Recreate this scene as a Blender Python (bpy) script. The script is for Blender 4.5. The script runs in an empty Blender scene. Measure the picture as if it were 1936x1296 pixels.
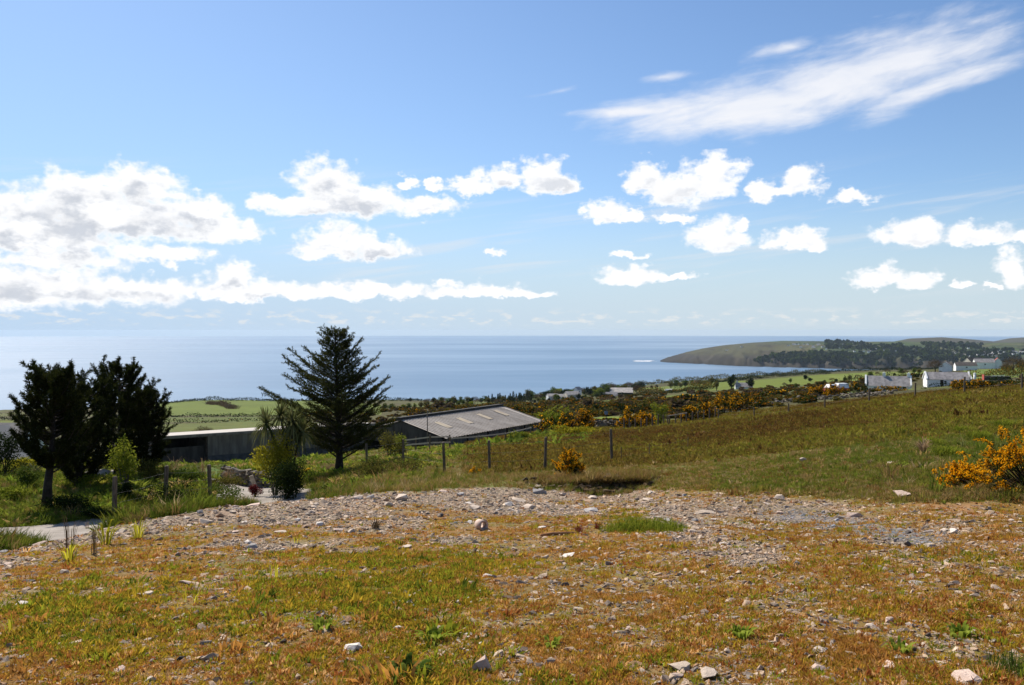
import bpy, math, random
import numpy as np
from mathutils import Vector, Matrix

random.seed(7)
RNG = np.random.default_rng(11)
SC = bpy.context.scene
COL = SC.collection

# ------------------------------------------------------------------ camera
F = 1600.0            # focal length in photograph pixels (1936 wide)
HZ = 625.4            # row of eye level in the photograph
EYE = 1.65            # eye height above the ground, metres
SEA = -150.0          # sea level
cam = bpy.data.cameras.new('camera')
cam.sensor_width = 36.0
cam.lens = 36.0 * F / 1936.0
cam.shift_y = (HZ - 648.0) / 1936.0
cam.clip_start = 0.1
cam.clip_end = 90000.0
co = bpy.data.objects.new('camera', cam)
COL.objects.link(co)
co.location = (0, 0, EYE)
co.rotation_euler = (math.pi / 2, 0, 0)
SC.camera = co

# ------------------------------------------------------------------ sun, sky, exposure
SUN_AZ = math.radians(-38)     # from +Y, negative is to the left
SUN_EL = math.radians(46)
sd = bpy.data.lights.new('sun', 'SUN')
sd.energy = 5.0
sd.angle = math.radians(0.53)
sd.color = (1.0, 0.93, 0.82)
so = bpy.data.objects.new('sun', sd)
COL.objects.link(so)
SUNV = Vector((math.sin(SUN_AZ) * math.cos(SUN_EL), math.cos(SUN_AZ) * math.cos(SUN_EL), math.sin(SUN_EL)))
so.rotation_euler = SUNV.to_track_quat('Z', 'Y').to_euler()
so.location = (-40, 40, 60)

SC.view_settings.view_transform = 'Standard'
SC.view_settings.look = 'None'
SC.view_settings.exposure = 0.5
SC.view_settings.gamma = 1.0
SC.cycles.use_denoising = True
SC.cycles.max_bounces = 5
SC.cycles.diffuse_bounces = 2
SC.cycles.glossy_bounces = 2
SC.cycles.transparent_max_bounces = 8
SC.cycles.volume_bounces = 0
SC.cycles.caustics_reflective = False
SC.cycles.caustics_refractive = False

world = bpy.data.worlds.new('World')
SC.world = world
world.use_nodes = True
WT = world.node_tree
WT.nodes.clear()


class NT:
    """small helper to write node trees"""
    def __init__(self, tree):
        self.t = tree

    def n(self, typ, **kw):
        nd = self.t.nodes.new(typ)
        for k, v in kw.items():
            setattr(nd, k, v)
        return nd

    def set(self, sock, v):
        if v is None:
            return
        if isinstance(v, bpy.types.NodeSocket):
            self.t.links.new(v, sock)
        else:
            sock.default_value = v

    def m(self, op, a, b=None, c=None, clamp=False):
        nd = self.n('ShaderNodeMath', operation=op)
        nd.use_clamp = clamp
        for i, v in enumerate((a, b, c)):
            self.set(nd.inputs[i], v)
        return nd.outputs[0]

    def v(self, op, a, b=None, s=None):
        nd = self.n('ShaderNodeVectorMath', operation=op)
        self.set(nd.inputs[0], a)
        if b is not None:
            self.set(nd.inputs[1], b)
        if s is not None:
            self.set(nd.inputs['Scale'], s)
        return nd.outputs['Value'] if op in ('LENGTH', 'DOT_PRODUCT', 'DISTANCE') else nd.outputs[0]

    def xyz(self, x, y, z):
        nd = self.n('ShaderNodeCombineXYZ')
        for i, v in enumerate((x, y, z)):
            self.set(nd.inputs[i], v)
        return nd.outputs[0]

    def sep(self, v):
        nd = self.n('ShaderNodeSeparateXYZ')
        self.set(nd.inputs[0], v)
        return nd.outputs

    def noise(self, vec, scale, detail=4, rough=0.55, dist=0.0, col=False):
        nd = self.n('ShaderNodeTexNoise')
        self.set(nd.inputs['Vector'], vec)
        nd.inputs['Scale'].default_value = scale
        nd.inputs['Detail'].default_value = detail
        nd.inputs['Roughness'].default_value = rough
        nd.inputs['Distortion'].default_value = dist
        return nd.outputs['Color'] if col else nd.outputs['Fac']

    def ramp(self, fac, stops, interp='LINEAR'):
        nd = self.n('ShaderNodeValToRGB')
        self.set(nd.inputs[0], fac)
        cr = nd.color_ramp
        cr.interpolation = interp
        while len(cr.elements) < len(stops):
            cr.elements.new(0.5)
        for e, (p, c) in zip(cr.elements, stops):
            e.position = p
            e.color = tuple(c) + (1,) if len(c) == 3 else c
        return nd.outputs[0]

    def mix(self, fac, a, b, blend='MIX'):
        nd = self.n('ShaderNodeMix', data_type='RGBA', blend_type=blend)
        self.set(nd.inputs[0], fac)
        for s, v in ((nd.inputs[6], a), (nd.inputs[7], b)):
            if not isinstance(v, bpy.types.NodeSocket) and len(v) == 3:
                v = tuple(v) + (1,)
            self.set(s, v)
        return nd.outputs[2]

    def smooth(self, x, lo, hi, a=0.0, b=1.0):
        nd = self.n('ShaderNodeMapRange', interpolation_type='SMOOTHSTEP')
        self.set(nd.inputs[0], x)
        for i, q in enumerate((lo, hi, a, b)):
            self.set(nd.inputs[i + 1], q)
        return nd.outputs[0]


# cumulus: (column, row, half width, height above, depth below) in the photograph
CUM = [(40, 400, 150, 46, 40), (150, 365, 95, 42, 40), (262, 352, 78, 38, 50), (370, 395, 62, 30, 40),
       (220, 420, 230, 48, 34), (425, 432, 75, 26, 26), (60, 450, 200, 50, 30),
       (310, 485, 90, 22, 16), (120, 490, 120, 22, 22),
       (60, 548, 200, 48, 36), (250, 548, 150, 26, 30), (440, 532, 50, 32, 26), (500, 556, 160, 28, 12),
       (660, 556, 180, 22, 10), (870, 554, 120, 20, 10), (975, 558, 80, 12, 6),
       (620, 352, 66, 48, 36), (690, 378, 90, 28, 32), (805, 388, 66, 20, 24), (505, 384, 40, 20, 14),
       (610, 392, 90, 26, 20), (765, 347, 28, 14, 10), (822, 347, 18, 10, 8),
       (635, 462, 62, 44, 24), (712, 472, 66, 26, 18), (600, 478, 44, 20, 12),
       (890, 354, 46, 18, 12), (950, 340, 52, 28, 16), (1030, 340, 46, 40, 26), (1062, 356, 30, 16, 12),
       (1225, 345, 46, 34, 22), (1290, 358, 76, 34, 28), (1350, 335, 56, 42, 30),
       (1440, 368, 32, 26, 20), (1512, 345, 42, 32, 24), (1475, 358, 36, 12, 10), (1610, 376, 46, 18, 14),
       (1145, 400, 42, 22, 16), (1190, 408, 24, 13, 10), (1275, 412, 52, 12, 9),
       (1355, 455, 60, 40, 22), (1510, 460, 56, 32, 12), (1412, 436, 16, 16, 10),
       (1730, 446, 76, 32, 20), (1850, 448, 68, 28, 16), (1925, 458, 40, 18, 10),
       (1660, 534, 50, 28, 14), (1730, 534, 48, 22, 12), (1916, 520, 38, 42, 24),
       (1820, 538, 17, 12, 7), (1862, 541, 12, 8, 5), (1190, 526, 66, 20, 10), (1270, 522, 46, 7, 5),
       (1185, 484, 30, 10, 8), (935, 480, 14, 12, 8)]


def azel(px, py):
    a = math.atan((px - 968) / F)
    e = math.atan((HZ - py) / F * math.cos(a))
    return a, e


def build_sky():
    g = NT(WT)
    world.cycles.sampling_method = 'MANUAL'
    world.cycles.sample_map_resolution = 256
    out = g.n('ShaderNodeOutputWorld')

    def noise2(vec, scale, detail=4, rough=0.55, dist=0.0, col=False):
        nd = g.n('ShaderNodeTexNoise', noise_dimensions='2D')
        g.set(nd.inputs['Vector'], vec)
        nd.inputs['Scale'].default_value = scale
        nd.inputs['Detail'].default_value = detail
        nd.inputs['Roughness'].default_value = rough
        nd.inputs['Distortion'].default_value = dist
        return nd.outputs['Color'] if col else nd.outputs['Fac']

    def background(col):
        bg = g.n('ShaderNodeBackground')
        bg.inputs['Strength'].default_value = 0.076
        g.set(bg.inputs['Color'], col)
        return bg.outputs[0]

    sky = g.n('ShaderNodeTexSky', sky_type='NISHITA')
    sky.sun_disc = False
    sky.sun_elevation = SUN_EL
    sky.sun_rotation = SUN_AZ
    sky.altitude = 150
    sky.air_density = 1.0
    sky.dust_density = 0.4
    sky.ozone_density = 2.6
    # field of cumulus cells as a group: input = (azimuth, elevation, -elevation)
    grp = bpy.data.node_groups.new('cumulus_field', 'ShaderNodeTree')
    grp.interface.new_socket('P', in_out='INPUT', socket_type='NodeSocketVector')
    grp.interface.new_socket('D', in_out='OUTPUT', socket_type='NodeSocketFloat')
    q = NT(grp)
    gi = q.n('NodeGroupInput')
    go = q.n('NodeGroupOutput')
    acc = None
    for (px, py, w, h, hd) in CUM:
        a, e = azel(px, py)
        ca = math.cos(a)
        d = q.v('SUBTRACT', gi.outputs[0], (a, e, -e))
        d = q.v('MULTIPLY', d, (F / (w * ca * ca), F / (h * ca), F / (hd * ca)))
        d = q.v('MAXIMUM', d, (-50.0, 0.0, 0.0))
        d = q.v('LENGTH', d)
        if acc is None:
            acc = d
        else:
            nd = q.n('ShaderNodeMath', operation='SMOOTH_MIN')
            q.set(nd.inputs[0], acc)
            q.set(nd.inputs[1], d)
            nd.inputs[2].default_value = 0.3
            acc = nd.outputs[0]
    grp.links.new(q.m('SUBTRACT', 1.0, acc), go.inputs[0])

    tc = g.n('ShaderNodeTexCoord')
    dirv = tc.outputs['Generated']
    s = g.sep(dirv)
    az = g.m('ARCTAN2', s[0], s[1])
    el = g.m('ARCSINE', s[2])
    p = g.xyz(az, el, 0.0)
    # clear sky with the pale sea air low down and the glow under the sun
    haze = g.smooth(el, 0.17, 0.0, 0.0, 0.88)
    base = g.mix(haze, g.v('MULTIPLY', sky.outputs[0], (0.96, 1.08, 1.22)), (5.6, 6.7, 7.6))
    glare = g.m('MULTIPLY', g.smooth(el, 0.60, 0.02), g.smooth(g.m('ABSOLUTE', g.m('ADD', az, 0.80)), 1.30, 0.10))
    base = g.mix(g.m('MULTIPLY', glare, 0.55), base, (3.9, 5.9, 8.9))

    # outside the pictured part: the same kind of fair weather cloud all round
    rn = g.noise(g.v('MULTIPLY', dirv, (1, 1, 2.6)), 4.6, 5, 0.58)
    band = g.m('MULTIPLY', g.smooth(el, 0.02, 0.06), g.smooth(el, 0.55, 0.2))
    rcov = g.m('MULTIPLY', g.m('MULTIPLY', g.smooth(rn, 0.55, 0.63), band), g.smooth(g.m('ABSOLUTE', az), 0.64, 0.74))
    bg_out = background(g.mix(rcov, base, (8.8, 8.9, 9.0)))

    # low window: cumulus
    w1 = noise2(g.v('MULTIPLY', p, (1.0, 1.5, 1.0)), 26, 4, 0.62, col=True)
    w1 = g.v('MULTIPLY', g.v('SUBTRACT', w1, (0.5, 0.5, 0.5)), (0.046, 0.032, 0.0))
    fb = g.m('MULTIPLY', g.m('SUBTRACT', noise2(g.v('MULTIPLY', p, (1.0, 1.35, 1.0)), 54, 7, 0.54), 0.5), 1.20)

    def field(aoff, eoff):
        p2 = g.v('ADD', g.v('ADD', p, w1), (aoff, eoff, 0))
        ss = g.sep(p2)
        nd = g.n('ShaderNodeGroup')
        nd.node_tree = grp
        g.set(nd.inputs[0], g.xyz(ss[0], ss[1], g.m('MULTIPLY', ss[1], -1.0)))
        return nd.outputs[0]

    d0 = field(0.0, 0.0)
    d1 = field(-0.004, 0.013)
    dd = g.m('ADD', d0, fb)
    cov = g.smooth(dd, -0.26, 0.36)
    mass = noise2(g.v('MULTIPLY', p, (1, 1.9, 1)), 17, 5, 0.6)
    under = g.m('MULTIPLY', g.smooth(g.m('ADD', d1, g.m('MULTIPLY', fb, 0.35)), 0.04, 0.62), g.smooth(mass, 0.38, 0.60))
    under = g.m('MULTIPLY', under, g.smooth(dd, 0.1, 0.6))
    under = g.m('MULTIPLY', under, g.smooth(az, 0.35, -0.2, 0.45, 1.0))
    bil = g.smooth(fb, -0.35, 0.30, 0.95, 1.04)
    ccol = g.v('SCALE', g.mix(under, (9.7, 9.75, 9.9), (5.9, 6.25, 6.9)), None, bil)
    lowm = g.m('MULTIPLY', g.smooth(el, 0.004, 0.010), g.smooth(el, 0.030, 0.014))
    low = g.m('MULTIPLY', lowm, g.smooth(noise2(g.v('MULTIPLY', p, (1.0, 3.2, 1.0)), 46, 6, 0.62), 0.50, 0.66))

    def streak(sx, sy, scale, rot, dtl=5, off=0.0):
        c, sn = math.cos(rot), math.sin(rot)
        xx = g.m('ADD', g.m('MULTIPLY', az, c), g.m('MULTIPLY', el, sn))
        yy = g.m('ADD', g.m('MULTIPLY', az, -sn), g.m('MULTIPLY', el, c))
        vec = g.xyz(g.m('MULTIPLY', xx, sx), g.m('ADD', g.m('MULTIPLY', yy, sy), off), 0.0)
        return noise2(vec, scale, dtl, 0.6, 0.3)

    st2 = streak(2.2, 34.0, 1.6, 0.12, 4, 5.3)
    veil = g.m('MULTIPLY', g.m('MULTIPLY', g.smooth(el, 0.02, 0.07), g.smooth(el, 0.20, 0.12)), g.smooth(st2, 0.50, 0.76))
    c1 = g.mix(g.m('MULTIPLY', veil, 0.45), base, (7.4, 7.7, 8.1))
    c1 = g.mix(g.m('MULTIPLY', low, 0.6), c1, (8.0, 8.0, 7.9))
    c1 = g.mix(cov, c1, ccol)
    bg_low = background(c1)

    # high window: cirrus
    def cell(px, py, w, h, tilt):
        a, e = azel(px, py)
        c, sn = math.cos(tilt), math.sin(tilt)
        dx = g.m('SUBTRACT', az, a)
        dy = g.m('SUBTRACT', el, e)
        u = g.m('ADD', g.m('MULTIPLY', dx, c), g.m('MULTIPLY', dy, sn))
        v = g.m('ADD', g.m('MULTIPLY', dx, -sn), g.m('MULTIPLY', dy, c))
        return g.m('SUBTRACT', 1.0, g.v('LENGTH', g.xyz(g.m('MULTIPLY', u, F / w), g.m('MULTIPLY', v, F / h), 0.0)))

    st = streak(3.2, 13.0, 2.4, 0.13, 6, 1.7)
    fine = streak(9.0, 34.0, 2.4, 0.15, 5, 9.1)
    soft = noise2(p, 9.0, 4, 0.55)
    cir = None
    for cdef in [(1430, 200, 290, 54, 0.06, 0), (1590, 152, 240, 66, 0.18, 0), (1725, 108, 150, 54, 0.20, 0.05), (1735, 180, 150, 28, 0.26, 0.12),
                 (1210, 212, 170, 17, 0.0, 0.25), (1060, 172, 110, 16, 0.15, 0.6), (1255, 146, 110, 18, 0.05, 0.55), (1490, 90, 100, 22, 0.06, 0.55)]:
        cc = g.m('SUBTRACT', cell(*cdef[:5]), cdef[5])
        cir = cc if cir is None else g.m('MAXIMUM', cir, cc)
    cir = g.m('ADD', cir, g.m('MULTIPLY', g.m('SUBTRACT', st, 0.5), 0.95))
    cir = g.m('ADD', cir, g.m('MULTIPLY', g.m('SUBTRACT', fine, 0.5), 0.55))
    cir = g.m('ADD', cir, g.m('MULTIPLY', g.m('SUBTRACT', soft, 0.5), 0.7))
    cirm = g.m('MULTIPLY', g.smooth(cir, -0.22, 0.82), g.m('ADD', 0.72, g.m('MULTIPLY', st, 0.36)))
    bg_high = background(g.mix(cirm, base, (8.7, 8.8, 9.2)))

    sel = g.m('GREATER_THAN', el, 0.2060)
    m1 = g.n('ShaderNodeMixShader')
    WT.links.new(sel, m1.inputs[0])
    WT.links.new(bg_low, m1.inputs[1])
    WT.links.new(bg_high, m1.inputs[2])
    inside = g.m('MULTIPLY', g.m('LESS_THAN', g.m('ABSOLUTE', az), 0.66), g.m('LESS_THAN', el, 0.46))
    inside = g.m('MULTIPLY', inside, g.m('GREATER_THAN', el, 0.0))
    m2 = g.n('ShaderNodeMixShader')
    WT.links.new(inside, m2.inputs[0])
    WT.links.new(bg_out, m2.inputs[1])
    WT.links.new(m1.outputs[0], m2.inputs[2])
    WT.links.new(m2.outputs[0], out.inputs[0])


build_sky()

# ------------------------------------------------------------------ helpers
def tag(o, label=None, cat=None, group=None, kind=None):
    if label:
        o['label'] = label
    if cat:
        o['category'] = cat
    if group:
        o['group'] = group
    if kind:
        o['kind'] = kind
    return o


def thing(name, label, cat, loc=(0, 0, 0), rz=0.0, group=None):
    o = bpy.data.objects.new(name, None)
    o.empty_display_size = 0.3
    COL.objects.link(o)
    o.location = loc
    o.rotation_euler = (0, 0, rz)
    return tag(o, label, cat, group)


def mesh(name, V, Fc, mats=None, smooth=False, fmat=None):
    me = bpy.data.meshes.new(name)
    if isinstance(V, np.ndarray):
        V = V.tolist()
    if isinstance(Fc, np.ndarray):
        Fc = Fc.tolist()
    me.from_pydata(V, [], Fc)
    if mats is not None:
        for m_ in (mats if isinstance(mats, (list, tuple)) else [mats]):
            me.materials.append(m_)
    if fmat is not None:
        me.polygons.foreach_set('material_index', np.asarray(fmat, dtype=np.int32))
    if smooth:
        me.polygons.foreach_set('use_smooth', np.ones(len(me.polygons), dtype=bool))
    me.update()
    return me


def link(name, me, parent=None, loc=(0, 0, 0), rot=(0, 0, 0), scale=(1, 1, 1)):
    o = bpy.data.objects.new(name, me)
    COL.objects.link(o)
    o.location = loc
    o.rotation_euler = rot
    o.scale = scale
    if parent is not None:
        o.parent = parent
    return o


class MB:
    """collects simple solids into one mesh"""
    def __init__(self):
        self.V = []
        self.F = []
        self.M = []

    def add(self, V, Fc, mi=0):
        b = len(self.V)
        self.V.extend([tuple(v) for v in V])
        self.F.extend([tuple(b + i for i in f) for f in Fc])
        self.M.extend([mi] * len(Fc))
        return self

    def hexa(self, p, mi=0):
        # p: 4 bottom, 4 top points
        return self.add(p, [(3, 2, 1, 0), (4, 5, 6, 7), (0, 1, 5, 4), (1, 2, 6, 5), (2, 3, 7, 6), (3, 0, 4, 7)], mi)

    def box(self, c, s, rz=0.0, mi=0):
        x, y, z = s[0] / 2, s[1] / 2, s[2] / 2
        ca, sa = math.cos(rz), math.sin(rz)
        P = []
        for zz in (-z, z):
            for (a, b) in ((-x, -y), (x, -y), (x, y), (-x, y)):
                P.append((c[0] + a * ca - b * sa, c[1] + a * sa + b * ca, c[2] + zz))
        return self.hexa(P, mi)

    def tube(self, pts, rads, n=6, mi=0, cap=True):
        pts = [Vector(p) for p in pts]
        b = len(self.V)
        k = len(pts)
        for i, p in enumerate(pts):
            t = (pts[min(i + 1, k - 1)] - pts[max(i - 1, 0)]).normalized()
            u = t.cross(Vector((0.31, 0.92, 0.13)))
            if u.length < 1e-3:
                u = t.cross(Vector((1, 0, 0)))
            u.normalize()
            w = t.cross(u)
            for j in range(n):
                a = 2 * math.pi * j / n
                self.V.append(tuple(p + (u * math.cos(a) + w * math.sin(a)) * rads[i]))
        for i in range(k - 1):
            for j in range(n):
                j2 = (j + 1) % n
                self.F.append((b + i * n + j, b + i * n + j2, b + (i + 1) * n + j2, b + (i + 1) * n + j))
                self.M.append(mi)
        if cap:
            self.F.append(tuple(b + (k - 1) * n + j for j in range(n)))
            self.M.append(mi)
            self.F.append(tuple(b + n - 1 - j for j in range(n)))
            self.M.append(mi)
        return self

    def mesh(self, name, mats, smooth=False):
        return mesh(name, self.V, self.F, mats, smooth, self.M)

    def build(self, name, mats, parent=None, smooth=False, loc=(0, 0, 0), rot=(0, 0, 0)):
        return link(name, self.mesh(name, mats, smooth), parent, loc, rot)


def fnoise(x, y, seed=0):
    """smooth value noise in -1..1 on numpy arrays"""
    x = np.asarray(x, float)
    y = np.asarray(y, float)
    xi = np.floor(x).astype(np.int64)
    yi = np.floor(y).astype(np.int64)
    fx = x - xi
    fy = y - yi
    fx = fx * fx * (3 - 2 * fx)
    fy = fy * fy * (3 - 2 * fy)

    def h(a, b):
        k = (a * 374761393 + b * 668265263 + seed * 1442695041) & 0xffffffff
        k = ((k ^ (k >> 13)) * 1274126177) & 0xffffffff
        k = (k ^ (k >> 16)) & 0xffff
        return k / 32767.5 - 1.0
    a = h(xi, yi) * (1 - fx) + h(xi + 1, yi) * fx
    b = h(xi, yi + 1) * (1 - fx) + h(xi + 1, yi + 1) * fx
    return a * (1 - fy) + b * fy


def fbm(x, y, oct=4, seed=0, gain=0.5):
    s = 0.0
    amp = 1.0
    tot = 0.0
    for i in range(oct):
        s = s + amp * fnoise(x * 2 ** i, y * 2 ** i, seed + i * 17)
        tot += amp
        amp *= gain
    return s / tot


def sstep(x, a, b):
    t = np.clip((np.asarray(x, float) - a) / (b - a), 0, 1)
    return t * t * (3 - 2 * t)


def inpoly(px, py, poly):
    px = np.asarray(px, float)
    py = np.asarray(py, float)
    r = np.zeros(px.shape, bool)
    n = len(poly)
    j = n - 1
    for i in range(n):
        xi, yi = poly[i]
        xj, yj = poly[j]
        c = ((yi > py) != (yj > py)) & (px < (xj - xi) * (py - yi) / (yj - yi + 1e-12) + xi)
        r ^= c
        j = i
    return r


# ------------------------------------------------------------------ ground heights
# control points: (column, row, depth in metres)
CP = [
    (0, 1172, 6), (480, 1155, 6), (968, 1145, 6), (1450, 1130, 6), (1936, 1112, 6),
    (0, 1046, 12), (300, 1020, 12), (600, 1014, 12), (968, 1009, 12), (1300, 1004, 12), (1600, 992, 12), (1936, 974, 12),
    (120, 1022, 14), (300, 974, 16), (420, 960, 18), (560, 947, 19), (700, 934, 20.5), (860, 927, 22), (968, 926, 22.5),
    (0, 1047, 17), (0, 1008, 22.5), (200, 1012, 19), (200, 997, 24), (330, 985, 27), (470, 972, 27), (557, 958, 28), (600, 945, 29), (480, 931, 38), (447, 920, 42), (240, 915, 46), (420, 912, 50),
    (80, 965, 28), (215, 968, 27), (300, 932, 31), (300, 898, 38), (150, 905, 41), (0, 905, 38), (0, 895, 45), (400, 945, 31), (400, 905, 42),
    (640, 895, 42), (640, 926, 32), (530, 941, 33), (700, 905, 30), (760, 880, 36), (841, 897, 31), (927, 895, 31), (1030, 890, 31), (1157, 872, 33),
    (1000, 905, 26), (1100, 903, 26), (1240, 897, 26), (1100, 928, 23), (1240, 925, 21.5), (1240, 955, 17),
    (1300, 950, 17), (1600, 960, 15.5), (1936, 985, 13), (1500, 870, 25), (1700, 938, 16), (1750, 860, 22), (1936, 930, 15), (1936, 800, 30),
    (1936, 737, 62), (1300, 840, 45), (1600, 800, 50), (1600, 768, 72), (1300, 803, 92), (1400, 793, 97), (1100, 840, 50), (1000, 838, 70),
    (1823, 746, 68), (1730, 754, 69), (1490, 785, 88), (1200, 812, 100),
    (1100, 812, 100), (860, 846, 80), (760, 852, 76), (640, 868, 75), (400, 885, 62), (250, 890, 60),
    (375, 880, 100), (500, 873, 104), (740, 846, 115), (250, 884, 96), (30, 862, 74), (-200, 870, 70),
    (840, 845, 95), (950, 822, 110), (757, 845, 101), (1030, 815, 118),
    (968, 790, 165), (1200, 778, 190), (1500, 754, 150), (1680, 741, 235), (1790, 729, 245), (1936, 723, 200), (1936, 700, 420),
    (760, 778, 260), (500, 802, 250), (300, 810, 220), (0, 814, 200),
    (300, 790, 350), (330, 772, 600), (0, 800, 380), (968, 766, 500), (1200, 749, 480), (1400, 735, 480), (1600, 720, 480),
    (1400, 722, 800), (1600, 707, 800), (1800, 703, 500), (1850, 700, 620), (600, 785, 450), (760, 768, 600),
    (0, 777, 750), (150, 771, 800), (400, 759, 900), (600, 758, 900), (800, 759, 1000), (1000, 752, 1050), (1200, 731, 1100), (1350, 718, 1150),
    (1500, 707, 1200), (1650, 701, 1200), (1800, 697, 1200), (1936, 691, 1200),
    (-400, 1020, 14), (-400, 900, 60), (-400, 820, 250), (-400, 785, 800), (2350, 1000, 12), (2350, 730, 62), (2350, 705, 250), (2350, 682, 1200),
]
cp = []
for (px, py, Y) in CP:
    X = (px - 968) / F * Y
    cp.append((math.atan2(X, Y), math.hypot(X, Y), (py - HZ) / F * Y))
for a in range(-180, 181, 20):          # close round the camera, and the rest of the hillside behind it
    ar = math.radians(a)
    cp.append((ar, 0.8, 1.645))
    cp.append((ar, 2.6, 1.66))
    if abs(a) > 55:
        t = (abs(a) - 55) / 125
        lf = 1.0 if a < 0 else 0.62
        for r, dA in ((8, 2.3), (30, 4.6), (120, 12.0), (500, 36), (1500, 90)):
            cp.append((ar, r, dA * lf * (1 - t) + 1.6 * t))
CPA = np.array(cp)
AK = 2.2


def _coord(a, r):
    return np.stack([np.asarray(a) * AK, np.log(np.asarray(r))], -1)


def _ker(d2):
    return 0.5 * d2 * np.log(d2 + 1e-9)


_C = _coord(CPA[:, 0], CPA[:, 1])
_n = len(_C)
_K = _ker(((_C[:, None] - _C[None]) ** 2).sum(-1)) + np.eye(_n) * 2e-4
_P = np.concatenate([np.ones((_n, 1)), _C], 1)
_A = np.zeros((_n + 3, _n + 3))
_A[:_n, :_n] = _K
_A[:_n, _n:] = _P
_A[_n:, :_n] = _P.T
_W = np.linalg.solve(_A, np.concatenate([np.log(CPA[:, 2]), np.zeros(3)]))


def drop_rbf(a, r):
    c = _coord(a, r)
    sh = c.shape[:-1]
    c = c.reshape(-1, 2)
    out = np.empty(len(c))
    for i in range(0, len(c), 20000):
        q = c[i:i + 20000]
        k = _ker(((q[:, None] - _C[None]) ** 2).sum(-1))
        out[i:i + 20000] = k @ _W[:_n] + _W[_n] + q @ _W[_n + 1:]
    return np.exp(np.clip(out, -1.0, 5.2)).reshape(sh)


COAST = np.array([(-400, 830), (0, 790), (150, 840), (400, 945), (600, 945), (800, 1050), (1000, 1100), (1200, 1150), (1350, 1210), (1500, 1260), (1650, 1270), (1800, 1290), (1936, 1320), (2350, 1350)], float)


def lane_pts():
    return LANE


# lane centre line (x, y, half width)
LANE = [(-32, 14.5, 2.3), (-22, 17.5, 2.3), (-14.4, 20.3, 2.2), (-11.2, 23.6, 1.9), (-9.0, 27.2, 1.8), (-8.9, 31, 1.7), (-10.4, 35.5, 1.5), (-12.2, 39.5, 1.4), (-14.6, 42.4, 1.4)]
LN = np.array(LANE)


def lane_dist(x, y):
    best = np.full(np.shape(x), 1e9)
    for i in range(len(LN) - 1):
        ax, ay, aw = LN[i]
        bx, by, bw = LN[i + 1]
        dx, dy = bx - ax, by - ay
        t = np.clip(((x - ax) * dx + (y - ay) * dy) / (dx * dx + dy * dy), 0, 1)
        d = np.hypot(x - ax - t * dx, y - ay - t * dy) - (aw + t * (bw - aw))
        best = np.minimum(best, d)
    return best


def pix(x, y, z):
    yy = np.maximum(y, 0.05)
    return 968 + x / yy * F, HZ + (EYE - z) / yy * F


RUB_EDGE = np.array([(-300, 1075), (0, 1046), (180, 1003), (330, 974), (420, 960), (560, 947), (700, 934), (860, 926), (1000, 922), (1160, 925), (1300, 924), (1450, 934), (1600, 944), (1936, 950), (2300, 965)], float)


def rub_row(px):
    return np.interp(px, RUB_EDGE[:, 0], RUB_EDGE[:, 1])


def lip_fade(px):
    return np.exp(-((px - 1165) / 78.0) ** 4) + 0.45 * np.exp(-((px - 1040) / 50.0) ** 4)


def lip_edge(x):
    return 25.4 + 0.55 * fbm(x * 0.8, x * 0 + 0.5, 3, 5)


def height(x, y, drop):
    """ground height at world x, y (numpy)"""
    x = np.asarray(x, float)
    y = np.asarray(y, float)
    a = np.arctan2(x, y)
    r = np.maximum(np.hypot(x, y), 0.6)
    z = EYE - drop
    front = np.abs(a) < 0.9
    px = np.where(front, 968 + np.tan(np.clip(a, -0.9, 0.9)) * F, np.where(a < 0, -1050, 2980))
    # turf lip: a small cut bank above the parking area
    py = HZ + (EYE - z) / np.maximum(y, 0.5) * F
    lip = lip_fade(px)
    edge = lip_edge(x)
    z = z - 0.30 * lip * sstep(-(y - edge), 0.0, 0.7) * sstep(y, 15.0, 24.0)
    ld = lane_dist(x, y)
    inl = 1 - sstep(ld, -0.1, 0.8)
    if True:
        # evaluate in fixed frequency bands so that the relief is the same everywhere it is sampled
        z = z + (1 - inl) * (0.032 * fbm(x * 2.3, y * 2.3, 4, 1) + 0.045 * sstep(r, 5, 14) * fbm(x * 0.8, y * 0.8, 3, 2)
                             + 0.16 * sstep(r, 22, 45) * fbm(x * 0.33, y * 0.33, 3, 3)
                             + 0.55 * sstep(r, 110, 240) * fbm(x * 0.06, y * 0.06, 3, 4)
                             + 1.6 * sstep(r, 400, 900) * fbm(x * 0.012, y * 0.012, 3, 8))
    z = z - 0.05 * inl
    # coast
    Y = np.maximum(y, 1e-3)
    cy = np.interp(px, COAST[:, 0], COAST[:, 1])
    rc = cy / np.maximum(np.cos(np.clip(a, -0.9, 0.9)), 0.6)
    rc = rc * (1 + 0.012 * fbm(a * 60, a * 0 + 2.0, 3, 9))
    t = sstep(r, rc, rc * 1.09)
    t = np.where(np.abs(a) < 1.15, t, sstep(r, 1500, 1700))
    z = z * (1 - t) + (SEA - 14) * t
    # headland and hills beyond the bay
    z = np.maximum(z, far_land(px, r, a))
    return z


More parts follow.
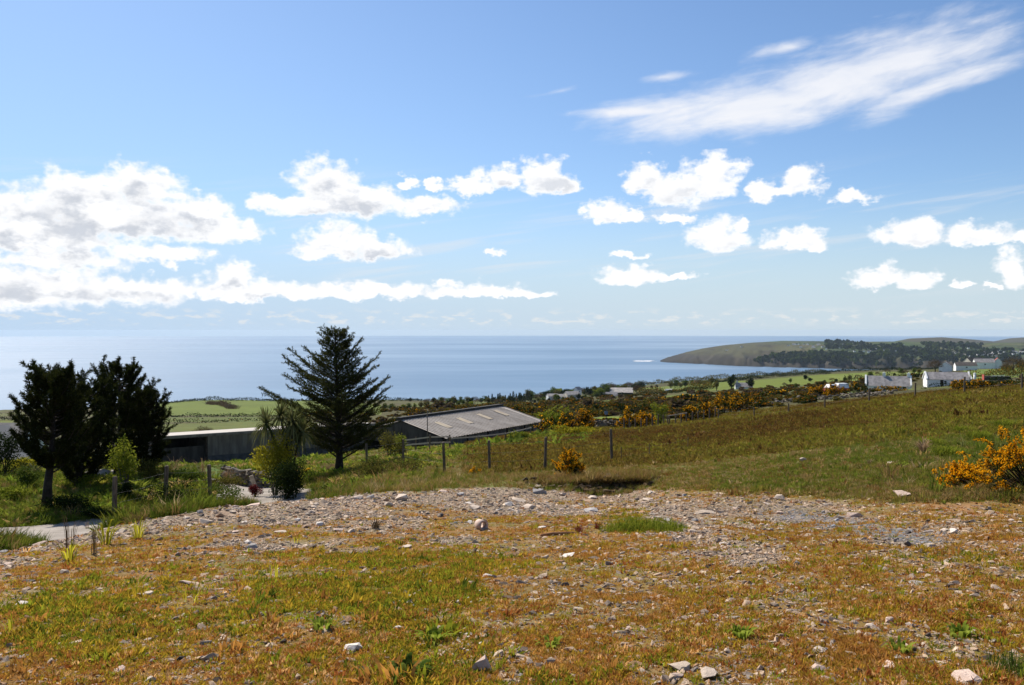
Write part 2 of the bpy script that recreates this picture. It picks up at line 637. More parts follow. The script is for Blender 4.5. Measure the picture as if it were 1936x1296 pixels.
RIDGE = np.array([(1225, 700, 4250), (1238, 686, 4250), (1262, 676, 4400), (1300, 665.5, 4550), (1330, 659, 4700), (1370, 653, 4850), (1420, 648.5, 5000), (1480, 645, 5100),
                  (1540, 645.5, 5100), (1600, 647, 5000), (1650, 646.5, 4900), (1700, 646, 4900), (1760, 648.5, 4900), (1830, 650, 4800), (1936, 648, 4700), (2300, 640, 4500)], float)
SHORE = np.array([(1225, 4095), (1240, 4060), (1300, 3900), (1400, 3600), (1500, 3440), (1600, 3340), (1700, 3250), (1830, 3050), (1936, 2850), (2300, 2400)], float)
HILL2 = np.array([(1640, 655, 6700), (1680, 648, 6700), (1720, 640.5, 6700), (1780, 638, 6700), (1830, 641.5, 6700), (1880, 646, 6800), (1936, 648, 6900)], float)
HILL3 = np.array([(1830, 652, 8300), (1880, 645.5, 8300), (1908, 639.5, 8300), (1936, 637, 8300), (2050, 632, 8300), (2300, 635, 8300)], float)


def far_land(px, r, a):
    Y = r * np.cos(a)
    rx = np.interp(px, RIDGE[:, 0], RIDGE[:, 2])
    rz = EYE - (np.interp(px, RIDGE[:, 0], RIDGE[:, 1]) - HZ) / F * rx
    sh = np.interp(px, SHORE[:, 0], SHORE[:, 1])
    u = (Y - sh) / (rx - sh)
    top = np.maximum(rz - SEA, -15)
    hz = np.where(u < 0, -16 * sstep(-u, 0, 0.05),
                  top * (0.46 * sstep(u, 0.0, 0.040) + 0.54 * np.power(np.clip(u, 0, 1), 0.9)))
    rel = sstep(u, 0.02, 0.2) * (1 - sstep(u, 0.7, 0.98))
    hz = hz + rel * sstep(px, 1240, 1330) * (15 * fbm(px * 0.022, Y * 0.0026, 4, 21) + 9 * np.abs(fbm(px * 0.06, Y * 0.004, 3, 22)))
    hz = hz - 9 * (u > 0) * np.exp(-((u - 0.05) / 0.05) ** 2) * (0.5 + 0.5 * fbm(px * 0.09, Y * 0 + 3, 3, 23))
    hz = hz - (u > 0) * sstep(px, 1240, 1275) * np.minimum(top, 70) * 0.42 * np.exp(-((u - 0.10) / 0.14) ** 2) * sstep(fbm(px * 0.045, Y * 0.0015, 3, 24), -0.15, 0.5)
    back = sstep(u, 1.02, 1.5)
    z = SEA + hz * (1 - back) - 18 * back
    for H in (HILL2, HILL3):
        hx = np.interp(px, H[:, 0], H[:, 2])
        hh = EYE - (np.interp(px, H[:, 0], H[:, 1]) - HZ) / F * hx - SEA
        w = np.where((px > H[0, 0]) & (px < 2320), 1.0, 0.0) * np.exp(-((Y - hx) / 700.0) ** 2)
        z = np.maximum(z, SEA - 14 + (hh + 14) * w)
    ok = (px > 1215) & (px < 2320) & (Y > 2200) & (np.abs(a) < 0.9)
    return np.where(ok, z, SEA - 20.0)


def hit(px, py, y0=2.5, y1=1500.0):
    """first ground point seen at column px, row py"""
    Y = np.geomspace(y0, y1, 1400)
    X = (px - 968) / F * Y
    z = gz(X, Y)
    row = HZ + (EYE - z) / Y * F
    k = np.where(row <= py)[0]
    i = k[0] if len(k) else len(Y) - 1
    return np.array([X[i], Y[i], z[i]])


# the sheet: polar grid, fine towards the view, coarse behind
AZ = np.concatenate([np.radians(np.arange(-180, -52, 4.0)), np.radians(np.arange(-52, -36, 0.6)), np.radians(np.arange(-36, 36.01, 0.11)),
                     np.radians(np.arange(36.6, 53, 0.6)), np.radians(np.arange(56, 180, 4.0))])
RR = np.concatenate([np.geomspace(0.7, 1500, 440), np.geomspace(1520, 9500, 150)])
AZE = np.append(AZ, math.pi)
_a, _r = np.meshgrid(AZE, RR, indexing='ij')
GX = np.sin(_a) * _r
GY = np.cos(_a) * _r
_s = np.unique(np.concatenate([np.arange(0, len(AZE), 4), np.where(np.abs(AZE) > 0.62)[0], [len(AZE) - 1]]))
_jr = np.arange(0, 441, 2)
_d = np.log(drop_rbf(*np.meshgrid(AZE[_s], RR[_jr], indexing='ij')))
_lo = np.clip(np.searchsorted(AZE[_s], AZE, side='right') - 1, 0, len(_s) - 2)
_u = ((AZE - AZE[_s][_lo]) / (AZE[_s][_lo + 1] - AZE[_s][_lo]))[:, None]
_d = _d[_lo] * (1 - _u) + _d[_lo + 1] * _u
_full = np.empty((len(AZE), len(RR)))
_full[:, _jr] = _d
_full[:, 1:440:2] = 0.5 * (_full[:, 0:439:2] + _full[:, 2:441:2])
_full[:, 441:] = _full[:, 440:441]
GZ = height(GX, GY, np.exp(_full))
GZ[-1] = GZ[0]
LR = np.log(RR)


def gz(x, y):
    """height of the finished sheet (bilinear)"""
    x = np.asarray(x, float)
    y = np.asarray(y, float)
    a = np.arctan2(x, y)
    l = np.log(np.clip(np.hypot(x, y), RR[0], RR[-1]))
    i = np.clip(np.searchsorted(AZE, a) - 1, 0, len(AZE) - 2)
    j = np.clip(np.searchsorted(LR, l) - 1, 0, len(LR) - 2)
    u = (a - AZE[i]) / (AZE[i + 1] - AZE[i])
    v = np.clip((np.exp(l) - RR[j]) / (RR[j + 1] - RR[j]), 0, 1)
    return (GZ[i, j] * (1 - u) + GZ[i + 1, j] * u) * (1 - v) + (GZ[i, j + 1] * (1 - u) + GZ[i + 1, j + 1] * u) * v


def W(px, py, Y):
    return Vector(((px - 968) / F * Y, Y, EYE - (py - HZ) / F * Y))


def on(px, Y, dz=0.0):
    x = (px - 968) / F * Y
    return Vector((x, Y, float(gz(x, Y)) + dz))

# ------------------------------------------------------------------ materials
MATS = {}


def newmat(name):
    m_ = bpy.data.materials.new(name)
    m_.use_nodes = True
    m_.node_tree.nodes.clear()
    g = NT(m_.node_tree)
    out = g.n('ShaderNodeOutputMaterial')
    MATS[name] = m_
    return m_, g, out


def solid(name, c1, c2, scale=4.0, rough=0.85, bump=0.0, bscale=None, spec=0.3, detail=5, metallic=0.0, coord='Object', stretch=(1, 1, 1), contrast=(0.32, 0.68)):
    """plain surface: two albedos mixed by noise, with fine relief"""
    m_, g, out = newmat(name)
    tc = g.n('ShaderNodeTexCoord').outputs[coord]
    vec = g.v('MULTIPLY', tc, stretch)
    n1 = g.noise(vec, scale, detail, 0.6)
    col = g.mix(g.smooth(n1, *contrast), c1, c2)
    b = g.n('ShaderNodeBsdfPrincipled')
    g.set(b.inputs['Base Color'], col)
    b.inputs['Roughness'].default_value = rough
    b.inputs['Specular IOR Level'].default_value = spec
    b.inputs['Metallic'].default_value = metallic
    if bump:
        bn = g.n('ShaderNodeBump')
        bn.inputs['Strength'].default_value = 0.6
        bn.inputs['Distance'].default_value = bump
        g.set(bn.inputs['Height'], g.noise(vec, bscale or scale * 4, 5, 0.6))
        m_.node_tree.links.new(bn.outputs[0], b.inputs['Normal'])
    m_.node_tree.links.new(b.outputs[0], out.inputs[0])
    return m_


def leafmat(name, c1, c2, scale=3.0, trans=0.4, tint=False, tcol=None):
    """leaves, needles and blades: diffuse with light passing through"""
    m_, g, out = newmat(name)
    tc = g.n('ShaderNodeTexCoord').outputs['Object']
    gm = g.n('ShaderNodeNewGeometry')
    n1 = g.noise(tc, scale, 3, 0.6)
    if 'Random Per Island' in gm.outputs:
        n1 = g.m('ADD', g.m('MULTIPLY', n1, 0.6), g.m('MULTIPLY', gm.outputs['Random Per Island'], 0.4))
    col = g.mix(g.smooth(n1, 0.25, 0.75), c1, c2)
    if tint:
        at = g.n('ShaderNodeAttribute', attribute_type='INSTANCER', attribute_name='tint')
        v1 = g.m('ADD', 0.65, g.m('MULTIPLY', n1, 0.7))
        col = g.v('SCALE', at.outputs['Color'], None, v1)
    d = g.n('ShaderNodeBsdfDiffuse')
    g.set(d.inputs[0], col)
    t = g.n('ShaderNodeBsdfTranslucent')
    if tcol:
        g.set(t.inputs[0], g.mix(0.5, col, tcol))
    else:
        g.set(t.inputs[0], col)
    mx = g.n('ShaderNodeMixShader')
    mx.inputs[0].default_value = trans
    m_.node_tree.links.new(d.outputs[0], mx.inputs[1])
    m_.node_tree.links.new(t.outputs[0], mx.inputs[2])
    m_.node_tree.links.new(mx.outputs[0], out.inputs[0])
    return m_


def stonemat(name):
    """stones: grey and pinkish tan slate, each stone with its own tone"""
    m_, g, out = newmat(name)
    tc = g.n('ShaderNodeTexCoord').outputs['Object']
    at = g.n('ShaderNodeAttribute', attribute_type='INSTANCER', attribute_name='tint')
    oi = g.n('ShaderNodeObjectInfo')
    n1 = g.noise(tc, 2.3, 5, 0.65)
    v1 = g.m('ADD', 0.72, g.m('MULTIPLY', n1, 0.56))
    base = at.outputs['Color'] if name == 'gravel_stone' else oi.outputs['Color']
    col = g.v('SCALE', base, None, v1)
    b = g.n('ShaderNodeBsdfPrincipled')
    g.set(b.inputs['Base Color'], col)
    b.inputs['Roughness'].default_value = 0.78
    b.inputs['Specular IOR Level'].default_value = 0.12
    bn = g.n('ShaderNodeBump')
    bn.inputs['Strength'].default_value = 0.5
    bn.inputs['Distance'].default_value = 0.05
    g.set(bn.inputs['Height'], g.noise(g.v('MULTIPLY', tc, (1, 1, 5)), 5, 5, 0.65))
    m_.node_tree.links.new(bn.outputs[0], b.inputs['Normal'])
    m_.node_tree.links.new(b.outputs[0], out.inputs[0])
    return m_


stonemat('gravel_stone')
stonemat('loose_stone')
leafmat('grass', (0.1, 0.12, 0.02), (0.2, 0.2, 0.05), 4, 0.5, tint=True)
leafmat('pine_needles', (0.010, 0.018, 0.006), (0.045, 0.048, 0.012), 1.5, 0.3)
leafmat('spruce_needles', (0.018, 0.030, 0.010), (0.080, 0.078, 0.018), 1.2, 0.3)
leafmat('gorse_green', (0.018, 0.028, 0.006), (0.05, 0.062, 0.012), 2.5, 0.25)
leafmat('gorse_flower', (0.80, 0.32, 0.004), (0.88, 0.45, 0.015), 6, 0.5)
leafmat('gorse_rust', (0.20, 0.085, 0.012), (0.42, 0.17, 0.012), 6, 0.3)
leafmat('leaf_fresh', (0.10, 0.14, 0.012), (0.24, 0.25, 0.03), 2, 0.45)
leafmat('leaf_bright', (0.16, 0.22, 0.02), (0.30, 0.34, 0.05), 2, 0.5)
leafmat('leaf_yellow', (0.20, 0.19, 0.012), (0.38, 0.33, 0.03), 2, 0.45)
leafmat('leaf_mid', (0.045, 0.075, 0.012), (0.11, 0.14, 0.025), 1.5, 0.35)
leafmat('leaf_dark', (0.012, 0.022, 0.007), (0.035, 0.05, 0.013), 1.5, 0.22)
leafmat('leaf_olive', (0.07, 0.07, 0.015), (0.15, 0.13, 0.03), 1.5, 0.35)
leafmat('leaf_bare', (0.07, 0.05, 0.03), (0.13, 0.09, 0.05), 1.5, 0.2)
leafmat('leaf_red', (0.08, 0.010, 0.012), (0.19, 0.03, 0.03), 3, 0.3)
leafmat('leaf_strap', (0.045, 0.065, 0.018), (0.19, 0.18, 0.07), 2, 0.3)
leafmat('leaf_iris', (0.22, 0.22, 0.01), (0.52, 0.46, 0.04), 2, 0.5)
leafmat('dry_stalk', (0.22, 0.13, 0.07), (0.42, 0.30, 0.18), 2, 0.25)
leafmat('far_wood', (0.010, 0.022, 0.008), (0.035, 0.050, 0.012), 0.05, 0.2)  # wood green, kept dark to stand for cloud shadow on the headland too
leafmat('petal_white', (0.75, 0.74, 0.70), (0.85, 0.84, 0.80), 5, 0.3)
leafmat('petal_yellow', (0.75, 0.45, 0.01), (0.8, 0.52, 0.02), 5, 0.3)
solid('bark_dark', (0.016, 0.012, 0.009), (0.045, 0.034, 0.025), 6, 0.95, 0.02, 18)
solid('bark_grey', (0.07, 0.06, 0.05), (0.16, 0.14, 0.11), 6, 0.95, 0.02, 18)
solid('post_wood', (0.07, 0.05, 0.032), (0.17, 0.13, 0.09), 5, 0.9, 0.006, 30, stretch=(4, 4, 0.6))
solid('timber_pale', (0.30, 0.25, 0.19), (0.48, 0.42, 0.34), 5, 0.9, 0.004, 30, stretch=(1, 5, 5))
solid('timber_brown', (0.26, 0.12, 0.05), (0.42, 0.22, 0.10), 5, 0.9, 0.004, 30)
solid('wire_metal', (0.16, 0.15, 0.14), (0.26, 0.25, 0.23), 5, 0.6, metallic=0.4)
solid('white_render', (0.70, 0.70, 0.68), (0.82, 0.82, 0.80), 0.8, 0.85, 0.01, 12)
solid('cream_render', (0.52, 0.47, 0.38), (0.68, 0.62, 0.52), 0.8, 0.85, 0.01, 12)
solid('slate_pale', (0.20, 0.185, 0.18), (0.36, 0.33, 0.315), 1.1, 0.6, 0.01, 10)
solid('slate_dark', (0.035, 0.036, 0.040), (0.10, 0.10, 0.105), 1.6, 0.75, 0.01, 10)
solid('brown_roof', (0.05, 0.045, 0.04), (0.11, 0.095, 0.085), 1.0, 0.75)
solid('red_paint', (0.32, 0.05, 0.035), (0.45, 0.09, 0.06), 2, 0.6)
solid('blue_paint', (0.08, 0.13, 0.22), (0.13, 0.20, 0.30), 2, 0.5)
solid('white_paint', (0.72, 0.72, 0.72), (0.85, 0.85, 0.85), 2, 0.5)
solid('black_rubber', (0.012, 0.012, 0.013), (0.03, 0.03, 0.03), 8, 0.8)
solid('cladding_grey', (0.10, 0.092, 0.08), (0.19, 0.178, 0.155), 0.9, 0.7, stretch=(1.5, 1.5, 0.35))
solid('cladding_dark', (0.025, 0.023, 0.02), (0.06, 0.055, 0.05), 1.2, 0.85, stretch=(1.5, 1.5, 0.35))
solid('concrete_block', (0.055, 0.055, 0.058), (0.10, 0.10, 0.10), 1.5, 0.9, 0.01, 14)
solid('sheet_roof', (0.29, 0.25, 0.21), (0.43, 0.38, 0.325), 0.55, 0.62, 0.004, 6, stretch=(0.35, 2.2, 1))
solid('sheet_roof_pale', (0.26, 0.235, 0.21), (0.42, 0.385, 0.35), 0.5, 0.6, 0.004, 6)
solid('rooflight', (0.32, 0.255, 0.17), (0.44, 0.36, 0.24), 0.9, 0.5)
solid('dark_interior', (0.010, 0.010, 0.010), (0.02, 0.019, 0.018), 2, 0.95)
solid('window_glass', (0.015, 0.018, 0.02), (0.03, 0.035, 0.04), 2, 0.12, spec=0.6)
solid('stone_wall', (0.08, 0.07, 0.055), (0.26, 0.215, 0.165), 1.6, 0.9, 0.03, 9)
solid('garden_rock', (0.42, 0.37, 0.32), (0.66, 0.58, 0.52), 2.0, 0.85, 0.03, 7, stretch=(1, 1, 6))
solid('clay', (0.42, 0.30, 0.24), (0.55, 0.42, 0.35), 6, 0.8, 0.01, 30)


def ground_mat():
    m_, g, out = newmat('ground')
    at = g.n('ShaderNodeAttribute', attribute_name='albedo')
    sto = g.n('ShaderNodeAttribute', attribute_name='stony')
    tc = g.n('ShaderNodeTexCoord').outputs['Object']
    n1 = g.noise(tc, 3.0, 8, 0.72)
    n2 = g.noise(tc, 0.16, 6, 0.6)
    n3 = g.noise(tc, 0.012, 6, 0.62)
    v1 = g.m('MULTIPLY', g.m('ADD', 0.42, g.m('MULTIPLY', n1, 1.16)), g.m('ADD', 0.66, g.m('MULTIPLY', n2, 0.68)))
    v1 = g.m('MULTIPLY', v1, g.m('ADD', 0.7, g.m('MULTIPLY', n3, 0.6)))
    col = g.v('SCALE', at.outputs['Color'], None, v1)
    # hue drift: rust and green patches
    hue = g.noise(g.v('ADD', tc, (31.0, 7.0, 0.0)), 0.9, 6, 0.62)
    col = g.v('MULTIPLY', col, g.mix(g.smooth(hue, 0.35, 0.65), (1.10, 0.94, 0.80), (0.88, 1.06, 1.0)))
    # small pebbles where the ground is stony
    vo = g.n('ShaderNodeTexVoronoi', feature='F1')
    g.set(vo.inputs['Vector'], g.v('ADD', tc, g.v('SCALE', g.noise(tc, 9, 3, 0.5, col=True), None, 0.08)))
    vo.inputs['Scale'].default_value = 19.0
    peb = g.sep(vo.outputs['Color'])
    pebc = g.mix(peb[0], (0.22, 0.165, 0.12), (0.50, 0.37, 0.265))
    pebc = g.mix(g.smooth(vo.outputs['Distance'], 0.42, 0.62), pebc, (0.10, 0.075, 0.05))
    pm = g.m('MULTIPLY', sto.outputs['Fac'], g.smooth(g.m('ADD', peb[1], g.m('MULTIPLY', n1, 0.4)), 0.35, 0.55))
    col = g.mix(pm, col, pebc)
    b = g.n('ShaderNodeBsdfPrincipled')
    g.set(b.inputs['Base Color'], col)
    b.inputs['Roughness'].default_value = 0.95
    b.inputs['Specular IOR Level'].default_value = 0.15
    bn = g.n('ShaderNodeBump')
    bn.inputs['Strength'].default_value = 0.7
    bn.inputs['Distance'].default_value = 0.06
    hgt = g.m('ADD', g.noise(tc, 7.0, 6, 0.7), g.m('MULTIPLY', pm, g.m('MULTIPLY', vo.outputs['Distance'], -0.8)))
    g.set(bn.inputs['Height'], hgt)
    m_.node_tree.links.new(bn.outputs[0], b.inputs['Normal'])
    m_.node_tree.links.new(b.outputs[0], out.inputs[0])
    return m_


ground_mat()


def sea_mat():
    m_, g, out = newmat('sea_water')
    tc = g.n('ShaderNodeTexCoord').outputs['Object']
    b = g.n('ShaderNodeBsdfPrincipled')
    s1 = g.noise(g.v('MULTIPLY', tc, (0.00022, 0.0007, 1)), 1.0, 6, 0.6, 0.6)
    s2 = g.noise(g.v('MULTIPLY', tc, (0.0012, 0.0045, 1)), 1.0, 5, 0.6)
    k = g.m('ADD', g.m('MULTIPLY', s1, 0.75), g.m('MULTIPLY', s2, 0.25))
    g.set(b.inputs['Base Color'], g.mix(g.smooth(k, 0.36, 0.64), (0.085, 0.160, 0.255), (0.145, 0.220, 0.305)))
    g.set(b.inputs['Roughness'], g.smooth(k, 0.36, 0.64, 0.43, 0.29))
    b.inputs['IOR'].default_value = 1.333
    bn = g.n('ShaderNodeBump')
    bn.inputs['Strength'].default_value = 0.35
    bn.inputs['Distance'].default_value = 1.2
    g.set(bn.inputs['Height'], g.noise(g.v('MULTIPLY', tc, (0.05, 0.12, 1)), 1.0, 5, 0.6))
    m_.node_tree.links.new(bn.outputs[0], b.inputs['Normal'])
    m_.node_tree.links.new(b.outputs[0], out.inputs[0])


sea_mat()

# ------------------------------------------------------------------ ground sheet
FIELDS = [  # (polygon in photograph columns/rows on the ground, albedo) - real field parcels, each with its crop colour
    ([(200, 766), (330, 756), (620, 756), (720, 766), (720, 784), (500, 786), (270, 786)], (0.098, 0.128, 0.013)),
    ([(-200, 790), (40, 796), (40, 812), (-200, 818)], (0.095, 0.115, 0.013)),
    ([(280, 790), (500, 788), (500, 798), (280, 799)], (0.075, 0.095, 0.016)),
    ([(270, 803), (500, 797), (620, 800), (620, 816), (270, 818)], (0.095, 0.11, 0.02)),
    ([(1210, 735), (1360, 722), (1420, 722), (1290, 742)], (0.10, 0.13, 0.016)),
    ([(1320, 728), (1560, 708), (1700, 703), (1560, 723), (1480, 732), (1290, 741)], (0.11, 0.138, 0.016)),
    ([(1100, 760), (1300, 746), (1345, 748), (1200, 757), (1100, 765)], (0.10, 0.125, 0.016)),
    ([(1560, 712), (1750, 702), (1760, 708), (1600, 722)], (0.13, 0.155, 0.03)),
    ([(1115, 790), (1210, 785), (1215, 795), (1115, 800)], (0.13, 0.17, 0.02)),
    ([(1820, 700), (2000, 694), (2000, 712), (1840, 716)], (0.11, 0.15, 0.025)),
]
TRACK = [((1176, 938), (1240, 965), (1330, 1012), (1420, 1060)), ((1210, 945), (1400, 958), (1560, 985), (1700, 1010), (1760, 1020))]


def polyline_d(px, py, pts, ys=2.2):
    best = np.full(np.shape(px), 1e9)
    for (ax, ay), (bx, by) in zip(pts[:-1], pts[1:]):
        dx, dy = bx - ax, (by - ay) * ys
        t = np.clip(((px - ax) * dx + (py - ay) * ys * dy) / (dx * dx + dy * dy), 0, 1)
        best = np.minimum(best, np.hypot(px - ax - t * dx, (py - ay) * ys - t * dy))
    return best


def zones(x, y, z):
    """weights of the kinds of ground cover at world points"""
    px, py = pix(x, y, z)
    r = np.hypot(x, y)
    back = y < 1.5
    px = np.where(back, np.where(x < 0, -400, 2300), np.clip(px, -800, 2700))
    py = np.where(back, 1500, py)
    n1 = fbm(x * 0.55, y * 0.55, 4, 31)
    n2 = fbm(x * 1.7, y * 1.7, 3, 41)
    edge = rub_row(px)
    fore = sstep(py - edge + 6 * n2, -4, 5) * (r < 30) * (px < 1250) + sstep(py - edge + 10 * n2, -6, 8) * (r < 30) * (px >= 1250)
    fore = np.where(back & (r < 60), 1.0, fore)
    # rubble: a strip of broken slate along the lip, breaking up towards the camera
    depth = (py - edge)
    lim = np.interp(px, [-200, 0, 200, 330, 560, 860, 1080, 1180, 1300], [50, 60, 66, 74, 112, 120, 100, 25, 0])
    rub = sstep(1 - depth / np.maximum(lim, 1) + 0.95 * n1 + 0.55 * n2, 0.10, 0.75) * (lim > 5) * fore
    tr = np.minimum(polyline_d(px, py, TRACK[0]), polyline_d(px, py, TRACK[1]))
    trk = 0.8 * (1 - sstep(tr + 70 * n1 + 55 * n2, 0, 70)) * fore
    spots = sstep(n1 * 0.7 + n2 * 0.6, 0.10, 0.45) * fore * np.interp(px, [0, 700, 1000, 1936], [0.75, 0.6, 0.65, 0.65])
    stony = np.clip(np.maximum(np.maximum(rub, trk), 0.75 * spots), 0, 1)
    green = (np.exp(-((px - 760) / 260) ** 2 - ((py - 1120) / 75) ** 2) + 0.7 * np.exp(-((px - 150) / 230) ** 2 - ((py - 1190) / 80) ** 2)
             + 1.0 * np.exp(-((px - 1205) / 60) ** 2 - ((py - 995) / 22) ** 2) + 0.5 * np.exp(-((px - 840) / 130) ** 2 - ((py - 1240) / 50) ** 2))
    green = np.clip(green * 1.05 + 0.75 * n1 + 0.35 * n2 - 0.14, 0, 1) * fore * (1 - rub * 0.8)
    return px, py, r, n1, n2, fore, rub, trk, stony, green


def mixc(c, w, k):
    return c * (1 - w[..., None]) + np.array(k) * w[..., None]


def ground_colour(x, y, z):
    px, py, r, n1, n2, fore, rub, trk, stony, green = zones(x, y, z)
    c = np.zeros(x.shape + (3,)) + np.array((0.12, 0.125, 0.028))
    # rough grass between
    c = mixc(c, sstep(n1, -0.1, 0.5), (0.165, 0.13, 0.045))
    # left garden side is greener
    c = mixc(c, sstep(-px, -640, -420) * (r < 90), (0.09, 0.125, 0.022))
    # brown summer field on the right
    fld = sstep(r, 31, 40) * (1 - sstep(r, 118, 128)) * sstep(px, 780, 980) * (py < 905)
    c = mixc(c, fld, (0.125, 0.095, 0.024))
    c = mixc(c, fld * sstep(fbm(x * 0.10, y * 0.035, 4, 51), -0.05, 0.45), (0.085, 0.055, 0.02))
    c = mixc(c, fld * sstep(fbm(x * 0.08, y * 0.03, 4, 57), 0.1, 0.55), (0.155, 0.14, 0.025))
    # heath with gorse
    hea = sstep(r, 118, 132)
    c = mixc(c, hea, (0.060, 0.052, 0.016))
    c = mixc(c, hea * sstep(fbm(x * 0.03, y * 0.03, 4, 61), 0.0, 0.4), (0.085, 0.10, 0.02))
    for poly, k in FIELDS:
        w = inpoly(px, py, poly) & (r > 120) & (r < 1500)
        c = mixc(c, w * 0.9, k)
    # cliffs
    sea_near = (z < SEA + 26) & (r < 2000)
    c = mixc(c, sea_near * 1.0, (0.07, 0.06, 0.045))
    # beyond the bay
    far = r > 2000
    h = (z - SEA)
    f1 = fbm(x * 0.0032, y * 0.0016, 3, 71)
    f2 = fbm(x * 0.009, y * 0.004, 3, 72)
    cf = np.zeros(x.shape + (3,)) + np.array((0.10, 0.125, 0.032))
    cf = mixc(cf, sstep(f2, -0.05, 0.08), (0.075, 0.115, 0.022))
    cf = mixc(cf, sstep(f1, 0.05, 0.12), (0.135, 0.135, 0.045))
    ca_, sa_ = math.cos(0.5), math.sin(0.5)
    gu = (x * ca_ + y * sa_) / 260.0 + 0.35 * fbm(x * 0.002, y * 0.002, 2, 73)
    gv = (-x * sa_ + y * ca_) / 190.0 + 0.35 * fbm(x * 0.002, y * 0.002, 2, 74)
    gu = gu + 0.5 * (np.floor(gv) % 2)
    hsh = np.abs(np.sin(np.floor(gu) * 12.9898 + np.floor(gv) * 78.233) * 43758.5453) % 1.0
    pal = np.array([(0.085, 0.135, 0.024), (0.125, 0.155, 0.035), (0.15, 0.15, 0.05), (0.105, 0.115, 0.036), (0.07, 0.105, 0.026), (0.165, 0.145, 0.062)])
    cf = pal[np.clip((hsh * 6).astype(int), 0, 5)]
    du = np.minimum(gu - np.floor(gu), 1 - (gu - np.floor(gu))) * 260
    dv = np.minimum(gv - np.floor(gv), 1 - (gv - np.floor(gv))) * 190
    cf = mixc(cf, (np.minimum(du, dv) < 9) * 0.75, (0.035, 0.045, 0.016))
    cf = cf * (0.85 + 0.3 * f1[..., None])
    tip = sstep(-px, -1560, -1430)
    cf = mixc(cf, tip * sstep(-h + 14 * f2, -92, -70), (0.10, 0.092, 0.036))
    cf = mixc(cf, tip * sstep(f2, 0.05, 0.25) * sstep(-h, -85, -70), (0.06, 0.045, 0.024))
    cf = mixc(cf, sstep(px, 1680, 1720) * (r > 6000), (0.095, 0.080, 0.040))
    cf = mixc(cf, sstep(-h + 16 * f1, -44, -30) * 1.0, (0.075, 0.06, 0.045))
    cf = mixc(cf, sstep(-h, -50, -30) * sstep(fbm(px * 0.05, y * 0.004, 4, 75), -0.05, 0.3), (0.045, 0.036, 0.026))
    cf = mixc(cf, sstep(-h, -10, -5) * 1.0, (0.035, 0.030, 0.025))
    c = np.where(far[..., None], cf * 0.58, c)
    # the open ground in front
    near = np.zeros(x.shape + (3,)) + np.array((0.20, 0.115, 0.036))          # dry moss, orange brown
    near = mixc(near, sstep(n2, -0.05, 0.5) * 0.8, (0.165, 0.125, 0.03))
    near = mixc(near, sstep(fbm(x * 0.8, y * 0.8, 3, 81), 0.1, 0.5) * 0.85, (0.26, 0.165, 0.09))
    near = mixc(near, green * 0.7, (0.11, 0.115, 0.018))
    near = mixc(near, np.maximum(rub, trk * 0.9), (0.27, 0.19, 0.125))
    dk = (1 - sstep(polyline_d(px, py, [(1500, 975), (1600, 995), (1740, 1018)], 3.0) + 12 * n2, 10, 46)) * fore
    near = mixc(near, dk * 0.9, (0.16, 0.16, 0.175))
    dk2 = (1 - sstep(polyline_d(px, py, [(1230, 965), (1300, 985), (1390, 1000)], 3.0) + 14 * n2, 14, 60)) * fore
    near = mixc(near, dk2 * 0.6, (0.30, 0.28, 0.27))
    c = c * (1 - fore[..., None]) + near * fore[..., None]
    # bare earth under the turf lip
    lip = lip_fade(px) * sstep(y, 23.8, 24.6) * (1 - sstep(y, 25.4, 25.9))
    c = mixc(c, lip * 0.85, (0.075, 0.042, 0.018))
    bank = np.exp(-((py - 893) / 22.0) ** 2) * (r > 22) * (r < 34) * sstep(px, 700, 900)
    c = mixc(c, np.clip(bank * (0.6 + n1), 0, 0.8), (0.19, 0.145, 0.06))
    stony = np.where(far, 0, stony)
    return c, stony


def build_ground():
    na, nr = len(AZ), len(RR)
    V = np.stack([GX[:-1].ravel(), GY[:-1].ravel(), GZ[:-1].ravel()], 1)
    i, j = np.meshgrid(np.arange(na), np.arange(nr - 1), indexing='ij')
    i2 = (i + 1) % na
    Fq = np.stack([i * nr + j, i * nr + j + 1, i2 * nr + j + 1, i2 * nr + j], -1).reshape(-1, 4)
    # leave out quads that lie wholly under the sea
    zz = V[:, 2]
    keep = (zz[Fq] > SEA - 6).any(1)
    Fq = Fq[keep]
    used = np.zeros(len(V), bool)
    used[Fq.ravel()] = True
    idx = np.cumsum(used) - 1
    col, sto = ground_colour(V[:, 0], V[:, 1], V[:, 2])
    V = V[used]
    col = col[used]
    sto = sto[used]
    Fq = idx[Fq]
    c0 = len(V)
    V = np.concatenate([V, [[0, 0, 0.0]]])
    fan = [(c0, int(idx[((k + 1) % na) * nr]), int(idx[k * nr])) for k in range(na)]
    me = mesh('ground', V.tolist(), Fq.tolist() + [f[::-1] for f in fan], MATS['ground'], True)
    at = me.attributes.new('albedo', 'FLOAT_COLOR', 'POINT')
    cc = np.ones((len(V), 4), np.float32)
    cc[:-1, :3] = col
    cc[-1, :3] = (0.2, 0.13, 0.04)
    at.data.foreach_set('color', cc.ravel())
    at = me.attributes.new('stony', 'FLOAT', 'POINT')
    at.data.foreach_set('value', np.append(sto, 0.3).astype(np.float32))
    o = link('ground', me)
    return tag(o, kind='structure')


build_ground()

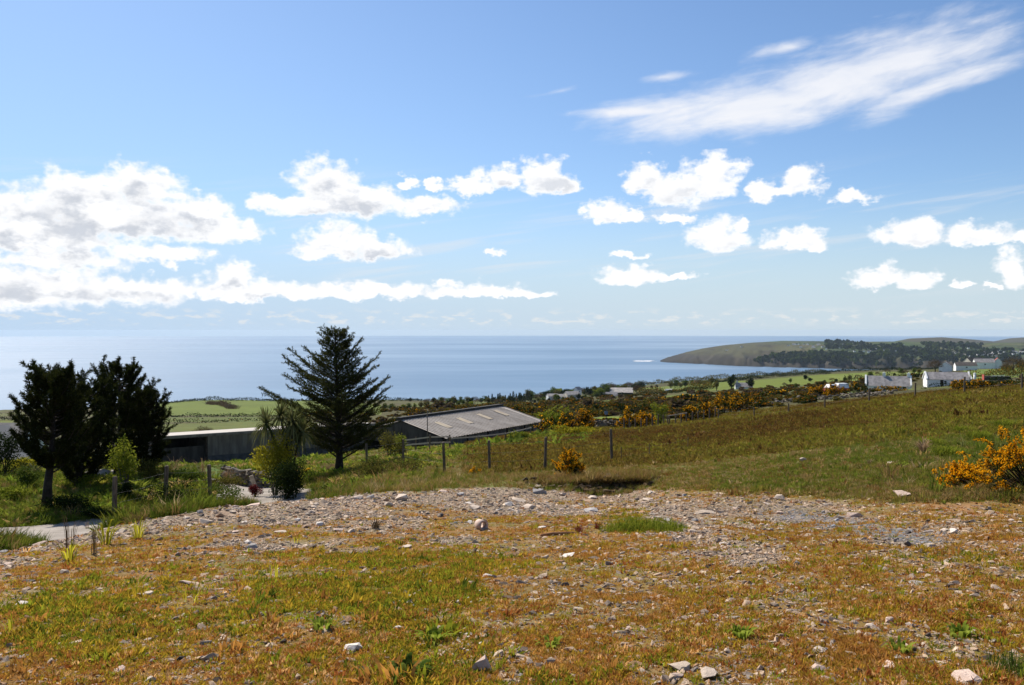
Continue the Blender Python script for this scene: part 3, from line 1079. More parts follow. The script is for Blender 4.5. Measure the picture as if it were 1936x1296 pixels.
# sea: a disc to the horizon
nseg = 180
ring = [(25000 * math.sin(2 * math.pi * k / nseg), 25000 * math.cos(2 * math.pi * k / nseg), SEA) for k in range(nseg)]
mid = [(6000 * math.sin(2 * math.pi * k / nseg), 6000 * math.cos(2 * math.pi * k / nseg), SEA) for k in range(nseg)]
sv = [(0, 0, SEA)] + mid + ring
sf = [(0, 1 + (k + 1) % nseg, 1 + k) for k in range(nseg)] + [(1 + k, 1 + (k + 1) % nseg, 1 + nseg + (k + 1) % nseg, 1 + nseg + k) for k in range(nseg)]
tag(link('sea', mesh('sea', sv, [f[::-1] for f in sf], MATS['sea_water'])), kind='structure')


def lane_strip():
    m_, g, out = newmat('lane_surface')
    tc = g.n('ShaderNodeTexCoord').outputs['Object']
    n1 = g.noise(tc, 0.7, 6, 0.62)
    n2 = g.noise(tc, 22, 4, 0.6)
    col = g.mix(g.smooth(n1, 0.35, 0.65), (0.19, 0.16, 0.13), (0.30, 0.26, 0.22))
    col = g.v('SCALE', col, None, g.m('ADD', 0.7, g.m('MULTIPLY', n2, 0.6)))
    b = g.n('ShaderNodeBsdfPrincipled')
    g.set(b.inputs['Base Color'], col)
    b.inputs['Roughness'].default_value = 0.9
    bn = g.n('ShaderNodeBump')
    bn.inputs['Distance'].default_value = 0.015
    g.set(bn.inputs['Height'], n2)
    m_.node_tree.links.new(bn.outputs[0], b.inputs['Normal'])
    m_.node_tree.links.new(b.outputs[0], out.inputs[0])
    # smooth centre line
    t = np.linspace(0, len(LN) - 1, 160)
    k = np.arange(len(LN))
    cx, cy, cw = (np.interp(t, k, LN[:, q]) for q in range(3))
    for _ in range(40):
        cx[1:-1] = (cx[:-2] + cx[2:] + 2 * cx[1:-1]) / 4
        cy[1:-1] = (cy[:-2] + cy[2:] + 2 * cy[1:-1]) / 4
    tx, ty = np.gradient(cx), np.gradient(cy)
    l = np.hypot(tx, ty)
    nx, ny = -ty / l, tx / l
    nc = 15
    V = []
    for q in range(nc):
        s = (q / (nc - 1) * 2 - 1)
        wob = 0.22 * fbm(t * 3.1, t * 0 + q // 8, 3, 90 + (q > 7)) if q in (0, nc - 1) else 0
        x = cx + nx * (cw + 0.25 + wob) * s
        y = cy + ny * (cw + 0.25 + wob) * s
        zc = gz(x, y)
        V.append(np.stack([x, y, zc + 0.055 + 0.02 * (1 - s * s)], 1))
    V = np.stack(V, 1).reshape(-1, 3)
    Fq = [(a * nc + b_, a * nc + b_ + 1, (a + 1) * nc + b_ + 1, (a + 1) * nc + b_) for a in range(159) for b_ in range(nc - 1)]
    tag(link('lane', mesh('lane', V, [f[::-1] for f in Fq], m_, True)), kind='structure')


lane_strip()


def haze_box():
    m_, g, out = newmat('haze_air')
    v = g.n('ShaderNodeVolumePrincipled')
    v.inputs['Color'].default_value = (0.66, 0.82, 1.0, 1)
    v.inputs['Density'].default_value = 2.3e-5
    v.inputs['Anisotropy'].default_value = 0.2
    m_.node_tree.links.new(v.outputs[0], out.inputs['Volume'])
    b = MB()
    b.box((0, 0, (SEA - 24 + 14) / 2), (50400, 50400, 14 - (SEA - 24)))
    o = b.build('haze', [m_])
    tag(o, kind='stuff', label='pale blue sea haze over the bay and headland', cat='haze')

# ------------------------------------------------------------------ scatter of uncountable cover
import bmesh


def gn_scatter(name, P, rot, scl, idx, tint, protos, label, cat, parent=None):
    """one object of 'stuff': points that carry copies of small meshes"""
    me = bpy.data.meshes.new(name)
    n = len(P)
    me.vertices.add(n)
    me.vertices.foreach_set('co', np.asarray(P, np.float32).ravel())
    for an, ty, arr, key in (('rot', 'FLOAT_VECTOR', rot, 'vector'), ('scl', 'FLOAT_VECTOR', scl, 'vector'), ('idx', 'INT', idx, 'value'), ('tint', 'FLOAT_COLOR', tint, 'color')):
        at = me.attributes.new(an, ty, 'POINT')
        at.data.foreach_set(key, np.asarray(arr, np.int32 if ty == 'INT' else np.float32).ravel())
    pc = bpy.data.collections.new(name + '_pieces')
    for k, pm in enumerate(protos):
        po = bpy.data.objects.new('%s_piece_%02d' % (name, k), pm)
        pc.objects.link(po)
    ng = bpy.data.node_groups.new(name + '_scatter', 'GeometryNodeTree')
    ng.interface.new_socket('Geometry', in_out='INPUT', socket_type='NodeSocketGeometry')
    ng.interface.new_socket('Geometry', in_out='OUTPUT', socket_type='NodeSocketGeometry')
    N = ng.nodes
    gi = N.new('NodeGroupInput')
    go = N.new('NodeGroupOutput')
    ci = N.new('GeometryNodeCollectionInfo')
    ci.inputs['Collection'].default_value = pc
    ci.inputs['Separate Children'].default_value = True
    ci.inputs['Reset Children'].default_value = True
    ip = N.new('GeometryNodeInstanceOnPoints')
    ip.inputs['Pick Instance'].default_value = True

    def na(nm, ty):
        a = N.new('GeometryNodeInputNamedAttribute')
        a.data_type = ty
        a.inputs['Name'].default_value = nm
        return a.outputs['Attribute']
    er = N.new('FunctionNodeEulerToRotation')
    L = ng.links
    L.new(na('rot', 'FLOAT_VECTOR'), er.inputs[0])
    L.new(gi.outputs[0], ip.inputs['Points'])
    L.new(ci.outputs[0], ip.inputs['Instance'])
    L.new(na('idx', 'INT'), ip.inputs['Instance Index'])
    L.new(er.outputs[0], ip.inputs['Rotation'])
    L.new(na('scl', 'FLOAT_VECTOR'), ip.inputs['Scale'])
    L.new(ip.outputs[0], go.inputs[0])
    o = link(name, me)
    md = o.modifiers.new('scatter', 'NODES')
    md.node_group = ng
    tag(o, label, cat, kind='stuff')
    return o


def unit(v):
    return v / np.maximum(np.linalg.norm(v, axis=-1, keepdims=True), 1e-9)


def cards(C, D, L, Wd, rng, mid=0.45):
    """small pointed leaves: base, two sides, tip"""
    C = np.asarray(C, float)
    D = unit(np.asarray(D, float))
    n = len(C)
    R = unit(rng.normal(size=(n, 3)))
    S = unit(np.cross(D, R))
    L = np.broadcast_to(np.asarray(L, float).reshape(-1, 1) if np.ndim(L) else L, (n, 1))
    Wd = np.broadcast_to(np.asarray(Wd, float).reshape(-1, 1) if np.ndim(Wd) else Wd, (n, 1))
    V = np.stack([C, C + D * L * mid + S * Wd * 0.5, C + D * L, C + D * L * mid - S * Wd * 0.5], 1).reshape(-1, 3)
    Fq = np.arange(4 * n).reshape(n, 4)
    return V, Fq


def stack(parts):
    V, Fc, b = [], [], 0
    for v, f in parts:
        V.append(v)
        Fc.append(f + b)
        b += len(v)
    return np.concatenate(V), np.concatenate(Fc)


def tuft_mesh(name, rng, n=14, spread=0.5, lean=0.5, width=0.07, mat='grass'):
    """grass tuft, unit height"""
    V, Fc = [], []
    for k in range(n):
        a = rng.uniform(0, 2 * math.pi)
        rr = spread * math.sqrt(rng.uniform(0, 1))
        bx, by = rr * math.cos(a), rr * math.sin(a)
        a2 = a + rng.normal() * 0.8
        ln = lean * rng.uniform(0.2, 1.3)
        h = rng.uniform(0.5, 1.1)
        dx, dy = math.cos(a2), math.sin(a2)
        w = width * rng.uniform(0.6, 1.3)
        sa = rng.uniform(0, math.pi)
        sx, sy = math.cos(sa) * w, math.sin(sa) * w
        b = len(V)
        V += [(bx - sx, by - sy, -0.08), (bx + sx, by + sy, -0.08),
              (bx + dx * ln * 0.35 - sx * 0.8, by + dy * ln * 0.35 - sy * 0.8, h * 0.6), (bx + dx * ln * 0.35 + sx * 0.8, by + dy * ln * 0.35 + sy * 0.8, h * 0.6),
              (bx + dx * ln, by + dy * ln, h)]
        Fc += [(b, b + 1, b + 3, b + 2), (b + 2, b + 3, b + 4)]
    return mesh(name, V, Fc, MATS[mat])


def hull(pts):
    bm = bmesh.new()
    for p in pts:
        bm.verts.new(p)
    bmesh.ops.convex_hull(bm, input=bm.verts)
    loose = [v for v in bm.verts if not v.link_faces]
    bmesh.ops.delete(bm, geom=loose, context='VERTS')
    bm.verts.index_update()
    V = [tuple(v.co) for v in bm.verts]
    Fc = [tuple(v.index for v in f.verts) for f in bm.faces]
    bm.free()
    return V, Fc


def stone_geo(rng, flat=0.4, n=16, asp=0.75):
    P = unit(rng.normal(size=(n, 3)))
    P = np.sign(P) * np.abs(P) ** 0.75 * np.array((0.55, 0.55 * asp, 0.5 * flat))
    P *= rng.uniform(0.8, 1.12, size=(n, 1))
    return hull(P.tolist())


def stone_mesh(name, rng, flat=0.4, n=16, asp=0.75, mat='gravel_stone'):
    V, Fc = stone_geo(rng, flat, n, asp)
    return mesh(name, V, Fc, MATS[mat])


def sample_polar(n, r0, r1, p, a0=-0.60, a1=0.60, rng=RNG):
    """ground points in front: density along r falls as r**-p"""
    u = rng.uniform(0, 1, n)
    k = 1 - p + 1e-4
    r = (r0 ** k + u * (r1 ** k - r0 ** k)) ** (1 / k)
    a = rng.uniform(a0, a1, n)
    x, y = r * np.sin(a), r * np.cos(a)
    return x, y, gz(x, y)


def sample_near(n, r0, r1, p, rng):
    """like sample_polar, and on round both sides of the standing point"""
    A = sample_polar(n, r0, r1, p, rng=rng)
    B = sample_polar(n // 3, 2.0, 17, p, 0.6, 1.5, rng)
    C_ = sample_polar(n // 3, 2.0, 17, p, -1.5, -0.6, rng)
    D_ = sample_polar(n // 14, 1.6, r0, p, rng=rng)
    return tuple(np.concatenate(q) for q in zip(A, B, C_, D_))


def pick(rng, n, cols, w):
    w = np.array(w, float)
    k = rng.choice(len(cols), size=n, p=w / w.sum())
    return np.array(cols)[k]


def rgba(c):
    return np.concatenate([c, np.ones((len(c), 1))], 1)


GRASS = [tuft_mesh('grass_piece', RNG, 16, 0.75, 0.55, 0.085) for _ in range(5)]
TALL = [tuft_mesh('tall_grass_piece', RNG, 22, 0.30, 0.55, 0.022) for _ in range(5)]
LOW = [tuft_mesh('leafy_piece', RNG, 12, 0.5, 1.0, 0.20) for _ in range(3)]
CHIPS = [stone_mesh('chip', RNG, f, 12, 0.7) for f in (0.22, 0.28, 0.35, 0.42, 0.55, 0.3, 0.25, 0.7)]

C_ORANGE, C_RUST, C_YG = (0.275, 0.150, 0.042), (0.20, 0.078, 0.026), (0.26, 0.205, 0.024)
C_GREEN, C_DEEP, C_STRAW = (0.150, 0.185, 0.018), (0.06, 0.09, 0.012), (0.42, 0.29, 0.14)


def fore_grass():
    rng = np.random.default_rng(3)
    x, y, z = sample_near(240000, 3.3, 29, 1.25, rng)
    px, py, r, n1, n2, fore, rub, trk, stony, green = zones(x, y, z)
    keep = rng.uniform(0, 1, len(x)) < fore * (1 - 0.86 * np.maximum(rub, trk)) * (1 - 0.45 * stony)
    pat = fbm(x * 2.6, y * 2.6, 3, 141)
    keep &= rng.uniform(0, 1, len(x)) < np.clip(0.44 + 1.5 * pat + 0.3 * green, 0.14, 1)
    keep &= lane_dist(x, y) > 0.1
    x, y, z, green, n1, n2, pat = (q[keep] for q in (x, y, z, green, n1, n2, pat))
    n = len(x)
    base = pick(rng, n, [C_ORANGE, C_RUST, C_YG, C_GREEN, C_STRAW], [2.8, 1.5, 3.3, 1.3, 1.7])
    grn = pick(rng, n, [C_YG, C_GREEN, C_DEEP, C_ORANGE], [3.0, 3.4, 1.0, 1.2])
    g = (rng.uniform(0, 1, n) < np.clip(green * 1.15, 0, 1))[:, None]
    tint = np.where(g, grn, base)
    drift = sstep(fbm(x * 1.1, y * 1.1, 3, 151), 0.05, 0.5)[:, None]
    tint = tint * (1 - 0.6 * drift) + np.array(C_ORANGE) * 0.6 * drift * (1 - g) + tint * 0.6 * drift * g
    tint = tint * np.array((1.48, 1.28, 1.05)) * rng.uniform(0.7, 1.25, (n, 1))
    h = rng.lognormal(0, 0.35, n) * np.where(g[:, 0], 0.024, 0.016) * (1 + 0.5 * np.clip(pat, 0, 1))
    h = h * np.interp(np.hypot(x, y), [3, 12, 28], [0.95, 1.2, 1.6])
    wd = h * rng.uniform(0.9, 1.5, n) + 0.006
    rot = np.stack([rng.normal(0, 0.2, n), rng.normal(0, 0.2, n), rng.uniform(0, 6.28, n)], 1)
    gn_scatter('turf', np.stack([x, y, z - 0.002], 1), rot, np.stack([wd, wd, h], 1), rng.integers(0, 5, n), rgba(tint), GRASS,
               'short orange and yellow green moss and turf over the open ground', 'grass')


def fore_gravel():
    rng = np.random.default_rng(4)
    x, y, z = sample_near(300000, 3.3, 28, 1.4, rng)
    px, py, r, n1, n2, fore, rub, trk, stony, green = zones(x, y, z)
    prob = fore * np.clip(np.maximum(rub, trk) * 0.92 + 0.42 * stony * (1 - rub) + np.interp(px, [0, 900, 1300, 1936], [0.20, 0.20, 0.30, 0.34]), 0, 1) * (1 - 0.75 * green * (1 - rub))
    keep = (rng.uniform(0, 1, len(x)) < prob) & (lane_dist(x, y) > 0)
    x, y, z, trk, px, py, rubk = (q[keep] for q in (x, y, z, trk, px, py, rub))
    n = len(x)
    tint = pick(rng, n, [(0.48, 0.345, 0.235), (0.40, 0.30, 0.215), (0.28, 0.215, 0.165), (0.60, 0.46, 0.335), (0.13, 0.095, 0.07), (0.35, 0.205, 0.115), (0.32, 0.265, 0.22)], [4, 3, 2.4, 2.2, 1.7, 1.6, 0.9])
    dk = (1 - sstep(polyline_d(px, py, [(1480, 970), (1600, 995), (1750, 1020)], 3.0), 10, 60))[:, None]
    tint = tint * (1 - dk) + dk * np.array((0.27, 0.275, 0.30)) * rng.uniform(0.6, 1.2, (n, 1))
    tint = tint * rng.uniform(0.75, 1.2, (n, 1)) * (1 + 0.10 * rubk[:, None])
    s = rng.lognormal(0, 0.62, n) * 0.017
    s = np.minimum(s * (1 - 0.5 * dk[:, 0]), 0.075) * np.interp(np.hypot(x, y), [3.5, 8, 14, 25], [0.75, 1.0, 1.35, 1.8])
    rot = np.stack([rng.normal(0, 0.22, n), rng.normal(0, 0.22, n), rng.uniform(0, 6.28, n)], 1)
    scl = np.stack([s * rng.uniform(0.8, 1.6, n), s * rng.uniform(0.8, 1.4, n), s * rng.uniform(0.7, 1.5, n)], 1)
    gn_scatter('gravel', np.stack([x, y, z + s * 0.08], 1), rot, scl, rng.integers(0, len(CHIPS), n), rgba(tint), CHIPS,
               'broken slate chips and gravel strewn over the bare ground', 'gravel')


def rough_grass():
    rng = np.random.default_rng(5)
    x, y, z = sample_polar(230000, 11, 112, 1.2, -0.85, 0.75, rng)
    px, py, r, n1, n2, fore, rub, trk, stony, green = zones(x, y, z)
    left = px < 980
    keep = (fore < 0.35) & (lane_dist(x, y) > 0.12) & ((left) | (r < 36))
    keep &= rng.uniform(0, 1, len(x)) < 0.75 + 0.5 * n1
    keep &= ~((lip_fade(px) > 0.35) & (y > 23.6) & (y < lip_edge(x) - 0.15))
    x, y, z, px, py, n1, n2, r = (q[keep] for q in (x, y, z, px, py, n1, n2, r))
    n = len(x)
    wl = sstep(-px, -760, -420)
    green_p = np.clip(0.25 + 0.6 * wl + 0.5 * n1, 0, 1)
    a = pick(rng, n, [(0.13, 0.17, 0.02), (0.085, 0.125, 0.016), (0.19, 0.20, 0.028), (0.24, 0.17, 0.05)], [3.5, 3, 2, 0.9])
    b = pick(rng, n, [(0.30, 0.20, 0.08), (0.21, 0.13, 0.045), (0.19, 0.17, 0.03), (0.13, 0.14, 0.02), (0.40, 0.30, 0.15)], [3, 2, 2.6, 1.6, 0.8])
    g = rng.uniform(0, 1, n) < green_p
    tint = np.where(g[:, None], a, b)
    tint = tint * np.interp(px, [0, 500, 800], [0.72, 0.74, 1.0])[:, None]  # left garden's backlit shade is put into the grass tint
    # deep green verge by the right gorse
    rg = (px > 1560) & (py < 880)
    tint[rg] = tint[rg] * 0.35 + 0.65 * np.array((0.10, 0.15, 0.016))
    h = rng.lognormal(0, 0.4, n) * np.interp(px, [0, 700, 1000, 1300, 1900], [0.16, 0.13, 0.085, 0.05, 0.10])
    wd = h * rng.uniform(0.8, 1.5, n)
    rot = np.stack([rng.normal(0, 0.18, n), rng.normal(0, 0.18, n), rng.uniform(0, 6.28, n)], 1)
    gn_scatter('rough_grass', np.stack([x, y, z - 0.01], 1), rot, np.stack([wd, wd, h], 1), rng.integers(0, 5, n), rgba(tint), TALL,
               'rough uneven grass on the banks beside the lane and fence', 'grass')


def field_grass():
    rng = np.random.default_rng(6)
    x, y, z = sample_polar(120000, 27, 122, 1.0, -0.1, 0.62, rng)
    px, py, r, n1, n2, fore, rub, trk, stony, green = zones(x, y, z)
    keep = (fore < 0.3) & (px > 880) & (r > 30)
    x, y, z, px, py, r = (q[keep] for q in (x, y, z, px, py, r))
    n = len(x)
    f = fbm(x * 0.11, y * 0.04, 4, 51)
    f2 = fbm(x * 0.09, y * 0.035, 4, 57)
    a = pick(rng, n, [(0.155, 0.11, 0.026), (0.11, 0.068, 0.02), (0.19, 0.15, 0.03), (0.125, 0.11, 0.02)], [3, 2.2, 2, 2])
    b = pick(rng, n, [(0.20, 0.19, 0.03), (0.155, 0.155, 0.022), (0.25, 0.19, 0.06)], [3, 3, 1])
    tint = np.where((rng.uniform(0, 1, n) < np.clip(0.25 + f2 * 1.3, 0, 1))[:, None], b, a)
    tint = tint * np.where((rng.uniform(0, 1, n) < np.clip(0.25 + f * 1.5, 0, 1))[:, None], np.array((0.75, 0.62, 0.8)), 1.0)
    tint = tint * np.array((1.06, 1.0, 0.9))
    h = rng.lognormal(0, 0.35, n) * 0.085 * np.interp(r, [30, 120], [1, 1.7])
    wd = h * rng.uniform(1.2, 2.2, n)
    rot = np.stack([rng.normal(0, 0.15, n), rng.normal(0, 0.15, n), rng.uniform(0, 6.28, n)], 1)
    gn_scatter('pasture_grass', np.stack([x, y, z - 0.01], 1), rot, np.stack([wd, wd, h], 1), rng.integers(0, 5, n), rgba(tint), GRASS,
               'thin brown and green pasture grass on the sloping field', 'grass')


def leafy_weeds():
    rng = np.random.default_rng(8)
    x, y, z = sample_polar(26000, 27, 92, 1.0, -0.62, 0.12, rng)
    px, py, r, n1, n2, fore, rub, trk, stony, green = zones(x, y, z)
    m = fbm(x * 0.22, y * 0.22, 3, 191)
    keep = (fore < 0.2) & (lane_dist(x, y) > 0.4) & (px < 1120) & (rng.uniform(0, 1, len(x)) < np.clip(0.25 + 1.6 * m, 0, 1)) & ((px < 800) | (y > 52) | (px < 900) & (y > 34))
    x, y, z = x[keep], y[keep], z[keep]
    n = len(x)
    tint = pick(rng, n, [(0.20, 0.23, 0.03), (0.13, 0.18, 0.02), (0.30, 0.28, 0.04), (0.10, 0.13, 0.02), (0.32, 0.22, 0.08)], [3, 3, 2, 2, 1])
    h = rng.lognormal(0, 0.4, n) * np.interp(np.hypot(x, y), [27, 90], [0.10, 0.22])
    rot = np.stack([rng.normal(0, 0.15, n), rng.normal(0, 0.15, n), rng.uniform(0, 6.28, n)], 1)
    gn_scatter('leafy_weeds', np.stack([x, y, z], 1), rot, np.stack([h * 1.2, h * 1.2, h], 1), rng.integers(0, 3, n), rgba(tint), LOW,
               'leafy green and yellow weeds in the rough ground before the farm', 'weeds')


def bank_turf():
    rng = np.random.default_rng(18)
    x, y, z = sample_polar(90000, 14, 37, 1.2, -0.02, 0.60, rng)
    px, py, r, n1, n2, fore, rub, trk, stony, green = zones(x, y, z)
    keep = (fore < 0.75) & (px > 960) & ~((lip_fade(px) > 0.35) & (y > 23.6) & (y < lip_edge(x) - 0.15)) & (rng.uniform(0, 1, len(x)) < 0.7 + 0.8 * n1)
    x, y, z, px, py, n1 = (q[keep] for q in (x, y, z, px, py, n1))
    n = len(x)
    tint = pick(rng, n, [(0.30, 0.20, 0.075), (0.20, 0.165, 0.03), (0.15, 0.15, 0.022), (0.40, 0.28, 0.13), (0.20, 0.10, 0.03)], [3, 3, 2, 1.2, 1.2])
    gr = ((rng.uniform(0, 1, n) < np.clip(0.3 + n1, 0, 0.8)) & (px > 1350))[:, None]
    tint = np.where(gr, np.array((0.135, 0.155, 0.022)) * rng.uniform(0.7, 1.4, (n, 1)), tint)
    h = rng.lognormal(0, 0.45, n) * 0.038
    wd = h * rng.uniform(1.0, 1.8, n)
    rot = np.stack([rng.normal(0, 0.2, n), rng.normal(0, 0.2, n), rng.uniform(0, 6.28, n)], 1)
    gn_scatter('bank_turf', np.stack([x, y, z - 0.005], 1), rot, np.stack([wd, wd, h], 1), rng.integers(0, 5, n), rgba(tint), GRASS,
               'short straw coloured turf on the bank below the field', 'grass')


fore_grass()
fore_gravel()
bank_turf()
leafy_weeds()
rough_grass()
field_grass()

# ------------------------------------------------------------------ trees
def bez(p0, p1, p2, n):
    t = np.linspace(0, 1, n)[:, None]
    return (1 - t) ** 2 * np.array(p0) + 2 * t * (1 - t) * np.array(p1) + t * t * np.array(p2)


def spruce():
    """wind-shaped spruce beside the lane; main limbs follow the photograph, the rest fill the crown all round"""
    rng = np.random.default_rng(21)
    Y = 42.0
    base = on(641, Y, -0.12)
    s = Y / F
    t = thing('spruce_tree', 'tall dark spruce with upswept sparse branches standing above the rest', 'tree', base)

    def loc(px, py, dy=0.0):
        return np.array(((px - 641) * s, dy, (HZ - py) * s + EYE - base.z))
    H = loc(633, 617)[2]
    trunk = MB()
    tp = [(0, 0, 0), (0.02, 0, 0.9), (-0.03, 0, 2.4), (-0.07, 0, 4.2), (-0.15, 0, 5.8), (loc(633, 617)[0], 0, H)]
    trunk.tube(tp, [0.25, 0.17, 0.135, 0.10, 0.055, 0.012], 9)
    trunk.build('trunk', [MATS['bark_dark']], t, True)
    tpz = np.array(tp)

    def axis(z):
        return np.array((np.interp(z, tpz[:, 2], tpz[:, 0]), 0.0, z))
    limbs = []
    main = [(606, 620, 655, 0.2), (612, 632, 668, -0.2), (654, 626, 652, -0.1), (662, 634, 672, 0.2), (682, 642, 695, 0.0), (668, 662, 700, 0.3),
            (573, 658, 708, 0.1), (540, 660, 722, 0.2), (545, 672, 742, -0.3), (536, 686, 738, 0.2), (536, 711, 760, 0.1), (555, 730, 765, -0.3), (482, 736, 828, 0.3),
            (510, 734, 800, -0.3), (520, 752, 815, 0.2), (540, 770, 840, -0.5), (715, 671, 735, 0.1), (700, 690, 765, -0.4), (730, 716, 790, 0.2), (735, 733, 800, -0.2),
            (722, 755, 815, 0.3), (745, 790, 835, -0.2), (735, 806, 850, 0.4), (676, 700, 745, -0.3), (700, 735, 790, 0.5), (560, 790, 850, 0.4), (705, 800, 845, -0.6)]
    for (px, py, sy, dy) in main:
        limbs.append((loc(641, sy)[2], loc(px, py, dy * 3)))
    nf = 135
    for k in range(nf):
        z = H * (0.10 + 0.86 * (k / nf) ** 0.92)
        a = k * 2.399 + rng.normal() * 0.3
        R = np.interp(z / H, [0.1, 0.22, 0.35, 0.5, 0.62, 0.75, 0.88, 1.0], [2.3, 2.9, 2.85, 2.3, 1.75, 1.15, 0.72, 0.12]) * rng.uniform(0.5, 1.05)
        c = np.array((math.cos(a) * R, math.sin(a) * R, z + R * rng.uniform(0.35, 0.75)))
        limbs.append((z, c + axis(z) * np.array((1, 1, 0))))
    wood = MB()
    C, D, Ln = [], [], []
    for li, (z0, tip) in enumerate(limbs):
        p0 = axis(z0)
        L = np.linalg.norm(tip - p0)
        midp = (p0 * 0.48 + tip * 0.52)
        midp[2] -= 0.07 * L
        sp = bez(p0, midp, tip, 9)
        r0 = 0.012 + 0.016 * L
        wood.tube(sp.tolist(), np.linspace(r0, 0.004, 9).tolist(), 4, cap=False)
        ax = unit(tip - p0)
        side = unit(np.cross(ax, np.array((0, 0, 1.0))))
        nt = int(8 + 10 * L)
        for q in range(nt):
            f = 0.14 + 0.86 * (q + rng.uniform(0, 1)) / nt
            o_ = np.array([np.interp(f, np.linspace(0, 1, 9), sp[:, d]) for d in range(3)])
            sg = 1 if q % 2 else -1
            d = unit(ax * rng.uniform(0.5, 1.1) + side * sg * rng.uniform(0.4, 1.1) + np.array((0, 0, rng.uniform(-0.35, 0.55))))
            tl = (0.17 + 0.30 * L * (1 - f) * 0.55) * rng.uniform(0.6, 1.2) + 0.06
            tl = min(tl * 1.25, 0.62)
            if f < 0.42:
                dens = 0.35
            else:
                dens = 1.0
            wood.tube([o_.tolist(), (o_ + d * tl * 0.85).tolist()], [0.005, 0.002], 3, cap=False)
            m_ = int(max(2, tl / 0.0125 * dens))
            u = rng.uniform(0.1, 1, m_)[:, None]
            C.append(o_ + d * tl * u)
            D.append(d + unit(rng.normal(size=(m_, 3))) * 1.1)
        m_ = int(18 * L)
        u = rng.uniform(0.5, 1, m_)
        C.append(np.stack([np.interp(u, np.linspace(0, 1, 9), sp[:, d]) for d in range(3)], 1))
        D.append(ax + unit(rng.normal(size=(m_, 3))) * 0.9)
    # leader
    u = rng.uniform(0.86, 1, 120)
    C.append(np.stack([axis(H * q) for q in u]))
    D.append(np.array((0, 0, 0.8)) + unit(rng.normal(size=(120, 3))))
    C = np.concatenate(C)
    D = np.concatenate(D)
    V, Fq = cards(C, D, rng.uniform(0.06, 0.115, len(C)), 0.027, rng)
    crown = link('crown', mesh('crown', V, Fq, MATS['spruce_needles']), t)
    wood.build('branches', [MATS['bark_dark']], crown, True)
    return t


def pine(px, Y, H, W0, clear, seed, label, lean=0.0):
    rng = np.random.default_rng(seed)
    base = on(px, Y, -0.1)
    t = thing('pine_tree', label, 'tree', base, 0, 'pines in the garden')
    tr = MB()
    tp = np.array([(0, 0, 0), (0.04, 0, H * 0.2), (0.10 + lean * 0.3, 0, H * 0.45), (lean * 0.7, 0.05, H * 0.75), (lean, 0, H * 0.95)])
    tr.tube(tp.tolist(), [0.19, 0.13, 0.10, 0.06, 0.02], 8)
    tr.build('trunk', [MATS['bark_dark']], t, True)
    wood = MB()
    C, D = [], []

    def brush(p, ax, ln, k):
        u = rng.uniform(0, 1, k)[:, None]
        C.append(p + ax * ln * u)
        D.append(ax * rng.uniform(0.5, 1.0, (k, 1)) + unit(rng.normal(size=(k, 3))) * 0.95)
    nl = 74
    for k in range(nl):
        f = clear + (0.96 - clear) * ((k + rng.uniform(0, 1)) / nl)
        z = f * H
        p0 = np.array([np.interp(z, tp[:, 2], tp[:, d]) for d in range(3)])
        g = (f - clear) / (1 - clear)
        R = W0 * (np.interp(g, [0, 0.15, 0.5, 0.8, 1], [0.65, 0.95, 1.0, 0.92, 0.55])) * rng.uniform(0.5, 1.2)
        a = k * 2.399 + rng.normal() * 0.4
        rise = rng.uniform(0.25, 0.7) * R + 0.15
        tip = p0 + np.array((math.cos(a) * R, math.sin(a) * R, rise))
        mid = p0 + np.array((math.cos(a) * R * 0.6, math.sin(a) * R * 0.6, rise * 0.15))
        sp = bez(p0, mid, tip, 6)
        wood.tube(sp.tolist(), np.linspace(0.035, 0.012, 6).tolist(), 4, cap=False)
        for q in range(7):
            u = 0.35 + 0.65 * q / 6
            o_ = np.array([np.interp(u, np.linspace(0, 1, 6), sp[:, d]) for d in range(3)])
            ax = unit(np.array((math.cos(a) * 0.5 + rng.normal() * 0.45, math.sin(a) * 0.5 + rng.normal() * 0.45, rng.uniform(0.8, 1.5))))
            ln = rng.uniform(0.24, 0.48)
            wood.tube([o_.tolist(), (o_ + ax * ln).tolist()], [0.012, 0.005], 3, cap=False)
            brush(o_, ax, ln, 100)
    for q in range(6):
        ax = unit(np.array((rng.normal() * 0.35, rng.normal() * 0.35, 1.0)))
        brush(tp[-1] - np.array((0, 0, 0.15)), ax, rng.uniform(0.3, 0.45), 110)
    C = np.concatenate(C)
    D = np.concatenate(D)
    V, Fq = cards(C, D, rng.uniform(0.10, 0.17, len(C)), 0.026, rng)
    crown = link('crown', mesh('crown', V, Fq, MATS['pine_needles']), t)
    wood.build('branches', [MATS['bark_dark']], crown, True)
    return t


def clump(rng, n, rad, lumps=7, L=0.08, Wd=0.05, low=0.0, outw=0.8, squash=1.0):
    """leaves on the shells of several lumps inside an ellipsoid (base at z=0)"""
    rx, ry, rz = rad
    lc = unit(rng.normal(size=(lumps, 3))) * rng.uniform(0.2, 0.72, (lumps, 1))
    lr = rng.uniform(0.30, 0.55, lumps)
    k = rng.integers(0, lumps, n)
    d = unit(rng.normal(size=(n, 3)))
    C = lc[k] + d * lr[k][:, None] * rng.uniform(0.35, 1.02, (n, 1))
    C[:, 2] = np.where(C[:, 2] < -0.95, -0.95 + rng.uniform(0, 0.3, n), C[:, 2])
    P = C * np.array((rx, ry, rz / 2)) + np.array((0, 0, rz / 2 + low))
    D = d * outw + unit(rng.normal(size=(n, 3)))
    D[:, 2] += 0.25
    return P, D, lc * np.array((rx, ry, rz / 2)) + np.array((0, 0, rz / 2 + low)), lr


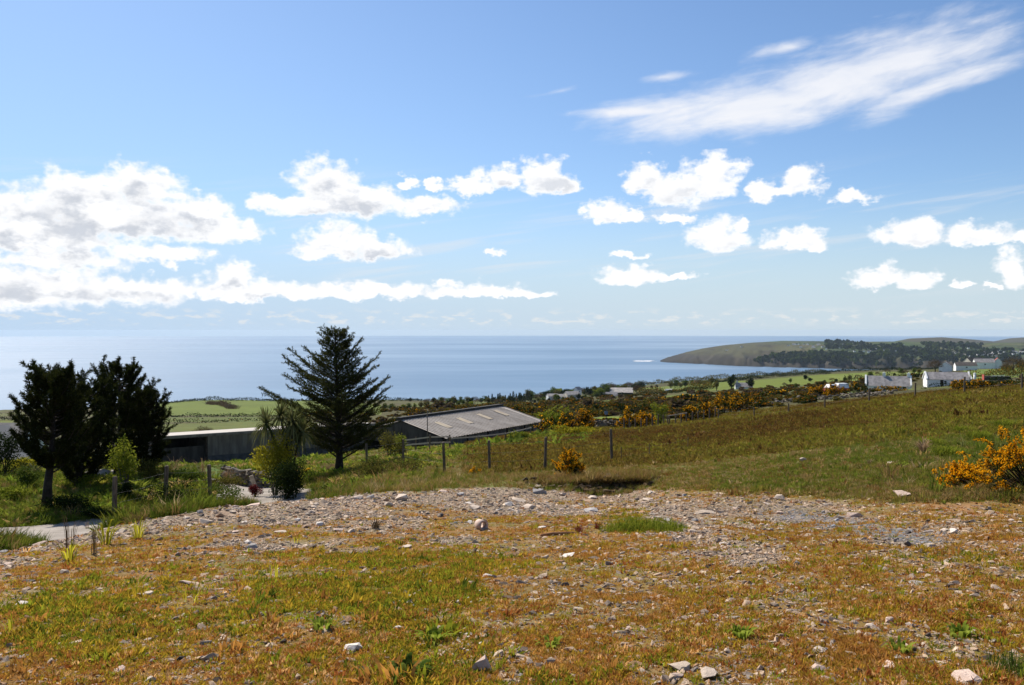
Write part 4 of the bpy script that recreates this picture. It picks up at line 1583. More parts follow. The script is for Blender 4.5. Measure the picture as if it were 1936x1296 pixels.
def bush_thing(name, label, cat, loc, rad, mats, n=1500, L=0.07, Wd=0.045, seed=1, lumps=8, flower=None, group=None, stems=6, low=0.0, bark='bark_dark', upflow=True):
    rng = np.random.default_rng(seed)
    t = thing(name, label, cat, loc, 0, group)
    P, D, lc, lr = clump(rng, n, rad, lumps, L, Wd, low)
    V, Fq = cards(P, D, rng.uniform(0.6, 1.3, n) * L, Wd, rng)
    link('foliage', mesh('foliage', V, Fq, MATS[mats]), t)
    w = MB()
    for c in lc[:stems]:
        b0 = (rng.normal() * rad[0] * 0.08, rng.normal() * rad[1] * 0.08, -0.08)
        w.tube([b0, (c[0] * 0.5, c[1] * 0.5, c[2] * 0.55), tuple(c)], [0.012 + 0.02 * rad[2] * 0.5, 0.010 + 0.008 * rad[2], 0.004], 4, cap=False)
    w.build('stems', [MATS[bark]], t)
    if flower:
        fm, fn, fs = flower
        P2, D2, _, _ = clump(np.random.default_rng(seed), fn * 3, rad, lumps, L, Wd, low)
        # flowers sit on the outer and upper side of the lumps, in spikes
        sc = D2[:, 2] + 0.6 * (P2[:, 2] / (rad[2] + low))
        o = np.argsort(-sc)[:fn] if upflow else np.arange(fn)
        P2 = P2[o] * 1.04
        reps = 9
        PP = np.repeat(P2, reps, 0) + rng.normal(size=(fn * reps, 3)) * fs * 0.9
        V, Fq = cards(PP, rng.normal(size=(fn * reps, 3)), fs * rng.uniform(0.7, 1.3, fn * reps), fs * 0.8, rng)
        link('flowers', mesh('flowers', V, Fq, MATS[fm]), t)['kind'] = 'stuff'
    return t


def gorse_bush(label, loc, rad, seed, sprigs=60, group=None, fl=1.0, mat='gorse_flower', nflow=16, fs=0.02, greens=26, leafL=0.05):
    """gorse: upright spiny sprigs, their outer ends packed with flowers"""
    rng = np.random.default_rng(seed)
    t = thing('gorse_bush', label, 'gorse', loc, 0, group)
    wood = MB()
    GC, GD, FC = [], [], []
    for k in range(sprigs):
        a = rng.uniform(0, 2 * math.pi)
        e = rng.uniform(0.12, 1.45)
        d = np.array((math.cos(a) * math.cos(e), math.sin(a) * math.cos(e), math.sin(e)))
        tip = d * np.array(rad) * rng.uniform(0.72, 1.08)
        st = tip * np.array((0.12, 0.12, 0.0))
        mid = tip * np.array((0.62, 0.62, 0.42))
        sp = bez(st, mid, tip, 6)
        wood.tube(sp.tolist(), np.linspace(0.010 + 0.008 * rad[2], 0.003, 6).tolist(), 3, cap=False)
        ax = unit(sp[-1] - sp[-3])
        ln = np.linalg.norm(tip - st)
        for q in range(4):
            u0 = rng.uniform(0.45, 1.0)
            o_ = np.array([np.interp(u0, np.linspace(0, 1, 6), sp[:, c]) for c in range(3)])
            tw = unit(ax + unit(rng.normal(size=3)) * 0.9)
            tl = 0.22 * ln * rng.uniform(0.5, 1.1) + 0.04
            u = rng.uniform(0, 1, greens)[:, None]
            GC.append(o_ + tw * tl * u)
            GD.append(tw * 0.7 + unit(rng.normal(size=(greens, 3))))
            if u0 > 0.62 and rng.uniform() < fl:
                u = rng.uniform(0.25, 1.05, nflow)[:, None]
                FC.append(o_ + tw * tl * u + rng.normal(size=(nflow, 3)) * fs * 0.75)
    GC, GD = np.concatenate(GC), np.concatenate(GD)
    V, Fq = cards(GC, GD, rng.uniform(0.6, 1.3, len(GC)) * leafL, leafL * 0.28, rng)
    link('foliage', mesh('foliage', V, Fq, MATS['gorse_green']), t)
    wood.build('stems', [MATS['bark_dark']], t)
    if FC:
        FC = np.concatenate(FC)
        V, Fq = cards(FC, rng.normal(size=(len(FC), 3)), rng.uniform(0.7, 1.3, len(FC)) * fs * 1.5, fs * 1.1, rng)
        link('flowers', mesh('flowers', V, Fq, MATS[mat]), t)['kind'] = 'stuff'
    return t


def blades(name, label, cat, loc, n, h, spread, width, mat, seed, group=None, droop=0.5, root=0.0):
    """strap-leaved clump"""
    rng = np.random.default_rng(seed)
    V, Fc = [], []
    for k in range(n):
        a = rng.uniform(0, 2 * math.pi)
        hh = h * rng.uniform(0.6, 1.1)
        out = spread * rng.uniform(0.3, 1.1)
        d = np.array((math.cos(a), math.sin(a), 0))
        s_ = np.array((-math.sin(a), math.cos(a), 0)) * width * rng.uniform(0.7, 1.2)
        b = len(V)
        sp = bez((0.05 * d[0], 0.05 * d[1], -0.05), (d[0] * out * 0.35, d[1] * out * 0.35, hh * 1.1), (d[0] * out, d[1] * out, hh * (1 - droop * rng.uniform(0.2, 1))), 6)
        ra, rr = rng.uniform(0, 2 * math.pi), root * math.sqrt(rng.uniform(0, 1))
        sp = sp + np.array((rr * math.cos(ra), rr * math.sin(ra), 0))
        for i, p in enumerate(sp):
            w = [0.7, 1, 1, 0.85, 0.55, 0.05][i]
            V += [tuple(p - s_ * w), tuple(p + s_ * w)]
        Fc += [(b + 2 * i, b + 2 * i + 1, b + 2 * i + 3, b + 2 * i + 2) for i in range(5)]
    o = link(name, mesh(name, V, Fc, MATS[mat], True), None, loc)
    return tag(o, label, cat, group)


def cordyline():
    rng = np.random.default_rng(31)
    Y = 35.0
    base = on(548, Y, -0.1)
    s = Y / F
    t = thing('cabbage_palm', 'cabbage palm with several thin trunks and heads of drooping strap leaves', 'palm', base)
    heads = [(508, 800), (530, 788), (545, 812), (558, 798), (570, 818), (536, 832)]
    for k, (px, py) in enumerate(heads):
        hp = np.array(((px - 548) * s, (k % 3 - 1) * 0.35, (HZ - py) * s + EYE - base.z))
        b = MB()
        st = np.array((0.10 * (k % 3 - 1), 0.08 * (k % 2), 0))
        sp = bez(st, (hp[0] * 0.25, hp[1] * 0.3, hp[2] * 0.6), hp, 7)
        b.tube(sp.tolist(), np.linspace(0.06, 0.04, 7).tolist(), 6)
        b.build('trunk', [MATS['bark_dark']], t, True)
        V, Fc = [], []
        for q in range(130):
            a = rng.uniform(0, 2 * math.pi)
            e = rng.uniform(-0.5, 1.4)
            d = np.array((math.cos(a) * math.cos(e), math.sin(a) * math.cos(e), math.sin(e)))
            L = rng.uniform(0.55, 0.95)
            side = unit(np.cross(d, np.array((0, 0, 1.0)) + 0.01)) * 0.026
            bz = bez(hp, hp + d * L * 0.6, hp + d * L + np.array((0, 0, -0.55 * L * (1.2 - math.sin(e)))), 5)
            b0 = len(V)
            for i, p in enumerate(bz):
                w = [0.8, 1, 0.9, 0.6, 0.05][i]
                V += [tuple(p - side * w), tuple(p + side * w)]
            Fc += [(b0 + 2 * i, b0 + 2 * i + 1, b0 + 2 * i + 3, b0 + 2 * i + 2) for i in range(4)]
        link('leaf_head', mesh('leaf_head', V, Fc, MATS['leaf_strap'], True), t)
    return t


spruce()
pine(88, 28.0, 4.45, 1.0, 0.28, 41, 'nearest garden pine with bare lower trunk beside the lane', 0.28)
pine(148, 33.0, 4.0, 1.2, 0.04, 42, 'bushy garden pine behind the one with the bare trunk', 0.1)
pine(222, 36.5, 4.75, 1.15, 0.03, 43, 'garden pine with spiky upright shoots, second from the grey shed', 0.1)
pine(272, 38.5, 3.8, 0.95, 0.03, 44, 'smallest garden pine, nearest to the grey shed', -0.05)
cordyline()

# left garden and lane verge
bush_thing('sapling', 'light green leafy sapling in front of the dark pines', 'sapling', on(238, 30.0, -0.05), (0.62, 0.55, 2.1), 'leaf_fresh', 1500, 0.085, 0.06, 51, 16, stems=12, low=0.25, bark='bark_grey')
bush_thing('shrub', 'dark round shrub at the foot of the light green sapling', 'shrub', on(238, 29.4, -0.1), (0.42, 0.4, 0.75), 'leaf_dark', 900, 0.06, 0.045, 52, 6)
bush_thing('shrub', 'dark green shrub at the left edge of the photo below the slate roof', 'shrub', on(8, 40, -0.1), (1.35, 1.0, 2.3), 'leaf_dark', 2600, 0.10, 0.07, 53, 9)
bush_thing('shrub', 'bright green low bush left of the bare pine trunk', 'shrub', on(58, 33, -0.1), (0.9, 0.7, 1.0), 'leaf_mid', 1700, 0.07, 0.05, 54, 8)
bush_thing('shrub', 'yellow green low bush under the slate roof eaves', 'shrub', on(52, 44, -0.1), (1.3, 0.8, 1.3), 'leaf_yellow', 1700, 0.09, 0.06, 55, 8)
bush_thing('shrub', 'black green dense evergreen shrub below the cabbage palm', 'shrub', on(540, 32.0, -0.15), (1.1, 0.85, 1.75), 'leaf_dark', 7500, 0.06, 0.045, 56, 14)
bush_thing('shrub', 'yellow green leafy bush growing round the cabbage palm trunks', 'shrub', on(520, 34.2, -0.1), (1.05, 0.7, 2.3), 'leaf_yellow', 3400, 0.10, 0.06, 57, 14, stems=10, low=0.5, bark='bark_grey')
bush_thing('shrub', 'small red leaved shrub at the lane junction', 'shrub', on(484, 33.4, -0.05), (0.38, 0.33, 0.85), 'leaf_red', 1100, 0.05, 0.035, 58, 6)
bush_thing('shrub', 'olive green bush in the shade right of the spruce trunk', 'shrub', on(735, 52, -0.1), (1.2, 0.9, 1.9), 'leaf_olive', 1800, 0.10, 0.06, 59, 9)
bush_thing('shrub', 'fresh green bush at the near gable of the brown roofed barn', 'shrub', on(757, 60, -0.1), (0.55, 0.5, 1.9), 'leaf_fresh', 700, 0.10, 0.07, 60, 6, stems=6)
bush_thing('shrub', 'light green low growth between the spruce trunk and the palm', 'shrub', on(592, 40, -0.1), (0.6, 0.5, 0.7), 'leaf_bright', 700, 0.08, 0.05, 61, 6)
bush_thing('shrub', 'fresh green low bush right of the spruce trunk', 'shrub', on(705, 37, -0.1), (0.8, 0.6, 0.75), 'leaf_mid', 1300, 0.07, 0.05, 62, 7)
bush_thing('shrub', 'tangled brown bramble on the bank below the spruce', 'bramble', on(700, 30.5, -0.1), (1.5, 0.8, 0.8), 'leaf_olive', 1700, 0.065, 0.045, 63, 12, stems=12)
bush_thing('shrub', 'tangled olive bramble right of the spruce on the bank', 'bramble', on(775, 31, -0.1), (1.1, 0.8, 0.75), 'leaf_olive', 1500, 0.06, 0.04, 64, 10, stems=10)
bush_thing('shrub', 'low dark bush in the lane verge beside the garden fence post', 'shrub', on(330, 28.5, -0.1), (1.3, 0.7, 1.05), 'leaf_dark', 2600, 0.06, 0.04, 65, 9)
bush_thing('shrub', 'low dark bush in the verge nearest the lane junction', 'shrub', on(420, 30, -0.1), (1.0, 0.7, 0.95), 'leaf_mid', 2000, 0.06, 0.04, 66, 8)
bush_thing('shrub', 'dark shaded bush under the nearest pine', 'shrub', on(125, 27, -0.1), (1.4, 0.7, 0.85), 'leaf_dark', 2800, 0.06, 0.04, 67, 9)
bush_thing('shrub', 'dry brown bracken heap left of the spruce trunk', 'bracken', on(620, 45, -0.1), (0.9, 0.6, 0.8), 'dry_stalk', 900, 0.16, 0.02, 68, 7)
blades('flax_plant', 'pale striped strap leaved plant behind the garden rocks', 'plant', on(172, 38.5, -0.05), 90, 0.75, 0.75, 0.022, 'leaf_strap', 71)
blades('flax_plant', 'strap leaved plant growing beside the leaning garden rock', 'plant', on(206, 38.5, -0.05), 80, 0.7, 0.7, 0.022, 'leaf_strap', 72)
blades('flax_plant', 'pale strap leaved plant left of the bare pine trunk', 'plant', on(64, 39, -0.05), 80, 0.8, 0.9, 0.022, 'leaf_strap', 73)
for k, (px, Y, lab) in enumerate([(330, 42, 'left'), (382, 40, 'middle'), (430, 39.5, 'right')]):
    blades('dead_plant', '%s clump of bleached dead stalks on the bank before the grey shed' % lab, 'stalks', on(px, Y, -0.05), 46, 1.05, 0.7, 0.007, 'dry_stalk', 75 + k, None, 0.3)
bush_thing('shrub', 'yellow green undergrowth at the foot of the bushy pines', 'shrub', on(165, 33, -0.1), (1.2, 0.6, 0.75), 'leaf_fresh', 1500, 0.075, 0.05, 701, 10)
bush_thing('shrub', 'olive undergrowth right of the light green sapling', 'shrub', on(292, 34.5, -0.1), (1.0, 0.6, 1.1), 'leaf_olive', 1500, 0.075, 0.05, 702, 10)
bush_thing('shrub', 'green mound of bramble on the garden bank before the grey shed', 'bramble', on(352, 36, -0.1), (1.5, 0.8, 0.8), 'leaf_mid', 2200, 0.075, 0.05, 703, 12)
bush_thing('shrub', 'brown bramble on the garden bank near the lane junction', 'bramble', on(425, 37, -0.1), (1.1, 0.7, 0.75), 'leaf_olive', 1500, 0.075, 0.045, 704, 10)
bush_thing('shrub', 'light green bush between the bare pine trunk and the left edge', 'shrub', on(28, 30, -0.1), (0.8, 0.6, 0.7), 'leaf_fresh', 1200, 0.07, 0.05, 705, 8)
bush_thing('shrub', 'dark verge bush beside the lane under the bare pine trunk', 'shrub', on(180, 25.6, -0.1), (1.0, 0.5, 0.55), 'leaf_dark', 1600, 0.055, 0.035, 706, 9)
# yellow iris leaves and dock along the lip of the rubble
for k, (px, py, h, lab) in enumerate([(200, 1030, 0.34, 'leaning yellow green clump at the lip of the ground above the lane'), (262, 1018, 0.28, 'yellow green strap leaves just right of the brown dead stems'),
                                      (130, 1062, 0.26, 'yellow green strap leaves at the far left lip of the ground'), (520, 1095, 0.17, 'pair of yellow leaf blades below the middle of the rubble'),
                                      (360, 1140, 0.16, 'thin yellow leaf blades in the lower left turf'), (25, 1198, 0.13, 'short yellow leaf blades at the lower left edge'),
                                      (560, 1030, 0.14, 'small yellow leaf blades in the middle of the rubble'), (605, 935, 0.28, 'yellow green plant at the lane edge below the dark evergreen shrub')]):
    p = hit(px, py)
    blades('iris_leaves', lab, 'plant', p, 30 if k < 3 or k == 7 else 9, h, h * 1.1, h * 0.028, 'leaf_iris', 90 + k, None, 0.3)
for k, (px, py, h, lab) in enumerate([(770, 1282, 0.11, 'rosette of broad green leaves at the bottom of the photo'), (1400, 1205, 0.08, 'green leafy weed in the orange moss right of the middle'),
                                      (1815, 1205, 0.08, 'green leafy weed near the right edge of the moss'), (1700, 1235, 0.07, 'small leafy weed among the big stones at lower right'),
                                      (1040, 1225, 0.07, 'small leafy weed low in the middle of the moss'), (610, 1190, 0.08, 'spiky green weed in the lower turf'), (820, 1215, 0.09, 'leafy weed beside the white daisies'),
                                      (1705, 885, 0.16, 'broad leaved green dock on the bank before the right gorse')]):
    p = hit(px, py)
    blades('weed', lab, 'plant', p, 26, h, h * 1.5, h * 0.16, 'leaf_bright' if k != 0 else 'leaf_mid', 110 + k, None, 0.7)
for k, (px, py, h, lab) in enumerate([(132, 1045, 0.5, 'bunch of tall brown dead stems at the lip above the lane'), (180, 1050, 0.35, 'short brown dead stems right of the tall bunch'), (165, 1005, 0.28, 'pale dead stems by the edge of the lane')]):
    p = hit(px, py)
    blades('dead_plant', lab, 'stalks', p, 18, h, h * 0.35, h * 0.010, 'dry_stalk' if k == 2 else 'leaf_bare', 130 + k, None, 0.1)

# gorse near the camera
g1 = on(1905, 15.2, -0.06)
gorse_bush('big orange flowered gorse bush at the right edge of the photo', (g1.x + 0.55, g1.y, g1.z), (1.35, 1.0, 1.12), 201, 120, None, 0.95, 'gorse_flower', 40, 0.021, 30, 0.05)
gorse_bush('low orange gorse bush just left of the big one at the right edge', on(1822, 16.2, -0.05), (0.52, 0.5, 0.45), 202, 44, None, 0.9, 'gorse_flower', 40, 0.021, 26, 0.045)
gorse_bush('small orange gorse bush at the turf lip between two fence posts', on(1074, 26.4, -0.1), (0.52, 0.45, 0.95), 203, 46, None, 0.8, 'gorse_flower', 34, 0.025, 34, 0.06)
gorse_bush('tiny orange gorse sprig left of the third fence post', on(898, 30.2, -0.05), (0.22, 0.22, 0.33), 204, 14, None, 0.9, 'gorse_flower', 16, 0.022, 14, 0.05)
gorse_bush('small yellow orange gorse in the shade between palm and spruce', on(582, 44, -0.05), (0.55, 0.4, 0.5), 205, 24, None, 0.8, 'gorse_flower', 16, 0.03, 20, 0.07)
for k, (px, Y, rx, rz, fl, lab) in enumerate([(1060, 97, 3.4, 2.4, 0.45, 'dark gorse bush with an orange top at the right end of the brown roofed barn'), (1102, 100, 1.4, 2.2, 0.95, 'round orange gorse bush right of the bare thorn bush'),
                                              (1192, 106, 2.0, 2.3, 0.9, 'left one of two orange gorse bushes by the stone wall'), (1218, 108, 1.7, 2.0, 0.9, 'right one of two orange gorse bushes by the stone wall'),
                                              (1308, 112, 1.8, 2.2, 0.7, 'orange gorse bush behind the far fence beside a sloping rail'), (1335, 114, 1.6, 2.2, 0.7, 'orange topped gorse bush behind the row of fence posts'),
                                              (1368, 122, 2.6, 3.0, 0.55, 'large dark gorse with orange top behind the field fence'), (1400, 126, 2.4, 2.8, 0.5, 'dark gorse bush right of the largest one behind the field fence'),
                                              (1578, 150, 2.0, 2.2, 0.95, 'bright orange gorse in front of the pale parked vehicle'), (1548, 155, 2.2, 2.0, 0.8, 'orange gorse left of the pale parked vehicle'),
                                              (1688, 160, 3.2, 1.1, 0.6, 'wide orange gorse below the left white cottage'), (1650, 155, 2.6, 1.0, 0.2, 'dark bush below the left end of the left white cottage'),
                                              (1814, 118, 1.4, 1.3, 0.8, 'orange topped bush before the right white cottage'), (1848, 125, 1.8, 1.3, 0.7, 'orange topped bush below the white pillar'),
                                              (1830, 100, 1.8, 1.1, 0.25, 'dark low bush at the field fence under the right white cottage'), (1620, 148, 3.2, 2.0, 0.15, 'dark bush left of the left white cottage')]):
    p = on(px, Y, -0.15)
    gorse_bush(lab, p, (rx, rx * 0.7, rz), 220 + k, 44, 'gorse along the field edge', fl, 'gorse_flower', 12, 0.10, 16, 0.26)
bush_thing('shrub', 'bare brown thorn bush between two orange gorse bushes', 'shrub', on(1082, 98, -0.1), (1.5, 1.0, 3.6), 'leaf_bare', 1500, 0.22, 0.03, 251, 10, stems=10)
bush_thing('shrub', 'fresh green bush beside the orange gorse at the far field corner', 'shrub', on(1247, 110, -0.1), (1.6, 1.2, 3.4), 'leaf_fresh', 900, 0.22, 0.15, 252, 8)
bush_thing('shrub', 'wide light green bush behind the barn and the bare thorn', 'shrub', on(1052, 118, -0.1), (3.8, 2.0, 3.4), 'leaf_fresh', 2200, 0.26, 0.18, 253, 12)
bush_thing('shrub', 'low light green bush before the right end of the barn', 'shrub', on(985, 84, -0.1), (1.6, 1.0, 1.6), 'leaf_fresh', 900, 0.16, 0.12, 254, 8)
bush_thing('shrub', 'yellow green leafy growth along the rail before the barn', 'shrub', on(1085, 82, -0.1), (3.2, 1.2, 1.1), 'leaf_yellow', 1600, 0.16, 0.12, 255, 12)


def turf_bank():
    """cut earth face with overhanging turf at the back of the open ground"""
    n = 190
    pxs = np.linspace(962, 1262, n)
    X0 = (pxs - 968) / F * 25.2
    ye = lip_edge(X0)
    fade = lip_fade(pxs) * np.clip(0.75 + 1.6 * fbm(X0 * 1.4, X0 * 0 + 9, 3, 605), 0.05, 1.3)
    V = []
    prof = [(-0.95, -0.03, 0.0), (-0.62, 0.02, 0.3), (-0.40, 0.10, 0.8), (-0.34, 0.22, 1.0), (-0.46, 0.33, 1.0), (-0.38, 0.40, 0.8), (0.05, 0.42, 0.4), (0.7, 0.30, 0.0)]
    for k, (dy, dz, rg) in enumerate(prof):
        j = 0.16 * rg * fbm(X0 * 3.1, X0 * 0 + k * 0.6, 3, 601)
        y = ye + dy + j
        g0 = gz(X0, ye - 1.0)
        g1 = gz(X0, ye + 0.75)
        t_ = k / (len(prof) - 1)
        base = g0 * (1 - t_) + g1 * t_
        top = base + (dz - t_ * 0.30) * fade * (0.85 + 0.6 * fbm(X0 * 1.3, X0 * 0 + 4, 3, 602)) - 0.05 * (k in (0, 7)) - 0.06 * (1 - fade)
        V.append(np.stack([X0, y, top + 0.05 * rg * fbm(X0 * 5, X0 * 0 + k, 2, 603) * fade], 1))
    V = np.stack(V, 1).reshape(-1, 3)
    m = len(prof)
    Fq = [(i * m + k, (i + 1) * m + k, (i + 1) * m + k + 1, i * m + k + 1) for i in range(n - 1) for k in range(m - 1)]
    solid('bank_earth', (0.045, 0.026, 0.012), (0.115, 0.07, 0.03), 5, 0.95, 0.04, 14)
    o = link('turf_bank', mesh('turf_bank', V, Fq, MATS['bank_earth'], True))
    tag(o, kind='structure')
    rng = np.random.default_rng(61)
    q = 2600
    s = rng.uniform(985, 1245, q * 2)
    s = s[rng.uniform(0, 1, q * 2) < lip_fade(s) * 0.8 + 0.08][:q]
    q = len(s)
    X = (s - 968) / F * 25.2
    Y_ = lip_edge(X) + rng.uniform(-0.5, 0.5, q)
    Z = gz(X, lip_edge(X) + 0.6) + 0.05 * lip_fade(s) - 0.02 + rng.uniform(-0.02, 0.03, q)
    tint = pick(rng, q, [(0.26, 0.165, 0.06), (0.17, 0.10, 0.035), (0.20, 0.17, 0.035), (0.36, 0.26, 0.11)], [3, 2, 2, 1])
    h = rng.lognormal(0, 0.35, q) * 0.13
    rot = np.stack([rng.normal(0.35, 0.35, q), rng.normal(0, 0.3, q), rng.uniform(-0.6, 0.6, q)], 1)
    gn_scatter('bank_grass', np.stack([X, Y_, Z], 1), rot, np.stack([h, h, h], 1), rng.integers(0, 5, q), rgba(tint), TALL,
               'dry brown grass hanging over the cut turf bank', 'grass')

    m = MB()
    for k in range(120):
        s_ = rng.uniform(1090, 1245) if k % 4 else rng.uniform(990, 1090)
        X_ = (s_ - 968) / F * 25.0
        yy = float(lip_edge(np.array(X_))) - rng.uniform(0.15, 1.3)
        V_, F_ = stone_geo(rng, 0.75, 10)
        sz = rng.uniform(0.08, 0.30)
        m.add((np.array(V_) * sz + np.array((X_, yy, float(gz(X_, yy)) + sz * 0.18))).tolist(), F_)
    tag(m.build('earth_clods', [MATS['bank_earth']]), 'brown clods of earth fallen from the cut turf bank', 'earth', None, 'stuff')
    q = 500
    s = rng.uniform(1000, 1245, q)
    X = (s - 968) / F * 25.0
    Y_ = lip_edge(X) - rng.uniform(0.2, 1.6, q)
    tint = pick(rng, q, [(0.26, 0.165, 0.06), (0.15, 0.14, 0.03), (0.13, 0.16, 0.02)], [2, 2, 2])
    h = rng.lognormal(0, 0.4, q) * 0.10
    rot = np.stack([rng.normal(0, 0.2, q), rng.normal(0, 0.2, q), rng.uniform(0, 6.28, q)], 1)
    gn_scatter('clod_grass', np.stack([X, Y_, gz(X, Y_)], 1), rot, np.stack([h, h, h], 1), rng.integers(0, 5, q), rgba(tint), TALL,
               'loose tufts of grass below the cut turf bank', 'grass')


turf_bank()

# ------------------------------------------------------------------ buildings
def ribbed(p0, p1, h0, h1, pitch, amp, zbase0=0.0, zbase1=0.0):
    """upright ribbed sheet from p0 to p1 (2D), as a folded strip"""
    p0, p1 = np.array(p0, float), np.array(p1, float)
    L = np.linalg.norm(p1 - p0)
    n = int(L / pitch)
    d = (p1 - p0) / L
    nr = np.array((d[1], -d[0]))
    V, Fc = [], []
    k = 0
    for i in range(n + 1):
        for s, o in ((0.0, 0), (0.55, 0), (0.55, 1), (1.0, 1)):
            u = min((i + s) * pitch / L, 1.0)
            q = p0 + d * u * L + nr * (amp if o else 0)
            V += [(q[0], q[1], zbase0 + (zbase1 - zbase0) * u), (q[0], q[1], h0 + (h1 - h0) * u)]
            if k:
                Fc.append((2 * k - 2, 2 * k, 2 * k + 1, 2 * k - 1))
            k += 1
    return V, Fc


def grey_shed():
    # front wall from a (left, near) to b (right, far); roof falls gently to the back
    a = np.array(((300 - 968) / F * 100, 100.0))
    b = np.array(((705 - 968) / F * 114.5, 114.5))
    ztop = EYE - (826 - HZ) / F * 100
    zb = ztop - 3.7
    t = thing('farm_shed', 'long low grey farm shed with ribbed cladding and an open black bay', 'shed', (a[0], a[1], zb))
    d = (b - a)
    L = float(np.linalg.norm(d))
    d /= L
    nb = np.array((-d[1], d[0]))        # towards the back
    W_ = 11.0
    bay = 5.6

    def P(u, v, z):
        q = d * u + nb * v
        return (q[0], q[1], z)
    H = 3.7
    # cladding and block wall
    q0, q1 = d * bay, d * L
    V, Fc = ribbed(q0, q1, H - 0.12, H - 0.12, 0.36, 0.055, 1.0, 1.0)
    link('cladding', mesh('cladding', V, Fc, MATS['cladding_grey']), t)
    m = MB()
    m.hexa([P(bay, 0.02, -0.8), P(L, 0.02, -0.8), P(L, 0.25, -0.8), P(bay, 0.25, -0.8), P(bay, 0.02, 1.0), P(L, 0.02, 1.0), P(L, 0.25, 1.0), P(bay, 0.25, 1.0)])
    m.build('block_wall', [MATS['concrete_block']], t)
    for u in np.arange(bay + 4.5, L, 4.5):
        m = MB()
        m.hexa([P(u, -0.02, -0.8), P(u + 0.18, -0.02, -0.8), P(u + 0.18, 0.03, -0.8), P(u, 0.03, -0.8), P(u, -0.02, 1.02), P(u + 0.18, -0.02, 1.02), P(u + 0.18, 0.03, 1.02), P(u, 0.03, 1.02)])
        m.build('wall_pier', [MATS['concrete_block']], t)
    # open bay: posts, back and side walls, dark panel standing for shade inside
    for u in (0.0, bay - 0.25):
        m = MB()
        m.hexa([P(u, 0, -0.8), P(u + 0.25, 0, -0.8), P(u + 0.25, 0.3, -0.8), P(u, 0.3, -0.8), P(u, 0, H - 0.1), P(u + 0.25, 0, H - 0.1), P(u + 0.25, 0.3, H - 0.1), P(u, 0.3, H - 0.1)])
        m.build('bay_post', [MATS['bark_dark']], t)
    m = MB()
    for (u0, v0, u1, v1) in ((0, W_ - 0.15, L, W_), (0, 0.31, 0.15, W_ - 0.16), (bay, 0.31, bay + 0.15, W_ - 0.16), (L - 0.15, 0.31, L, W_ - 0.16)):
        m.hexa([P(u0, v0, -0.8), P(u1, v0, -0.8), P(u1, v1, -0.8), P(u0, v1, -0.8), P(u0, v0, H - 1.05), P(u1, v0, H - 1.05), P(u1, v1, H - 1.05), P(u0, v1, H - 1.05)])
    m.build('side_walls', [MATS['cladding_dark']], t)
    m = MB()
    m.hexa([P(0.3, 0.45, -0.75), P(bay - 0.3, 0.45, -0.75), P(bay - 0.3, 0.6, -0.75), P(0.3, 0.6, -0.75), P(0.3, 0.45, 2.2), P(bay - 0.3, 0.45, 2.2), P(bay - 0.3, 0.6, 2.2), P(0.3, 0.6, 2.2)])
    m.build('bay_shade_panel', [MATS['cladding_dark']], t)
    m = MB()
    m.hexa([P(-0.3, -0.3, H - 0.02), P(L + 0.3, -0.3, H - 0.02), P(L + 0.3, W_ + 0.3, H - 0.98), P(-0.3, W_ + 0.3, H - 0.98), P(-0.3, -0.3, H + 0.06), P(L + 0.3, -0.3, H + 0.06), P(L + 0.3, W_ + 0.3, H - 0.90), P(-0.3, W_ + 0.3, H - 0.90)])
    rf = m.build('roof', [MATS['sheet_roof']], t)
    m = MB()
    m.hexa([P(-0.3, -0.36, H - 0.30), P(L + 0.3, -0.36, H - 0.30), P(L + 0.3, -0.303, H - 0.30), P(-0.3, -0.303, H - 0.30), P(-0.3, -0.36, H + 0.02), P(L + 0.3, -0.36, H + 0.02), P(L + 0.3, -0.303, H + 0.02), P(-0.3, -0.303, H + 0.02)])
    m.build('fascia', [MATS['cladding_grey']], rf)


grey_shed()


